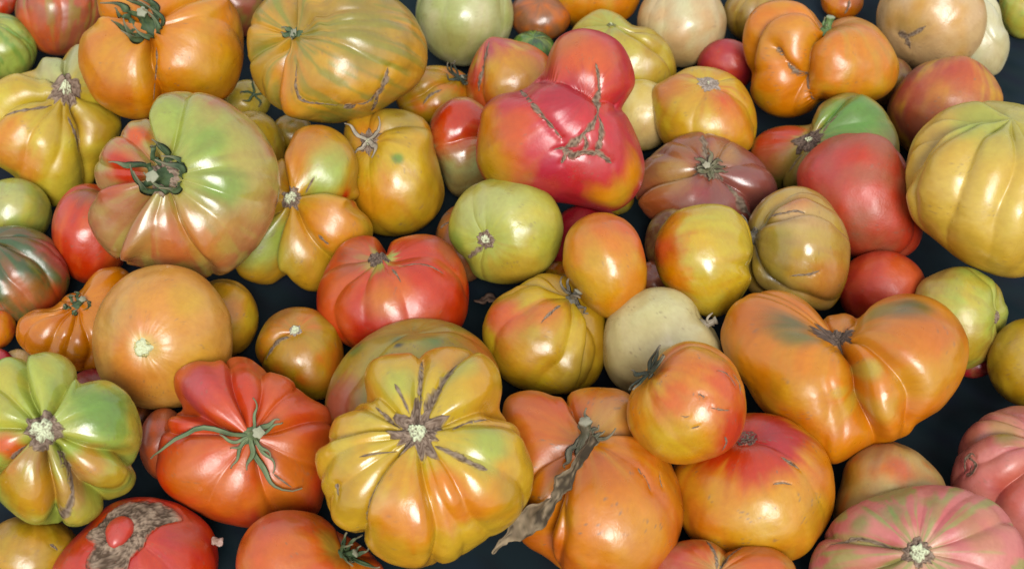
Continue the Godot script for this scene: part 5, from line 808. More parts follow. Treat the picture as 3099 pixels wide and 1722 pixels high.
	{"label": "orange tomato blushed red with brown scratches, dark stem cap on its left, atop others", "at": Vector3(0.095, 0.0862, 0.1367), "axis": Vector3(-0.777, 0.527, -0.344), "side": Vector3(0.12, 0.661, 0.741), "right": Vector3(0.992, 0.096, 0.087), "up": Vector3(0.011, 0.602, -0.798), "r": 0.0327, "h": 0.82, "dip": 0.1, "dip_w": 0.35, "lump": 0.02, "profile": [319, 317, 318, 321, 324, 328, 331, 333, 336, 337, 337, 336, 334, 327, 317, 305, 295, 288, 285, 284, 286, 291, 302, 312, 321, 330, 337, 342, 347, 349, 352, 352, 349, 345, 342, 338, 335, 331, 329, 329, 332, 335, 338, 339, 336, 332, 327, 323], "grooves": [[0.515, 0.026, 0.2, 2.3, 0.2], [-1.351, 0.039, 0.15, 2.3, 0.15]], "skin": Color(0.458, 0.141, 0.003), "other": Color(0.412, 0.188, 0.009), "mottle": 0.5, "patches": [[Vector3(0.76, -0.64, -0.12), 0.5, Color(0.371, 0.024, 0.003), 1.2], [Vector3(0.79, -0.12, -0.61), 0.46, Color(0.431, 0.064, 0.009), 0.8], [Vector3(0.85, 0.48, 0.23), 0.33, Color(0.431, 0.064, 0.009), 0.6], [Vector3(0.84, 0.39, -0.37), 0.6, Color(0.431, 0.064, 0.009), 0.35], [Vector3(0.82, 0.03, 0.58), 0.53, Color(0.411, 0.255, 0.012), 0.6], [Vector3(0.18, 0.91, -0.36), 0.33, Color(0.346, 0.041, 0.041), 0.4]], "calyx": {"r": 0.264, "n": 7, "long": 0.3, "curl": 0.4, "stub": 0, "kind": "black", "seed": 25}, "cracks": [{"wide": 0.0009, "path": [Vector3(0.711, 0.213, -0.67), Vector3(0.667, -0.047, -0.743), Vector3(0.686, -0.308, -0.659)]}, {"wide": 0.0008, "path": [Vector3(0.527, -0.176, -0.832), Vector3(0.558, -0.365, -0.746), Vector3(0.629, -0.468, -0.621)]}, {"wide": 0.0008, "path": [Vector3(0.989, 0, -0.148), Vector3(0.961, -0.174, -0.213), Vector3(0.889, -0.353, -0.292)]}, {"wide": 0.0008, "path": [Vector3(0.928, 0.305, 0.213), Vector3(0.956, 0.23, 0.182), Vector3(0.973, 0.188, 0.135)]}, {"wide": 0.0012, "path": [Vector3(0.928, 0.307, -0.211), Vector3(0.948, 0.232, -0.216), Vector3(0.959, 0.175, -0.223)]}, {"wide": 0.0009, "path": [Vector3(0.865, -0.5, 0.046), Vector3(0.78, -0.619, 0.092), Vector3(0.676, -0.705, 0.213)]}, {"wide": 0.0008, "path": [Vector3(0.968, 0.021, 0.251), Vector3(0.98, -0.015, 0.198), Vector3(0.989, -0.046, 0.142)]}], "freckles": 0.9, "gloss": 1, "around": 181},
	{"label": "huge orange heart shaped tomato with green patches and a dark hollow between its lobes", "at": Vector3(0.1928, 0.0598, 0.0933), "axis": Vector3(-0.28, 0.893, -0.353), "side": Vector3(-0.108, 0.336, 0.936), "right": Vector3(0.97, 0.179, 0.161), "up": Vector3(0.015, 0.623, -0.782), "r": 0.0557, "h": 0.7, "dip": 0.5, "dip_w": 0.42, "lump": 0.02, "profile": [666, 692, 707, 709, 693, 664, 622, 566, 496, 411, 317, 325, 334, 331, 334, 348, 481, 590, 662, 720, 753, 758, 747, 705, 644, 587, 556, 540, 521, 491, 468, 459, 462, 474, 499, 542, 519, 485, 472, 470, 475, 493, 506, 496, 524, 567, 598, 633], "grooves": [[-0.167, 0.5, 0.32, 2.3, 0.06], [2.876, 0.2, 0.24, 2.3, 0.045], [-2.43, 0.25, 0.045, 2.3, 0.24], [-0.605, 0.2, 0.256, 2.3, 0.048], [0.335, 0.039, 0.12, 2.3, 0.12], [0.181, 0.039, 0.12, 2.3, 0.12], [2.239, 0.078, 0.12, 2.3, 0.12], [2.499, 0.065, 0.12, 2.3, 0.12]], "skin": Color(0.458, 0.141, 0.003), "other": Color(0.387, 0.088, 0.004), "mottle": 0.4, "streak": Color(0.299, 0.162, 0.007), "streak_k": 0.25, "patches": [[Vector3(0.07, 0.9, 0.42), 0.19, Color(0.101, 0.076, 0.014), 1.1], [Vector3(0.31, 0.89, 0.33), 0.15, Color(0.139, 0.100, 0.015), 0.8], [Vector3(0.03, 0.74, -0.67), 0.2, Color(0.101, 0.076, 0.014), 1], [Vector3(-0.09, 0.87, -0.49), 0.14, Color(0.196, 0.143, 0.022), 0.7], [Vector3(0.76, 0.6, -0.26), 0.14, Color(0.360, 0.262, 0.029), 0.7], [Vector3(0.93, 0.36, 0.11), 0.12, Color(0.360, 0.262, 0.029), 0.5], [Vector3(1, 0.06, 0.01), 0.17, Color(0.360, 0.262, 0.029), 0.5], [Vector3(0.37, 0.55, -0.75), 0.29, Color(0.387, 0.088, 0.004), 0.5], [Vector3(0.58, 0.78, 0.23), 0.25, Color(0.458, 0.141, 0.003), 0.4], [Vector3(0.75, 0.36, 0.55), 0.29, Color(0.412, 0.188, 0.009), 0.6], [Vector3(0.7, 0.24, -0.67), 0.29, Color(0.412, 0.188, 0.009), 0.6], [Vector3(0.94, 0.03, -0.33), 0.17, Color(0.360, 0.262, 0.029), 0.4], [Vector3(-0.02, 0.81, 0.59), 0.21, Color(0.387, 0.088, 0.004), 0.6], [Vector3(0.48, 0.04, 0.88), 0.17, Color(0.412, 0.188, 0.009), 0.5], [Vector3(0.98, 0.02, 0.19), 0.21, Color(0.412, 0.188, 0.009), 0.5], [Vector3(0.4, 0.25, -0.88), 0.21, Color(0.412, 0.188, 0.009), 0.4]], "scar": {"r": 0.331, "star": 0.2, "pale": 0, "kind": "corkd"}, "freckles": 0.35, "gloss": 1, "around": 260},
	{"label": "orange tomato cut by the left edge, beside the orange ribbed one", "at": Vector3(-0.3305, 0.02, 0.0272), "axis": Vector3(0.262, 0.963, -0.065), "side": Vector3(0.251, -0.003, 0.968), "right": Vector3(0.932, -0.27, -0.243), "up": Vector3(-0.011, 0.648, -0.761), "r": 0.0147, "h": 0.78, "dip": 0.16, "dip_w": 0.42, "lump": 0.02, "profile": [144, 144, 144, 145, 145, 146, 147, 148, 149, 150, 151, 151, 151, 151, 151, 150, 149, 148, 147, 146, 145, 144, 143, 143, 143, 142, 143, 143, 144, 145, 146, 147, 148, 149, 150, 151, 151, 151, 151, 151, 150, 150, 149, 148, 147, 146, 145, 145], "grooves": [], "skin": Color(0.458, 0.141, 0.003), "other": Color(0.431, 0.064, 0.009), "mottle": 0.5, "freckles": 0.3, "gloss": 1, "around": 72},
	{"label": "orange ribbed tomato with spidery green stem cap, partly behind the smooth yellow orange one", "at": Vector3(-0.2746, 0.0296, 0.033), "axis": Vector3(0.331, 0.943, 0.025), "side": Vector3(0.076, -0.053, 0.996), "right": Vector3(0.95, -0.231, -0.208), "up": Vector3(-0.009, 0.649, -0.761), "r": 0.0328, "h": 0.75, "dip": 0.2, "dip_w": 0.45, "lump": 0.02, "profile": [394, 401, 412, 425, 438, 453, 466, 456, 413, 368, 275, 207, 198, 193, 187, 178, 169, 164, 164, 172, 197, 245, 286, 319, 338, 347, 352, 345, 332, 317, 303, 292, 285, 281, 280, 283, 290, 301, 313, 327, 345, 365, 381, 388, 390, 390, 389, 390], "grooves": [[1.581, 0.101, 0.14, 2.3, 0.14], [0.471, 0.118, 0.16, 2.3, 0.16], [0.017, 0.118, 0.14, 2.3, 0.14], [-0.38, 0.118, 0.14, 2.3, 0.14], [-3.033, 0.322, 0.2, 2.3, 0.2], [1.009, 0.085, 0.16, 2.3, 0.16], [2.445, 0.202, 0.14, 2.3, 0.14]], "skin": Color(0.458, 0.141, 0.003), "other": Color(0.387, 0.088, 0.004), "mottle": 0.4, "calyx": {"r": 0.182, "n": 6, "long": 0.42, "curl": 0.7, "stub": 1, "kind": "dgreen", "seed": 31, "lifted": 1}, "freckles": 0.3, "gloss": 0, "around": 158},
	{"label": "yellow orange tomato half hidden behind the right side of the smooth yellow orange one", "at": Vector3(-0.1837, 0.0218, 0.0214), "axis": Vector3(0.453, 0.592, -0.667), "side": Vector3(0.161, 0.681, 0.714), "right": Vector3(0.978, -0.157, -0.141), "up": Vector3(-0.005, 0.651, -0.759), "r": 0.0235, "h": 0.78, "dip": 0.16, "dip_w": 0.42, "lump": 0.02, "profile": [219, 219, 221, 223, 226, 230, 234, 238, 243, 247, 250, 252, 253, 252, 250, 247, 242, 238, 233, 228, 224, 221, 219, 217, 216, 217, 218, 220, 223, 227, 232, 236, 241, 245, 249, 252, 253, 252, 251, 247, 244, 239, 235, 230, 226, 223, 221, 219], "grooves": [], "skin": Color(0.412, 0.188, 0.009), "other": Color(0.299, 0.162, 0.007), "mottle": 0.5, "patches": [[Vector3(0.59, 0.49, -0.64), 0.43, Color(0.411, 0.255, 0.012), 0.8], [Vector3(0.86, 0.48, -0.15), 0.32, Color(0.387, 0.088, 0.004), 0.4]], "vary": 0.5, "freckles": 0.4, "gloss": 1, "around": 111},
	{"label": "big smooth yellow orange tomato with a pale round stem mark facing the viewer, at left", "at": Vector3(-0.2086, 0.0561, 0.0663), "axis": Vector3(-0.037, 0.655, 0.754), "side": Vector3(0.999, 0, 0.049), "right": Vector3(0.967, -0.188, -0.17), "up": Vector3(-0.01, 0.641, -0.768), "r": 0.0424, "h": 0.9, "dip": 0.05, "dip_w": 0.2, "lump": 0.02, "profile": [413, 414, 417, 419, 420, 422, 426, 432, 437, 438, 438, 438, 437, 435, 432, 429, 424, 419, 414, 409, 406, 403, 401, 400, 400, 402, 406, 412, 419, 425, 430, 433, 434, 433, 430, 428, 427, 427, 429, 431, 437, 444, 448, 444, 435, 427, 420, 415], "grooves": [], "skin": Color(0.438, 0.211, 0.038), "other": Color(0.457, 0.188, 0.025), "mottle": 0.6, "patches": [[Vector3(0.17, 0.77, -0.62), 0.5, Color(0.458, 0.141, 0.003), 0.35], [Vector3(-0.11, 0.97, -0.2), 0.33, Color(0.431, 0.064, 0.009), 0.3], [Vector3(0.57, 0.81, 0.14), 0.45, Color(0.412, 0.188, 0.009), 0.4], [Vector3(-0.39, 0.83, -0.4), 0.28, Color(0.329, 0.200, 0.052), 0.35], [Vector3(0.01, 1, -0.01), 0.21, Color(0.474, 0.319, 0.092), 0.8], [Vector3(0.52, 0.6, -0.61), 0.28, Color(0.411, 0.255, 0.012), 0.35], [Vector3(-0.17, 0.91, 0.37), 0.39, Color(0.431, 0.064, 0.009), 0.25], [Vector3(0.68, 0.63, 0.37), 0.33, Color(0.411, 0.255, 0.012), 0.4]], "scar": {"r": 0.151, "star": 0, "pale": 0.82, "kind": "palescar"}, "vary": 0.5, "freckles": 0.4, "gloss": 1, "around": 215},
	{"label": "small mustard tomato with a pale cracked stem mark, right of the red lobed one", "at": Vector3(-0.1322, 0.0235, 0.0514), "axis": Vector3(0.007, 1, 0.021), "side": Vector3(0.243, -0.022, 0.97), "right": Vector3(0.988, -0.117, -0.105), "up": Vector3(-0.008, 0.631, -0.776), "r": 0.0277, "h": 0.85, "dip": 0.14, "dip_w": 0.3, "lump": 0.02, "profile": [274, 272, 272, 273, 276, 279, 281, 282, 284, 286, 287, 287, 288, 289, 289, 289, 288, 287, 284, 280, 276, 274, 273, 272, 268, 259, 248, 239, 233, 228, 226, 226, 228, 234, 243, 256, 272, 289, 303, 316, 325, 324, 316, 306, 296, 288, 281, 277], "grooves": [[1.458, 0.186, 0.16, 2.3, 0.16]], "skin": Color(0.299, 0.162, 0.007), "other": Color(0.387, 0.088, 0.004), "mottle": 0.5, "patches": [[Vector3(-0.57, 0.78, 0.27), 0.45, Color(0.259, 0.065, 0.028), 0.4], [Vector3(0.51, 0.24, -0.83), 0.36, Color(0.387, 0.088, 0.004), 0.6], [Vector3(0.48, 0.87, 0.09), 0.54, Color(0.299, 0.162, 0.007), 0.5]], "scar": {"r": 0.178, "star": 0.2, "pale": 0.7, "kind": "corkg"}, "cracks": [{"wide": 0.0039, "path": [Vector3(0.16, 0.978, 0.131), Vector3(0.162, 0.908, 0.387), Vector3(0.266, 0.747, 0.609), Vector3(0.339, 0.479, 0.809)]}], "freckles": 0.5, "gloss": 1, "around": 134},
	{"label": "glossy red tomato with green shading round its sunken stem scar, left of centre", "at": Vector3(-0.0763, 0.0353, 0.013), "axis": Vector3(-0.208, 0.965, -0.16), "side": Vector3(0.265, 0.213, 0.94), "right": Vector3(0.996, -0.067, -0.06), "up": Vector3(-0.001, 0.664, -0.748), "r": 0.0442, "h": 0.78, "dip": 0.3, "dip_w": 0.5, "lump": 0.02, "profile": [492, 491, 490, 489, 488, 487, 480, 467, 444, 415, 387, 362, 337, 289, 372, 409, 429, 444, 452, 450, 447, 449, 454, 463, 471, 476, 481, 476, 468, 454, 438, 425, 413, 403, 395, 391, 390, 393, 400, 412, 426, 443, 456, 468, 480, 489, 492, 493], "grooves": [[-2.881, 0.42, 0.2, 2.3, 0.2], [1.076, 0.078, 0.2, 2.3, 0.2], [0.569, 0.062, 0.2, 2.3, 0.2], [1.964, 0.094, 0.25, 2.3, 0.25], [-1.186, 0.062, 0.25, 2.3, 0.25], [-0.146, 0.047, 0.2, 2.3, 0.2]], "skin": Color(0.371, 0.024, 0.003), "other": Color(0.431, 0.064, 0.009), "mottle": 0.6, "shoulder": Color(0.249, 0.284, 0.048), "shoulder_r": 0.28, "shoulder_k": 0.9, "patches": [[Vector3(-0.14, 0.92, 0.38), 0.34, Color(0.259, 0.065, 0.028), 0.6], [Vector3(0.32, 0.67, 0.67), 0.34, Color(0.387, 0.088, 0.004), 0.4], [Vector3(0.76, 0.63, 0.16), 0.23, Color(0.412, 0.188, 0.009), 0.35], [Vector3(0.8, 0.31, -0.51), 0.4, Color(0.371, 0.024, 0.003), 0.7], [Vector3(-0.04, 0.53, -0.85), 0.28, Color(0.259, 0.065, 0.028), 0.5], [Vector3(0.72, 0.44, 0.53), 0.34, Color(0.280, 0.009, 0.017), 0.25], [Vector3(0.97, 0.11, -0.22), 0.34, Color(0.431, 0.064, 0.009), 0.5], [Vector3(0.74, 0.66, -0.08), 0.23, Color(0.387, 0.088, 0.004), 0.4], [Vector3(0.6, 0.14, -0.79), 0.28, Color(0.371, 0.024, 0.003), 0.6], [Vector3(0.45, 0.35, 0.82), 0.28, Color(0.431, 0.064, 0.009), 0.4]], "scar": {"r": 0.205, "star": 0.4, "pale": 0, "kind": "corkd"}, "cracks": [{"wide": 0.0013, "path": [Vector3(0.374, 0.897, -0.234), Vector3(0.387, 0.804, -0.451), Vector3(0.443, 0.645, -0.623), Vector3(0.482, 0.498, -0.721)]}, {"wide": 0.002, "path": [Vector3(0.354, 0.927, -0.128), Vector3(0.503, 0.85, -0.155), Vector3(0.622, 0.765, -0.167)]}], "freckles": 0.35, "gloss": 1, "around": 210},
	{"label": "olive yellow tomato with dark green spots, behind the big ribbed yellow one in front", "at": Vector3(-0.0596, 0.0402, 0.0883), "axis": Vector3(0.021, 0.85, -0.526), "side": Vector3(0.072, 0.523, 0.849), "right": Vector3(0.997, -0.056, -0.05), "up": Vector3(-0.006, 0.613, -0.79), "r": 0.0454, "h": 0.72, "dip": 0.16, "dip_w": 0.42, "lump": 0.02, "profile": [526, 527, 524, 512, 495, 479, 463, 448, 432, 419, 408, 399, 393, 389, 387, 386, 386, 388, 394, 403, 416, 431, 446, 464, 485, 508, 528, 533, 522, 490, 457, 431, 411, 396, 387, 384, 386, 392, 403, 417, 435, 458, 484, 508, 522, 528, 531, 529], "grooves": [[0.769, 0.065, 0.2, 2.3, 0.2], [-1.595, 0.039, 0.2, 2.3, 0.2]], "skin": Color(0.271, 0.162, 0.012), "other": Color(0.196, 0.143, 0.022), "mottle": 0.5, "patches": [[Vector3(0.25, 0.96, 0.14), 0.14, Color(0.038, 0.073, 0.019), 1.4], [Vector3(0.38, 0.9, -0.22), 0.14, Color(0.078, 0.134, 0.026), 1], [Vector3(0.05, 0.69, 0.72), 0.18, Color(0.096, 0.125, 0.026), 0.8], [Vector3(0.58, 0.02, 0.81), 0.36, Color(0.259, 0.065, 0.028), 0.9], [Vector3(0.06, 0.58, -0.81), 0.29, Color(0.387, 0.088, 0.004), 0.6], [Vector3(0.62, 0.77, 0.16), 0.47, Color(0.360, 0.262, 0.029), 0.5], [Vector3(-0.2, 0.89, 0.42), 0.31, Color(0.329, 0.200, 0.052), 0.4], [Vector3(0.02, 0.74, 0.67), 0.05, Color(0.050, 0.050, 0.038), 0.9], [Vector3(0.42, 0.89, 0.16), 0.04, Color(0.050, 0.050, 0.038), 0.9]], "freckles": 0.6, "gloss": 1, "around": 230},
	{"label": "brownish red tomato half hidden behind the left side of the red lobed one", "at": Vector3(-0.2058, 0.0182, 0.1166), "axis": Vector3(-0.083, 0.396, -0.914), "side": Vector3(0.238, 0.899, 0.368), "right": Vector3(0.968, -0.187, -0.169), "up": Vector3(-0.029, 0.582, -0.813), "r": 0.0177, "h": 0.78, "dip": 0.16, "dip_w": 0.42, "lump": 0.02, "profile": [146, 147, 148, 152, 156, 162, 170, 178, 188, 197, 206, 213, 215, 214, 208, 200, 190, 181, 172, 164, 157, 152, 148, 146, 145, 145, 147, 150, 155, 160, 168, 176, 186, 195, 204, 211, 214, 213, 208, 200, 191, 181, 172, 164, 158, 153, 149, 147], "grooves": [], "skin": Color(0.259, 0.065, 0.028), "other": Color(0.431, 0.064, 0.009), "mottle": 0.5, "freckles": 0.3, "gloss": 1, "around": 90},
	{"label": "red lobed tomato with a long dried sepal and star shaped green cap, front left", "at": Vector3(-0.1518, 0.0399, 0.1311), "axis": Vector3(0.249, 0.852, 0.461), "side": Vector3(0.968, -0.197, -0.158), "right": Vector3(0.981, -0.145, -0.13), "up": Vector3(-0.023, 0.58, -0.814), "r": 0.0495, "h": 0.72, "dip": 0.18, "dip_w": 0.45, "lump": 0.02, "profile": [498, 508, 518, 504, 462, 433, 429, 436, 435, 429, 438, 463, 496, 507, 510, 508, 549, 571, 568, 511, 421, 457, 473, 488, 492, 499, 519, 525, 519, 503, 486, 474, 469, 466, 465, 467, 474, 487, 505, 517, 521, 549, 572, 546, 517, 501, 493, 492], "grooves": [[-1.855, 0.24, 0.288, 2.3, 0.054], [-2.673, 0.28, 0.054, 2.3, 0.288], [-2.994, 0.186, 0.12, 2.3, 0.12], [1.264, 0.149, 0.2, 2.3, 0.2], [-1.321, 0.149, 0.14, 2.3, 0.14], [-0.874, 0.094, 0.12, 2.3, 0.12], [-0.218, 0.149, 0.14, 2.3, 0.14], [2.168, 0.062, 0.2, 2.3, 0.2], [0.443, 0.062, 0.2, 2.3, 0.2]], "skin": Color(0.431, 0.064, 0.009), "other": Color(0.371, 0.024, 0.003), "mottle": 0.5, "patches": [[Vector3(-0.54, 0.61, -0.58), 0.32, Color(0.346, 0.041, 0.041), 0.8], [Vector3(-0.21, 0.7, -0.69), 0.28, Color(0.371, 0.024, 0.003), 0.6], [Vector3(-0.4, 0.7, 0.59), 0.46, Color(0.387, 0.088, 0.004), 0.6], [Vector3(0.5, 0.82, 0.28), 0.46, Color(0.387, 0.088, 0.004), 0.6], [Vector3(-0.85, 0.49, 0.18), 0.23, Color(0.371, 0.024, 0.003), 0.5], [Vector3(0.32, 0.64, 0.7), 0.28, Color(0.458, 0.141, 0.003), 0.4], [Vector3(-0.82, 0.56, -0.16), 0.18, Color(0.371, 0.024, 0.003), 0.7], [Vector3(-0.67, 0.62, 0.41), 0.28, Color(0.387, 0.088, 0.004), 0.5], [Vector3(0.68, 0.73, -0.09), 0.23, Color(0.371, 0.024, 0.003), 0.4], [Vector3(0.06, 0.84, -0.53), 0.23, Color(0.371, 0.024, 0.003), 0.4]], "calyx": {"r": 0.193, "n": 9, "long": 0.42, "curl": 0.35, "stub": 1, "kind": "calyxg", "seed": 37, "sepals": [[-2.895, 1.493, 0.0025, 0.25], [1.398, 0.826, 0.0029, 0.12], [2.735, 0.418, 0.0014, 0.3], [2.276, 0.452, 0.0014, 0.3], [-0.693, 0.397, 0.0027, 0.5], [-0.246, 0.426, 0.0012, 0.7], [-1.225, 0.481, 0.0012, 0.8], [0.856, 0.501, 0.0014, 0.3], [0.797, 0.345, 0.0014, 0.3], [2.377, 0.28, 0.0014, 0.4], [1.446, 0.411, 0.0027, 0.3]]}, "cracks": [{"wide": 0.0016, "path": [Vector3(0.262, 0.867, 0.425), Vector3(0.341, 0.81, 0.477), Vector3(0.436, 0.724, 0.535)]}], "freckles": 0.3, "gloss": 1, "around": 260},
	{"label": "yellow green pumpkin ribbed tomato with a cracked brown lobe, at the left edge", "at": Vector3(-0.2486, 0.0716, 0.1495), "axis": Vector3(0.097, 0.876, 0.472), "side": Vector3(0.992, -0.048, -0.115), "right": Vector3(0.946, -0.24, -0.216), "up": Vector3(-0.035, 0.59, -0.807), "r": 0.0453, "h": 0.72, "dip": 0.22, "dip_w": 0.45, "lump": 0.02, "profile": [453, 450, 446, 444, 438, 426, 412, 386, 343, 319, 395, 440, 461, 473, 479, 488, 517, 518, 504, 486, 469, 456, 447, 437, 428, 420, 415, 414, 417, 424, 434, 444, 455, 468, 480, 479, 475, 492, 500, 494, 478, 458, 480, 496, 485, 446, 440, 447], "grooves": [[-1.939, 0.356, 0.17, 2.3, 0.17], [-1.139, 0.36, 0.06, 2.3, 0.32], [0.372, 0.28, 0.288, 2.3, 0.054], [1.013, 0.36, 0.06, 2.3, 0.32], [1.529, 0.304, 0.1, 2.3, 0.1], [2.551, 0.34, 0.288, 2.3, 0.054], [-2.965, 0.25, 0.2, 2.3, 0.2], [-2.377, 0.214, 0.2, 2.3, 0.2]], "skin": Color(0.249, 0.284, 0.048), "other": Color(0.360, 0.262, 0.029), "mottle": 0.5, "shoulder": Color(0.249, 0.284, 0.048), "shoulder_r": 0.7, "shoulder_k": 0.4, "patches": [[Vector3(0.65, 0.72, -0.24), 0.43, Color(0.085, 0.179, 0.024), 0.637], [Vector3(0.24, 0.55, -0.8), 0.24, Color(0.249, 0.284, 0.048), 0.595], [Vector3(-0.25, 0.71, 0.66), 0.43, Color(0.299, 0.162, 0.007), 1.02], [Vector3(-0.03, 0.63, 0.78), 0.33, Color(0.412, 0.188, 0.009), 0.51], [Vector3(0.44, 0.55, 0.71), 0.29, Color(0.329, 0.200, 0.052), 0.85], [Vector3(0.56, 0.72, 0.42), 0.24, Color(0.387, 0.088, 0.004), 0.51], [Vector3(-0.49, 0.85, 0.19), 0.19, Color(0.431, 0.064, 0.009), 0.765], [Vector3(0.92, 0.14, 0.37), 0.19, Color(0.360, 0.262, 0.029), 0.51], [Vector3(0.7, 0.36, 0.61), 0.24, Color(0.299, 0.162, 0.007), 0.68], [Vector3(-0.08, 0.94, 0.32), 0.19, Color(0.259, 0.065, 0.028), 0.425]], "scar": {"r": 0.296, "star": 0.25, "pale": 0.55, "kind": "corkb"}, "cracks": [{"wide": 0.0052, "path": [Vector3(0.163, 0.944, 0.286), Vector3(0.263, 0.847, 0.463), Vector3(0.311, 0.733, 0.605), Vector3(0.268, 0.599, 0.755), Vector3(0.142, 0.35, 0.926), Vector3(0, 0.001, 1)]}, {"wide": 0.0026, "path": [Vector3(-0.566, 0.731, 0.382), Vector3(-0.47, 0.832, 0.294), Vector3(-0.335, 0.921, 0.199)]}], "freckles": 0.3, "gloss": 0, "around": 250},
	{"label": "small peach tomato just visible above the yellow green pumpkin ribbed one", "at": Vector3(-0.311, 0.0087, 0.0503), "axis": Vector3(0.243, 0.966, -0.089), "side": Vector3(0.247, 0.027, 0.969), "right": Vector3(0.938, -0.257, -0.232), "up": Vector3(-0.02, 0.628, -0.778), "r": 0.0109, "h": 0.78, "dip": 0.16, "dip_w": 0.42, "lump": 0.02, "profile": [108, 108, 108, 108, 108, 108, 108, 108, 109, 109, 109, 110, 110, 110, 110, 110, 110, 110, 110, 109, 109, 109, 108, 108, 107, 107, 107, 107, 107, 107, 107, 108, 108, 109, 109, 109, 110, 110, 110, 111, 111, 111, 110, 110, 110, 109, 109, 109], "grooves": [], "skin": Color(0.437, 0.275, 0.126), "other": Color(0.329, 0.200, 0.052), "mottle": 0.5, "freckles": 0.3, "gloss": 1, "around": 72},
	{"label": "small rosy red tomato at the left edge above the yellow green pumpkin ribbed one", "at": Vector3(-0.3192, 0.0171, 0.0576), "axis": Vector3(0.251, 0.964, -0.092), "side": Vector3(0.256, 0.025, 0.966), "right": Vector3(0.934, -0.266, -0.24), "up": Vector3(-0.021, 0.628, -0.778), "r": 0.0105, "h": 0.78, "dip": 0.16, "dip_w": 0.42, "lump": 0.02, "profile": [97, 97, 98, 99, 100, 102, 103, 106, 108, 110, 112, 113, 113, 113, 113, 111, 109, 107, 105, 103, 101, 99, 98, 97, 96, 96, 97, 98, 99, 101, 103, 105, 107, 109, 111, 113, 113, 113, 113, 111, 110, 108, 105, 103, 101, 100, 98, 98], "grooves": [], "skin": Color(0.280, 0.009, 0.017), "other": Color(0.346, 0.041, 0.041), "mottle": 0.5, "freckles": 0.3, "gloss": 1, "around": 72},
	{"label": "dusty red tomato in the gap under the smooth yellow orange one", "at": Vector3(-0.2579, 0.0117, 0.0724), "axis": Vector3(0.205, 0.974, -0.1), "side": Vector3(0.216, 0.054, 0.975), "right": Vector3(0.954, -0.222, -0.2), "up": Vector3(-0.023, 0.613, -0.79), "r": 0.0148, "h": 0.78, "dip": 0.16, "dip_w": 0.42, "lump": 0.02, "profile": [155, 154, 153, 152, 150, 148, 146, 145, 144, 143, 142, 142, 142, 142, 143, 145, 146, 148, 149, 151, 152, 153, 154, 154, 153, 153, 151, 150, 148, 147, 145, 144, 143, 142, 141, 141, 142, 142, 143, 145, 146, 148, 150, 152, 153, 154, 155, 155], "grooves": [], "skin": Color(0.280, 0.009, 0.017), "other": Color(0.259, 0.065, 0.028), "mottle": 0.5, "freckles": 0.3, "gloss": 2, "around": 72},
	{"label": "brown orange tomato in the dark gap left of the red lobed one", "at": Vector3(-0.2293, 0.0089, 0.0855), "axis": Vector3(0.183, 0.977, -0.111), "side": Vector3(0.199, 0.073, 0.977), "right": Vector3(0.963, -0.2, -0.181), "up": Vector3(-0.025, 0.601, -0.799), "r": 0.0112, "h": 0.78, "dip": 0.16, "dip_w": 0.42, "lump": 0.02, "profile": [108, 108, 108, 108, 109, 110, 111, 112, 113, 114, 115, 116, 116, 116, 116, 116, 115, 114, 113, 112, 110, 109, 108, 108, 107, 107, 107, 108, 108, 109, 110, 111, 112, 114, 115, 115, 116, 116, 116, 116, 115, 114, 113, 112, 111, 110, 109, 108], "grooves": [], "skin": Color(0.118, 0.040, 0.017), "other": Color(0.387, 0.088, 0.004), "mottle": 0.5, "freckles": 0.3, "gloss": 1, "around": 72},
	{"label": "mustard tomato in the lower left corner under the cracked brown lobe", "at": Vector3(-0.2644, 0.0227, 0.1941), "axis": Vector3(0.112, 0.659, -0.744), "side": Vector3(0.316, 0.686, 0.655), "right": Vector3(0.941, -0.251, -0.226), "up": Vector3(-0.063, 0.526, -0.848), "r": 0.0242, "h": 0.85, "dip": 0.16, "dip_w": 0.42, "lump": 0.02, "profile": [266, 262, 257, 251, 245, 239, 234, 230, 227, 224, 223, 223, 224, 227, 230, 234, 239, 244, 249, 254, 259, 261, 262, 262, 259, 255, 250, 245, 239, 234, 229, 225, 222, 220, 220, 220, 222, 225, 229, 233, 239, 245, 251, 257, 262, 266, 268, 268], "grooves": [], "skin": Color(0.299, 0.162, 0.007), "other": Color(0.412, 0.188, 0.009), "mottle": 0.5, "cracks": [{"wide": 0.0015, "path": [Vector3(0.801, 0.504, -0.324), Vector3(0.794, 0.427, -0.433), Vector3(0.792, 0.36, -0.493)]}], "freckles": 0.3, "gloss": 1, "around": 132},
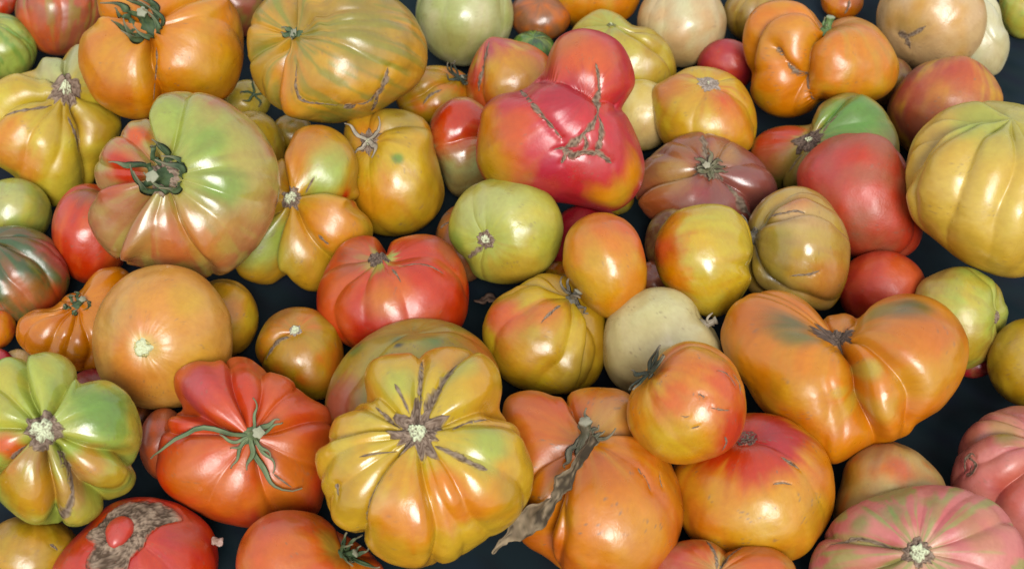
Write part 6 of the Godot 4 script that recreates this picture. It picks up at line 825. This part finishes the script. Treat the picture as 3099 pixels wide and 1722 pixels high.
	{"label": "red tomato with a large grey brown corky scar round a red island, bottom left", "at": Vector3(-0.2058, 0.0268, 0.197), "axis": Vector3(0.17, 0.981, 0.092), "side": Vector3(0.972, -0.152, -0.177), "right": Vector3(0.963, -0.201, -0.181), "up": Vector3(-0.052, 0.519, -0.853), "r": 0.0375, "h": 0.7, "dip": 0.06, "dip_w": 0.4, "lump": 0.02, "profile": [440, 437, 430, 416, 398, 382, 369, 357, 345, 335, 329, 325, 324, 323, 322, 320, 317, 313, 310, 312, 321, 336, 358, 384, 414, 438, 441, 426, 406, 389, 373, 358, 347, 339, 335, 335, 338, 344, 352, 364, 379, 397, 415, 426, 432, 437, 445, 445], "grooves": [[0.816, 0.039, 0.3, 2.3, 0.3]], "skin": Color(0.371, 0.024, 0.003), "other": Color(0.280, 0.009, 0.017), "mottle": 0.5, "patches": [[Vector3(-0.7, 0.69, 0.17), 0.35, Color(0.371, 0.024, 0.003), 0.5], [Vector3(0.7, 0.7, -0.13), 0.29, Color(0.259, 0.065, 0.028), 0.3]], "corky": [{"name": "cork_scar", "kind": "cork", "raise": 0.0012, "middle": Vector3(-0.053, 0.998, -0.018), "edge": [Vector3(-0.765, 0.605, -0.219), Vector3(-0.543, 0.688, -0.481), Vector3(-0.319, 0.695, -0.644), Vector3(0.073, 0.664, -0.744), Vector3(0.402, 0.646, -0.649), Vector3(0.592, 0.657, -0.466), Vector3(0.685, 0.682, -0.258), Vector3(0.435, 0.885, -0.168), Vector3(0.247, 0.969, 0.008), Vector3(0.155, 0.966, 0.208), Vector3(-0.022, 0.932, 0.362), Vector3(-0.125, 0.833, 0.539), Vector3(-0.55, 0.696, 0.461), Vector3(-0.607, 0.757, 0.241), Vector3(-0.595, 0.801, 0.064)]}, {"name": "red_island", "kind": "island", "raise": 0.006, "middle": Vector3(-0.189, 0.978, -0.092), "edge": [Vector3(-0.392, 0.92, 0.014), Vector3(-0.414, 0.889, -0.198), Vector3(-0.305, 0.888, -0.343), Vector3(-0.149, 0.913, -0.38), Vector3(-0.013, 0.958, -0.288), Vector3(0.023, 0.991, -0.129), Vector3(-0.044, 0.999, 0.016), Vector3(-0.157, 0.978, 0.139), Vector3(-0.292, 0.942, 0.167)]}], "stub": [Vector3(0.0417, 0.0061, -0.0068), Vector3(0.0484, 0.0078, -0.0042)], "freckles": 0.35, "gloss": 1, "around": 207},
	{"label": "orange red tomato with a curled green stem cap, at the bottom edge left of centre", "at": Vector3(-0.1095, 0.0325, 0.2088), "axis": Vector3(0.821, 0.57, -0.036), "side": Vector3(-0.42, 0.645, 0.639), "right": Vector3(0.989, -0.112, -0.101), "up": Vector3(-0.031, 0.503, -0.864), "r": 0.035, "h": 0.75, "dip": 0.14, "dip_w": 0.35, "lump": 0.02, "profile": [406, 373, 343, 315, 293, 277, 264, 259, 265, 278, 292, 302, 311, 321, 334, 349, 364, 377, 385, 390, 393, 393, 389, 383, 376, 370, 363, 357, 354, 350, 343, 337, 333, 329, 327, 325, 325, 327, 333, 342, 355, 368, 382, 396, 408, 414, 416, 417], "grooves": [[2.429, 0.155, 0.2, 2.3, 0.2], [-2.792, 0.065, 0.2, 2.3, 0.2], [-1.071, 0.039, 0.2, 2.3, 0.2]], "skin": Color(0.431, 0.064, 0.009), "other": Color(0.387, 0.088, 0.004), "mottle": 0.5, "patches": [[Vector3(0.16, 0.95, 0.25), 0.24, Color(0.360, 0.262, 0.029), 0.5], [Vector3(0.65, 0.26, 0.72), 0.37, Color(0.346, 0.041, 0.041), 0.3], [Vector3(0.83, 0.47, 0.29), 0.43, Color(0.387, 0.088, 0.004), 0.5], [Vector3(0.01, 0.99, -0.17), 0.24, Color(0.458, 0.141, 0.003), 0.4]], "calyx": {"r": 0.207, "n": 8, "long": 0.18, "curl": 1.2, "stub": 1, "kind": "dgreen", "seed": 41}, "freckles": 0.45, "gloss": 1, "around": 196},
	{"label": "big ribbed yellow and orange tomato with a star shaped corky stem scar, front centre", "at": Vector3(-0.047, 0.0822, 0.1674), "axis": Vector3(-0.044, 0.974, 0.223), "side": Vector3(0.999, 0.05, -0.022), "right": Vector3(0.998, -0.049, -0.044), "up": Vector3(-0.008, 0.571, -0.821), "r": 0.056, "h": 0.66, "dip": 0.3, "dip_w": 0.42, "lump": 0.02, "profile": [557, 535, 515, 487, 474, 532, 585, 614, 624, 610, 595, 577, 557, 546, 555, 570, 571, 527, 438, 435, 453, 502, 514, 526, 568, 574, 566, 561, 576, 581, 569, 537, 563, 581, 589, 591, 590, 586, 580, 567, 557, 566, 581, 596, 608, 611, 600, 581], "grooves": [[-2.346, 0.14, 0.09, 2.3, 0.09], [-2.596, 0.14, 0.09, 2.3, 0.09], [-3.028, 0.18, 0.224, 2.3, 0.042], [-1.642, 0.112, 0.1, 2.3, 0.1], [-1.552, 0.14, 0.1, 2.3, 0.1], [-1.114, 0.14, 0.1, 2.3, 0.1], [-0.417, 0.234, 0.256, 2.3, 0.048], [-0.143, 0.07, 0.08, 2.3, 0.08], [0.48, 0.049, 0.12, 2.3, 0.12], [0.965, 0.116, 0.12, 2.3, 0.12], [1.451, 0.195, 0.045, 2.3, 0.24], [1.215, 0.049, 0.08, 2.3, 0.08], [2.223, 0.195, 0.24, 2.3, 0.045], [2.599, 0.068, 0.12, 2.3, 0.12], [2.936, 0.07, 0.12, 2.3, 0.12]], "skin": Color(0.411, 0.230, 0.015), "other": Color(0.412, 0.167, 0.008), "mottle": 0.5, "shoulder": Color(0.384, 0.297, 0.023), "shoulder_r": 0.75, "shoulder_k": 0.55, "patches": [[Vector3(-0.14, 0.88, 0.46), 0.17, Color(0.412, 0.188, 0.009), 1], [Vector3(0.25, 0.78, 0.57), 0.23, Color(0.458, 0.141, 0.003), 1], [Vector3(0.02, 0.57, 0.82), 0.3, Color(0.412, 0.188, 0.009), 0.7], [Vector3(0.45, 0.51, 0.73), 0.19, Color(0.431, 0.064, 0.009), 0.45], [Vector3(0.65, 0.75, 0.15), 0.23, Color(0.249, 0.284, 0.048), 0.7], [Vector3(0.51, 0.71, -0.48), 0.19, Color(0.412, 0.188, 0.009), 0.6], [Vector3(-0.18, 0.86, -0.48), 0.17, Color(0.249, 0.284, 0.048), 0.5], [Vector3(-0.17, 0.46, -0.87), 0.15, Color(0.431, 0.064, 0.009), 0.4], [Vector3(-0.71, 0.7, 0.07), 0.23, Color(0.360, 0.262, 0.029), 0.5], [Vector3(0.8, 0.55, -0.24), 0.15, Color(0.412, 0.188, 0.009), 0.6], [Vector3(-0.27, 0.71, 0.65), 0.15, Color(0.437, 0.275, 0.126), 0.4], [Vector3(-0.55, 0.8, -0.24), 0.19, Color(0.360, 0.262, 0.029), 0.6], [Vector3(-0.68, 0.51, 0.53), 0.19, Color(0.299, 0.162, 0.007), 0.6], [Vector3(0.34, 0.76, -0.55), 0.15, Color(0.249, 0.284, 0.048), 0.5], [Vector3(-0.35, 0.38, 0.85), 0.23, Color(0.299, 0.162, 0.007), 0.5], [Vector3(0.76, 0.4, 0.51), 0.19, Color(0.299, 0.162, 0.007), 0.7], [Vector3(-0.19, 0.62, 0.76), 0.23, Color(0.458, 0.141, 0.003), 0.6], [Vector3(0.2, 0.57, 0.8), 0.23, Color(0.458, 0.141, 0.003), 0.6], [Vector3(0.54, 0.49, 0.68), 0.19, Color(0.458, 0.141, 0.003), 0.5]], "scar": {"r": 0.256, "star": 1, "pale": 0.45, "kind": "corkb"}, "cracks": [{"wide": 0.0032, "path": [Vector3(0.029, 0.984, -0.173), Vector3(0.02, 0.902, -0.432), Vector3(0.026, 0.767, -0.642), Vector3(0.022, 0.494, -0.869)]}, {"wide": 0.0055, "path": [Vector3(0.07, 0.983, -0.169), Vector3(0.135, 0.936, -0.324), Vector3(0.217, 0.862, -0.458), Vector3(0.307, 0.719, -0.623), Vector3(0.432, 0.381, -0.817)]}, {"wide": 0.0051, "path": [Vector3(0.196, 0.964, 0.178), Vector3(0.375, 0.886, 0.273), Vector3(0.506, 0.791, 0.343), Vector3(0.617, 0.693, 0.374)]}, {"wide": 0.0027, "path": [Vector3(-0.211, 0.975, -0.068), Vector3(-0.371, 0.9, -0.231), Vector3(-0.509, 0.764, -0.396)]}, {"wide": 0.0019, "path": [Vector3(-0.254, 0.943, 0.217), Vector3(-0.403, 0.889, 0.216), Vector3(-0.554, 0.802, 0.224)]}, {"wide": 0.0023, "path": [Vector3(-0.349, 0.829, 0.438), Vector3(-0.423, 0.716, 0.555), Vector3(-0.496, 0.517, 0.698), Vector3(-0.542, 0.276, 0.794)]}, {"wide": 0.0021, "path": [Vector3(-0.212, 0.854, -0.475), Vector3(-0.144, 0.928, -0.342), Vector3(-0.092, 0.972, -0.215)]}, {"wide": 0.0021, "path": [Vector3(0.384, 0.923, -0.011), Vector3(0.554, 0.823, -0.129), Vector3(0.823, 0.512, -0.244)]}, {"wide": 0.0021, "path": [Vector3(-0.753, 0.523, 0.399), Vector3(-0.771, 0.459, 0.441), Vector3(-0.739, 0.456, 0.497)]}], "freckles": 0.3, "gloss": 0, "around": 260},
	{"label": "small tan orange tomato in the dark gap behind the pink one with green patches", "at": Vector3(0.2131, 0.0287, 0.1546), "axis": Vector3(0.115, 0.662, -0.741), "side": Vector3(-0.282, 0.737, 0.614), "right": Vector3(0.963, 0.201, 0.181), "up": Vector3(0.039, 0.558, -0.829), "r": 0.0294, "h": 0.95, "dip": 0.16, "dip_w": 0.42, "lump": 0.02, "profile": [322, 314, 304, 292, 281, 273, 269, 267, 267, 267, 269, 273, 275, 276, 275, 272, 271, 270, 269, 268, 267, 264, 260, 260, 267, 281, 299, 325, 349, 352, 339, 325, 309, 295, 284, 277, 275, 276, 281, 288, 296, 304, 314, 325, 335, 341, 338, 330], "grooves": [], "skin": Color(0.329, 0.200, 0.052), "other": Color(0.387, 0.088, 0.004), "mottle": 0.6, "patches": [[Vector3(0.47, 0.84, 0.27), 0.46, Color(0.259, 0.065, 0.028), 0.4], [Vector3(0.81, 0.54, -0.22), 0.23, Color(0.346, 0.041, 0.041), 0.3], [Vector3(0.56, 0.21, 0.8), 0.38, Color(0.299, 0.162, 0.007), 0.5]], "freckles": 0.3, "gloss": 2, "around": 156},
	{"label": "big orange tomato flushed red round a torn stem hole, front right of centre", "at": Vector3(0.1356, 0.0371, 0.1589), "axis": Vector3(-0.209, 0.928, -0.309), "side": Vector3(-0.057, 0.304, 0.951), "right": Vector3(0.984, 0.133, 0.119), "up": Vector3(0.026, 0.554, -0.832), "r": 0.0438, "h": 0.82, "dip": 0.14, "dip_w": 0.32, "lump": 0.02, "profile": [441, 440, 443, 444, 444, 442, 437, 432, 429, 427, 424, 422, 420, 418, 416, 414, 414, 415, 420, 427, 438, 450, 460, 465, 463, 456, 455, 456, 456, 456, 455, 449, 440, 431, 426, 422, 421, 423, 429, 437, 446, 449, 446, 443, 444, 446, 447, 444], "grooves": [[-0.954, 0.052, 0.2, 2.3, 0.2], [1.799, 0.039, 0.3, 2.3, 0.3]], "skin": Color(0.458, 0.141, 0.003), "other": Color(0.412, 0.188, 0.009), "mottle": 0.5, "shoulder": Color(0.371, 0.024, 0.003), "shoulder_r": 0.75, "shoulder_k": 1.3, "patches": [[Vector3(0.43, 0.9, -0.06), 0.36, Color(0.371, 0.024, 0.003), 0.9], [Vector3(-0.02, 0.92, -0.39), 0.36, Color(0.280, 0.009, 0.017), 0.6], [Vector3(-0.24, 0.96, 0.11), 0.3, Color(0.371, 0.024, 0.003), 0.6], [Vector3(0.86, 0.38, -0.34), 0.41, Color(0.412, 0.188, 0.009), 0.6], [Vector3(0.67, 0.24, 0.7), 0.3, Color(0.387, 0.088, 0.004), 0.5], [Vector3(0.4, 0.43, -0.81), 0.25, Color(0.387, 0.088, 0.004), 0.5], [Vector3(0.63, 0.61, 0.48), 0.3, Color(0.412, 0.188, 0.009), 0.4], [Vector3(0.96, 0.26, 0.06), 0.36, Color(0.411, 0.255, 0.012), 0.4], [Vector3(0.74, 0.11, -0.66), 0.25, Color(0.299, 0.162, 0.007), 0.4]], "scar": {"r": 0.173, "star": 0.4, "pale": -0.75, "kind": "corkd"}, "cracks": [{"wide": 0.0027, "path": [Vector3(0.352, 0.858, -0.373), Vector3(0.416, 0.772, -0.48), Vector3(0.448, 0.67, -0.592)]}, {"wide": 0.0013, "path": [Vector3(0.688, 0.69, -0.226), Vector3(0.662, 0.663, -0.348), Vector3(0.659, 0.601, -0.452)]}], "freckles": 0.7, "gloss": 1, "around": 236},
	{"label": "large orange lobed tomato with a crumpled dried leaf hanging from its stem, front centre", "at": Vector3(0.0447, 0.0403, 0.1609), "axis": Vector3(-0.116, 0.97, -0.216), "side": Vector3(0.03, 0.221, 0.975), "right": Vector3(0.998, 0.045, 0.04), "up": Vector3(0.009, 0.551, -0.835), "r": 0.0536, "h": 0.72, "dip": 0.26, "dip_w": 0.5, "lump": 0.02, "profile": [489, 472, 457, 449, 448, 454, 467, 490, 529, 569, 577, 570, 567, 564, 556, 558, 629, 679, 697, 650, 598, 563, 534, 511, 495, 485, 480, 480, 485, 490, 482, 468, 469, 481, 497, 516, 540, 559, 574, 587, 590, 584, 576, 564, 550, 535, 519, 504], "grooves": [[2.889, 0.26, 0.32, 2.3, 0.06], [-1.812, 0.32, 0.066, 2.3, 0.352], [0.609, 0.34, 0.32, 2.3, 0.06], [1.235, 0.155, 0.16, 2.3, 0.16], [0.429, 0.124, 0.1, 2.3, 0.1], [-0.868, 0.026, 0.2, 2.3, 0.2]], "skin": Color(0.387, 0.088, 0.004), "other": Color(0.458, 0.141, 0.003), "mottle": 0.5, "streak": Color(0.299, 0.162, 0.007), "streak_k": 0.2, "patches": [[Vector3(-0.35, 0.85, 0.38), 0.29, Color(0.431, 0.064, 0.009), 0.5], [Vector3(0.8, 0.57, -0.19), 0.41, Color(0.458, 0.141, 0.003), 0.6], [Vector3(-0.28, 0.93, -0.22), 0.25, Color(0.329, 0.200, 0.052), 0.5], [Vector3(0.04, 0.91, 0.41), 0.25, Color(0.387, 0.088, 0.004), 0.5], [Vector3(0.91, 0.41, 0.09), 0.25, Color(0.458, 0.141, 0.003), 0.4], [Vector3(-0.49, 0.87, 0.09), 0.21, Color(0.431, 0.064, 0.009), 0.4], [Vector3(0.9, 0.29, -0.34), 0.33, Color(0.412, 0.188, 0.009), 0.5], [Vector3(0.78, 0.54, 0.31), 0.16, Color(0.412, 0.188, 0.009), 0.5]], "calyx": {"r": 0.124, "n": 8, "long": 0.24, "curl": 1, "stub": 1, "kind": "dryg", "seed": 43, "sepals": [[-3.019, 0.321, 0.0035, 0.8], [-2.328, 0.212, 0.0031, 0.9], [-1.365, 0.211, 0.0031, 0.7], [1.051, 0.566, 0.004, 0.35], [0.827, 0.393, 0.0027, 0.4], [2.56, 0.139, 0.0027, 0.6], [-0.954, 0.312, 0.0027, 0.4]]}, "cracks": [{"wide": 0.0008, "path": [Vector3(0.411, 0.738, -0.534), Vector3(0.502, 0.642, -0.579), Vector3(0.573, 0.573, -0.587)]}, {"wide": 0.0014, "path": [Vector3(0.376, 0.781, -0.499), Vector3(0.418, 0.749, -0.514), Vector3(0.438, 0.724, -0.533)]}, {"wide": 0.0008, "path": [Vector3(0.343, 0.577, -0.741), Vector3(0.435, 0.524, -0.733), Vector3(0.482, 0.476, -0.736)]}], "leaf": [[Vector3(-0.0022, 0.0543, 0.0037), 0.0146], [Vector3(-0.0079, 0.0521, 0.014), 0.0153], [Vector3(-0.0132, 0.0463, 0.0207), 0.0091], [Vector3(-0.019, 0.0415, 0.0266), 0.012], [Vector3(-0.024, 0.0359, 0.0327), 0.0099], [Vector3(-0.0318, 0.0269, 0.0362), 0.0154], [Vector3(-0.0414, 0.0205, 0.0404), 0.0138], [Vector3(-0.0501, 0.0132, 0.0427), 0.0071], [Vector3(-0.0552, 0.0071, 0.0468), 0.0017]], "freckles": 0.6, "gloss": 1, "around": 260},
	{"label": "orange and pink tomato with grey cork lines meeting at its top, at the bottom edge", "at": Vector3(0.1124, 0.0353, 0.2164), "axis": Vector3(-0.233, 0.936, 0.262), "side": Vector3(0.97, 0.205, 0.13), "right": Vector3(0.988, 0.116, 0.104), "up": Vector3(0.033, 0.497, -0.867), "r": 0.0303, "h": 0.75, "dip": 0.2, "dip_w": 0.4, "lump": 0.02, "profile": [393, 389, 383, 360, 330, 299, 263, 230, 204, 178, 160, 157, 164, 180, 203, 225, 243, 264, 288, 314, 338, 359, 376, 391, 396, 392, 387, 376, 353, 326, 302, 281, 265, 252, 244, 238, 237, 238, 242, 250, 261, 275, 293, 314, 339, 367, 390, 396], "grooves": [[-1.405, 0.279, 0.16, 2.3, 0.16], [-2.5, 0.052, 0.2, 2.3, 0.2], [-0.677, 0.052, 0.2, 2.3, 0.2]], "skin": Color(0.387, 0.088, 0.004), "other": Color(0.329, 0.200, 0.052), "mottle": 0.6, "patches": [[Vector3(-0.76, 0.63, -0.17), 0.42, Color(0.346, 0.041, 0.041), 0.6], [Vector3(-0.35, 0.79, -0.51), 0.28, Color(0.431, 0.064, 0.009), 0.3], [Vector3(0.68, 0.7, -0.2), 0.42, Color(0.431, 0.064, 0.009), 0.3]], "cracks": [{"wide": 0.0025, "path": [Vector3(-0.352, 0.447, -0.822), Vector3(-0.167, 0.828, -0.535), Vector3(-0.077, 0.958, -0.277), Vector3(-0.072, 0.997, -0.001)]}, {"wide": 0.003, "path": [Vector3(0.535, 0.215, -0.817), Vector3(0.284, 0.71, -0.645), Vector3(0.069, 0.969, -0.236), Vector3(-0.03, 1, -0.003)]}], "freckles": 0.4, "gloss": 1, "around": 171},
	{"label": "salmon pink ribbed tomato with a dark scribbled scar, cut by the right edge", "at": Vector3(0.2907, 0.0299, 0.1447), "axis": Vector3(0.299, 0.954, -0.028), "side": Vector3(-0.686, 0.235, 0.689), "right": Vector3(0.935, 0.264, 0.238), "up": Vector3(0.046, 0.573, -0.818), "r": 0.0386, "h": 0.75, "dip": 0.16, "dip_w": 0.4, "lump": 0.02, "profile": [377, 379, 381, 384, 387, 389, 390, 391, 394, 394, 391, 388, 388, 386, 382, 379, 376, 373, 371, 371, 371, 366, 359, 360, 370, 384, 393, 399, 403, 403, 400, 397, 396, 396, 397, 400, 403, 403, 399, 395, 392, 389, 385, 379, 374, 371, 371, 374], "grooves": [[1.171, 0.202, 0.15, 2.3, 0.15], [0.59, 0.085, 0.15, 2.3, 0.15], [-0.033, 0.282, 0.16, 2.3, 0.16], [1.908, 0.118, 0.15, 2.3, 0.15], [1.586, 0.101, 0.14, 2.3, 0.14]], "skin": Color(0.412, 0.132, 0.098), "other": Color(0.346, 0.074, 0.074), "mottle": 0.5, "patches": [[Vector3(0.18, 0.74, 0.65), 0.29, Color(0.329, 0.200, 0.052), 0.5], [Vector3(0.35, 0.79, 0.51), 0.18, Color(0.196, 0.143, 0.022), 0.6], [Vector3(0.28, 0.17, 0.95), 0.24, Color(0.259, 0.065, 0.028), 0.4], [Vector3(0.88, 0.48, -0.04), 0.35, Color(0.431, 0.064, 0.009), 0.3]], "cracks": [{"wide": 0.002, "path": [Vector3(0.817, -0.099, 0.568), Vector3(0.729, 0.046, 0.683), Vector3(0.684, 0.257, 0.682), Vector3(0.73, 0.304, 0.612)]}, {"wide": 0.0032, "path": [Vector3(0.708, 0.163, 0.687), Vector3(0.792, 0.235, 0.563), Vector3(0.874, 0.131, 0.468), Vector3(0.878, -0.012, 0.478)]}, {"wide": 0.0018, "path": [Vector3(0.857, -0.033, 0.515), Vector3(0.858, 0.07, 0.509), Vector3(0.798, 0.125, 0.59)]}], "freckles": 0.3, "gloss": 1, "around": 203},
	{"label": "big dusty pink tomato with green patches and a pale stem scar, bottom right corner", "at": Vector3(0.2151, 0.0434, 0.2116), "axis": Vector3(-0.249, 0.928, 0.277), "side": Vector3(0.961, 0.201, 0.19), "right": Vector3(0.957, 0.216, 0.194), "up": Vector3(0.057, 0.516, -0.854), "r": 0.0484, "h": 0.62, "dip": 0.16, "dip_w": 0.4, "lump": 0.02, "profile": [547, 550, 551, 545, 538, 529, 511, 489, 472, 454, 438, 426, 418, 410, 405, 406, 413, 425, 439, 455, 475, 495, 514, 534, 555, 572, 583, 576, 547, 514, 485, 463, 448, 437, 429, 423, 420, 420, 424, 431, 441, 454, 470, 488, 505, 518, 529, 541], "grooves": [[-2.944, 0.217, 0.14, 2.3, 0.14], [-2.328, 0.055, 0.14, 2.3, 0.14], [-1.524, 0.055, 0.16, 2.3, 0.16], [-0.962, 0.055, 0.14, 2.3, 0.14], [-0.429, 0.091, 0.14, 2.3, 0.14], [2.765, 0.195, 0.16, 2.3, 0.16], [1.624, 0.174, 0.16, 2.3, 0.16], [0.127, 0.109, 0.16, 2.3, 0.16]], "skin": Color(0.421, 0.128, 0.106), "other": Color(0.387, 0.081, 0.081), "mottle": 0.6, "shoulder": Color(0.428, 0.297, 0.159), "shoulder_r": 0.35, "shoulder_k": 0.6, "streak": Color(0.189, 0.207, 0.052), "streak_k": 0.8, "patches": [[Vector3(-0.29, 0.81, -0.51), 0.17, Color(0.085, 0.179, 0.024), 0.45], [Vector3(-0.62, 0.72, -0.31), 0.14, Color(0.085, 0.179, 0.024), 0.48], [Vector3(0.09, 0.73, -0.68), 0.12, Color(0.196, 0.143, 0.022), 0.42], [Vector3(0.5, 0.8, -0.32), 0.17, Color(0.196, 0.143, 0.022), 0.3], [Vector3(-0.63, 0.77, 0.07), 0.22, Color(0.329, 0.200, 0.052), 0.24], [Vector3(-0.29, 0.93, 0.24), 0.26, Color(0.196, 0.143, 0.022), 0.3], [Vector3(0.63, 0.77, -0.13), 0.17, Color(0.329, 0.200, 0.052), 0.24], [Vector3(0.29, 0.83, -0.48), 0.17, Color(0.346, 0.041, 0.041), 0.3], [Vector3(-0.1, 0.92, -0.39), 0.17, Color(0.346, 0.041, 0.041), 0.24], [Vector3(0.71, 0.56, -0.44), 0.17, Color(0.360, 0.262, 0.029), 0.12], [Vector3(-0.8, 0.55, -0.26), 0.17, Color(0.346, 0.041, 0.041), 0.24]], "scar": {"r": 0.2, "star": 0.3, "pale": 0.6, "kind": "corkb"}, "cracks": [{"wide": 0.0019, "path": [Vector3(-0.9, 0.428, -0.084), Vector3(-0.703, 0.696, -0.146), Vector3(-0.471, 0.876, -0.108), Vector3(-0.22, 0.975, -0.012)]}], "freckles": 0.3, "gloss": 2, "around": 260},
	]
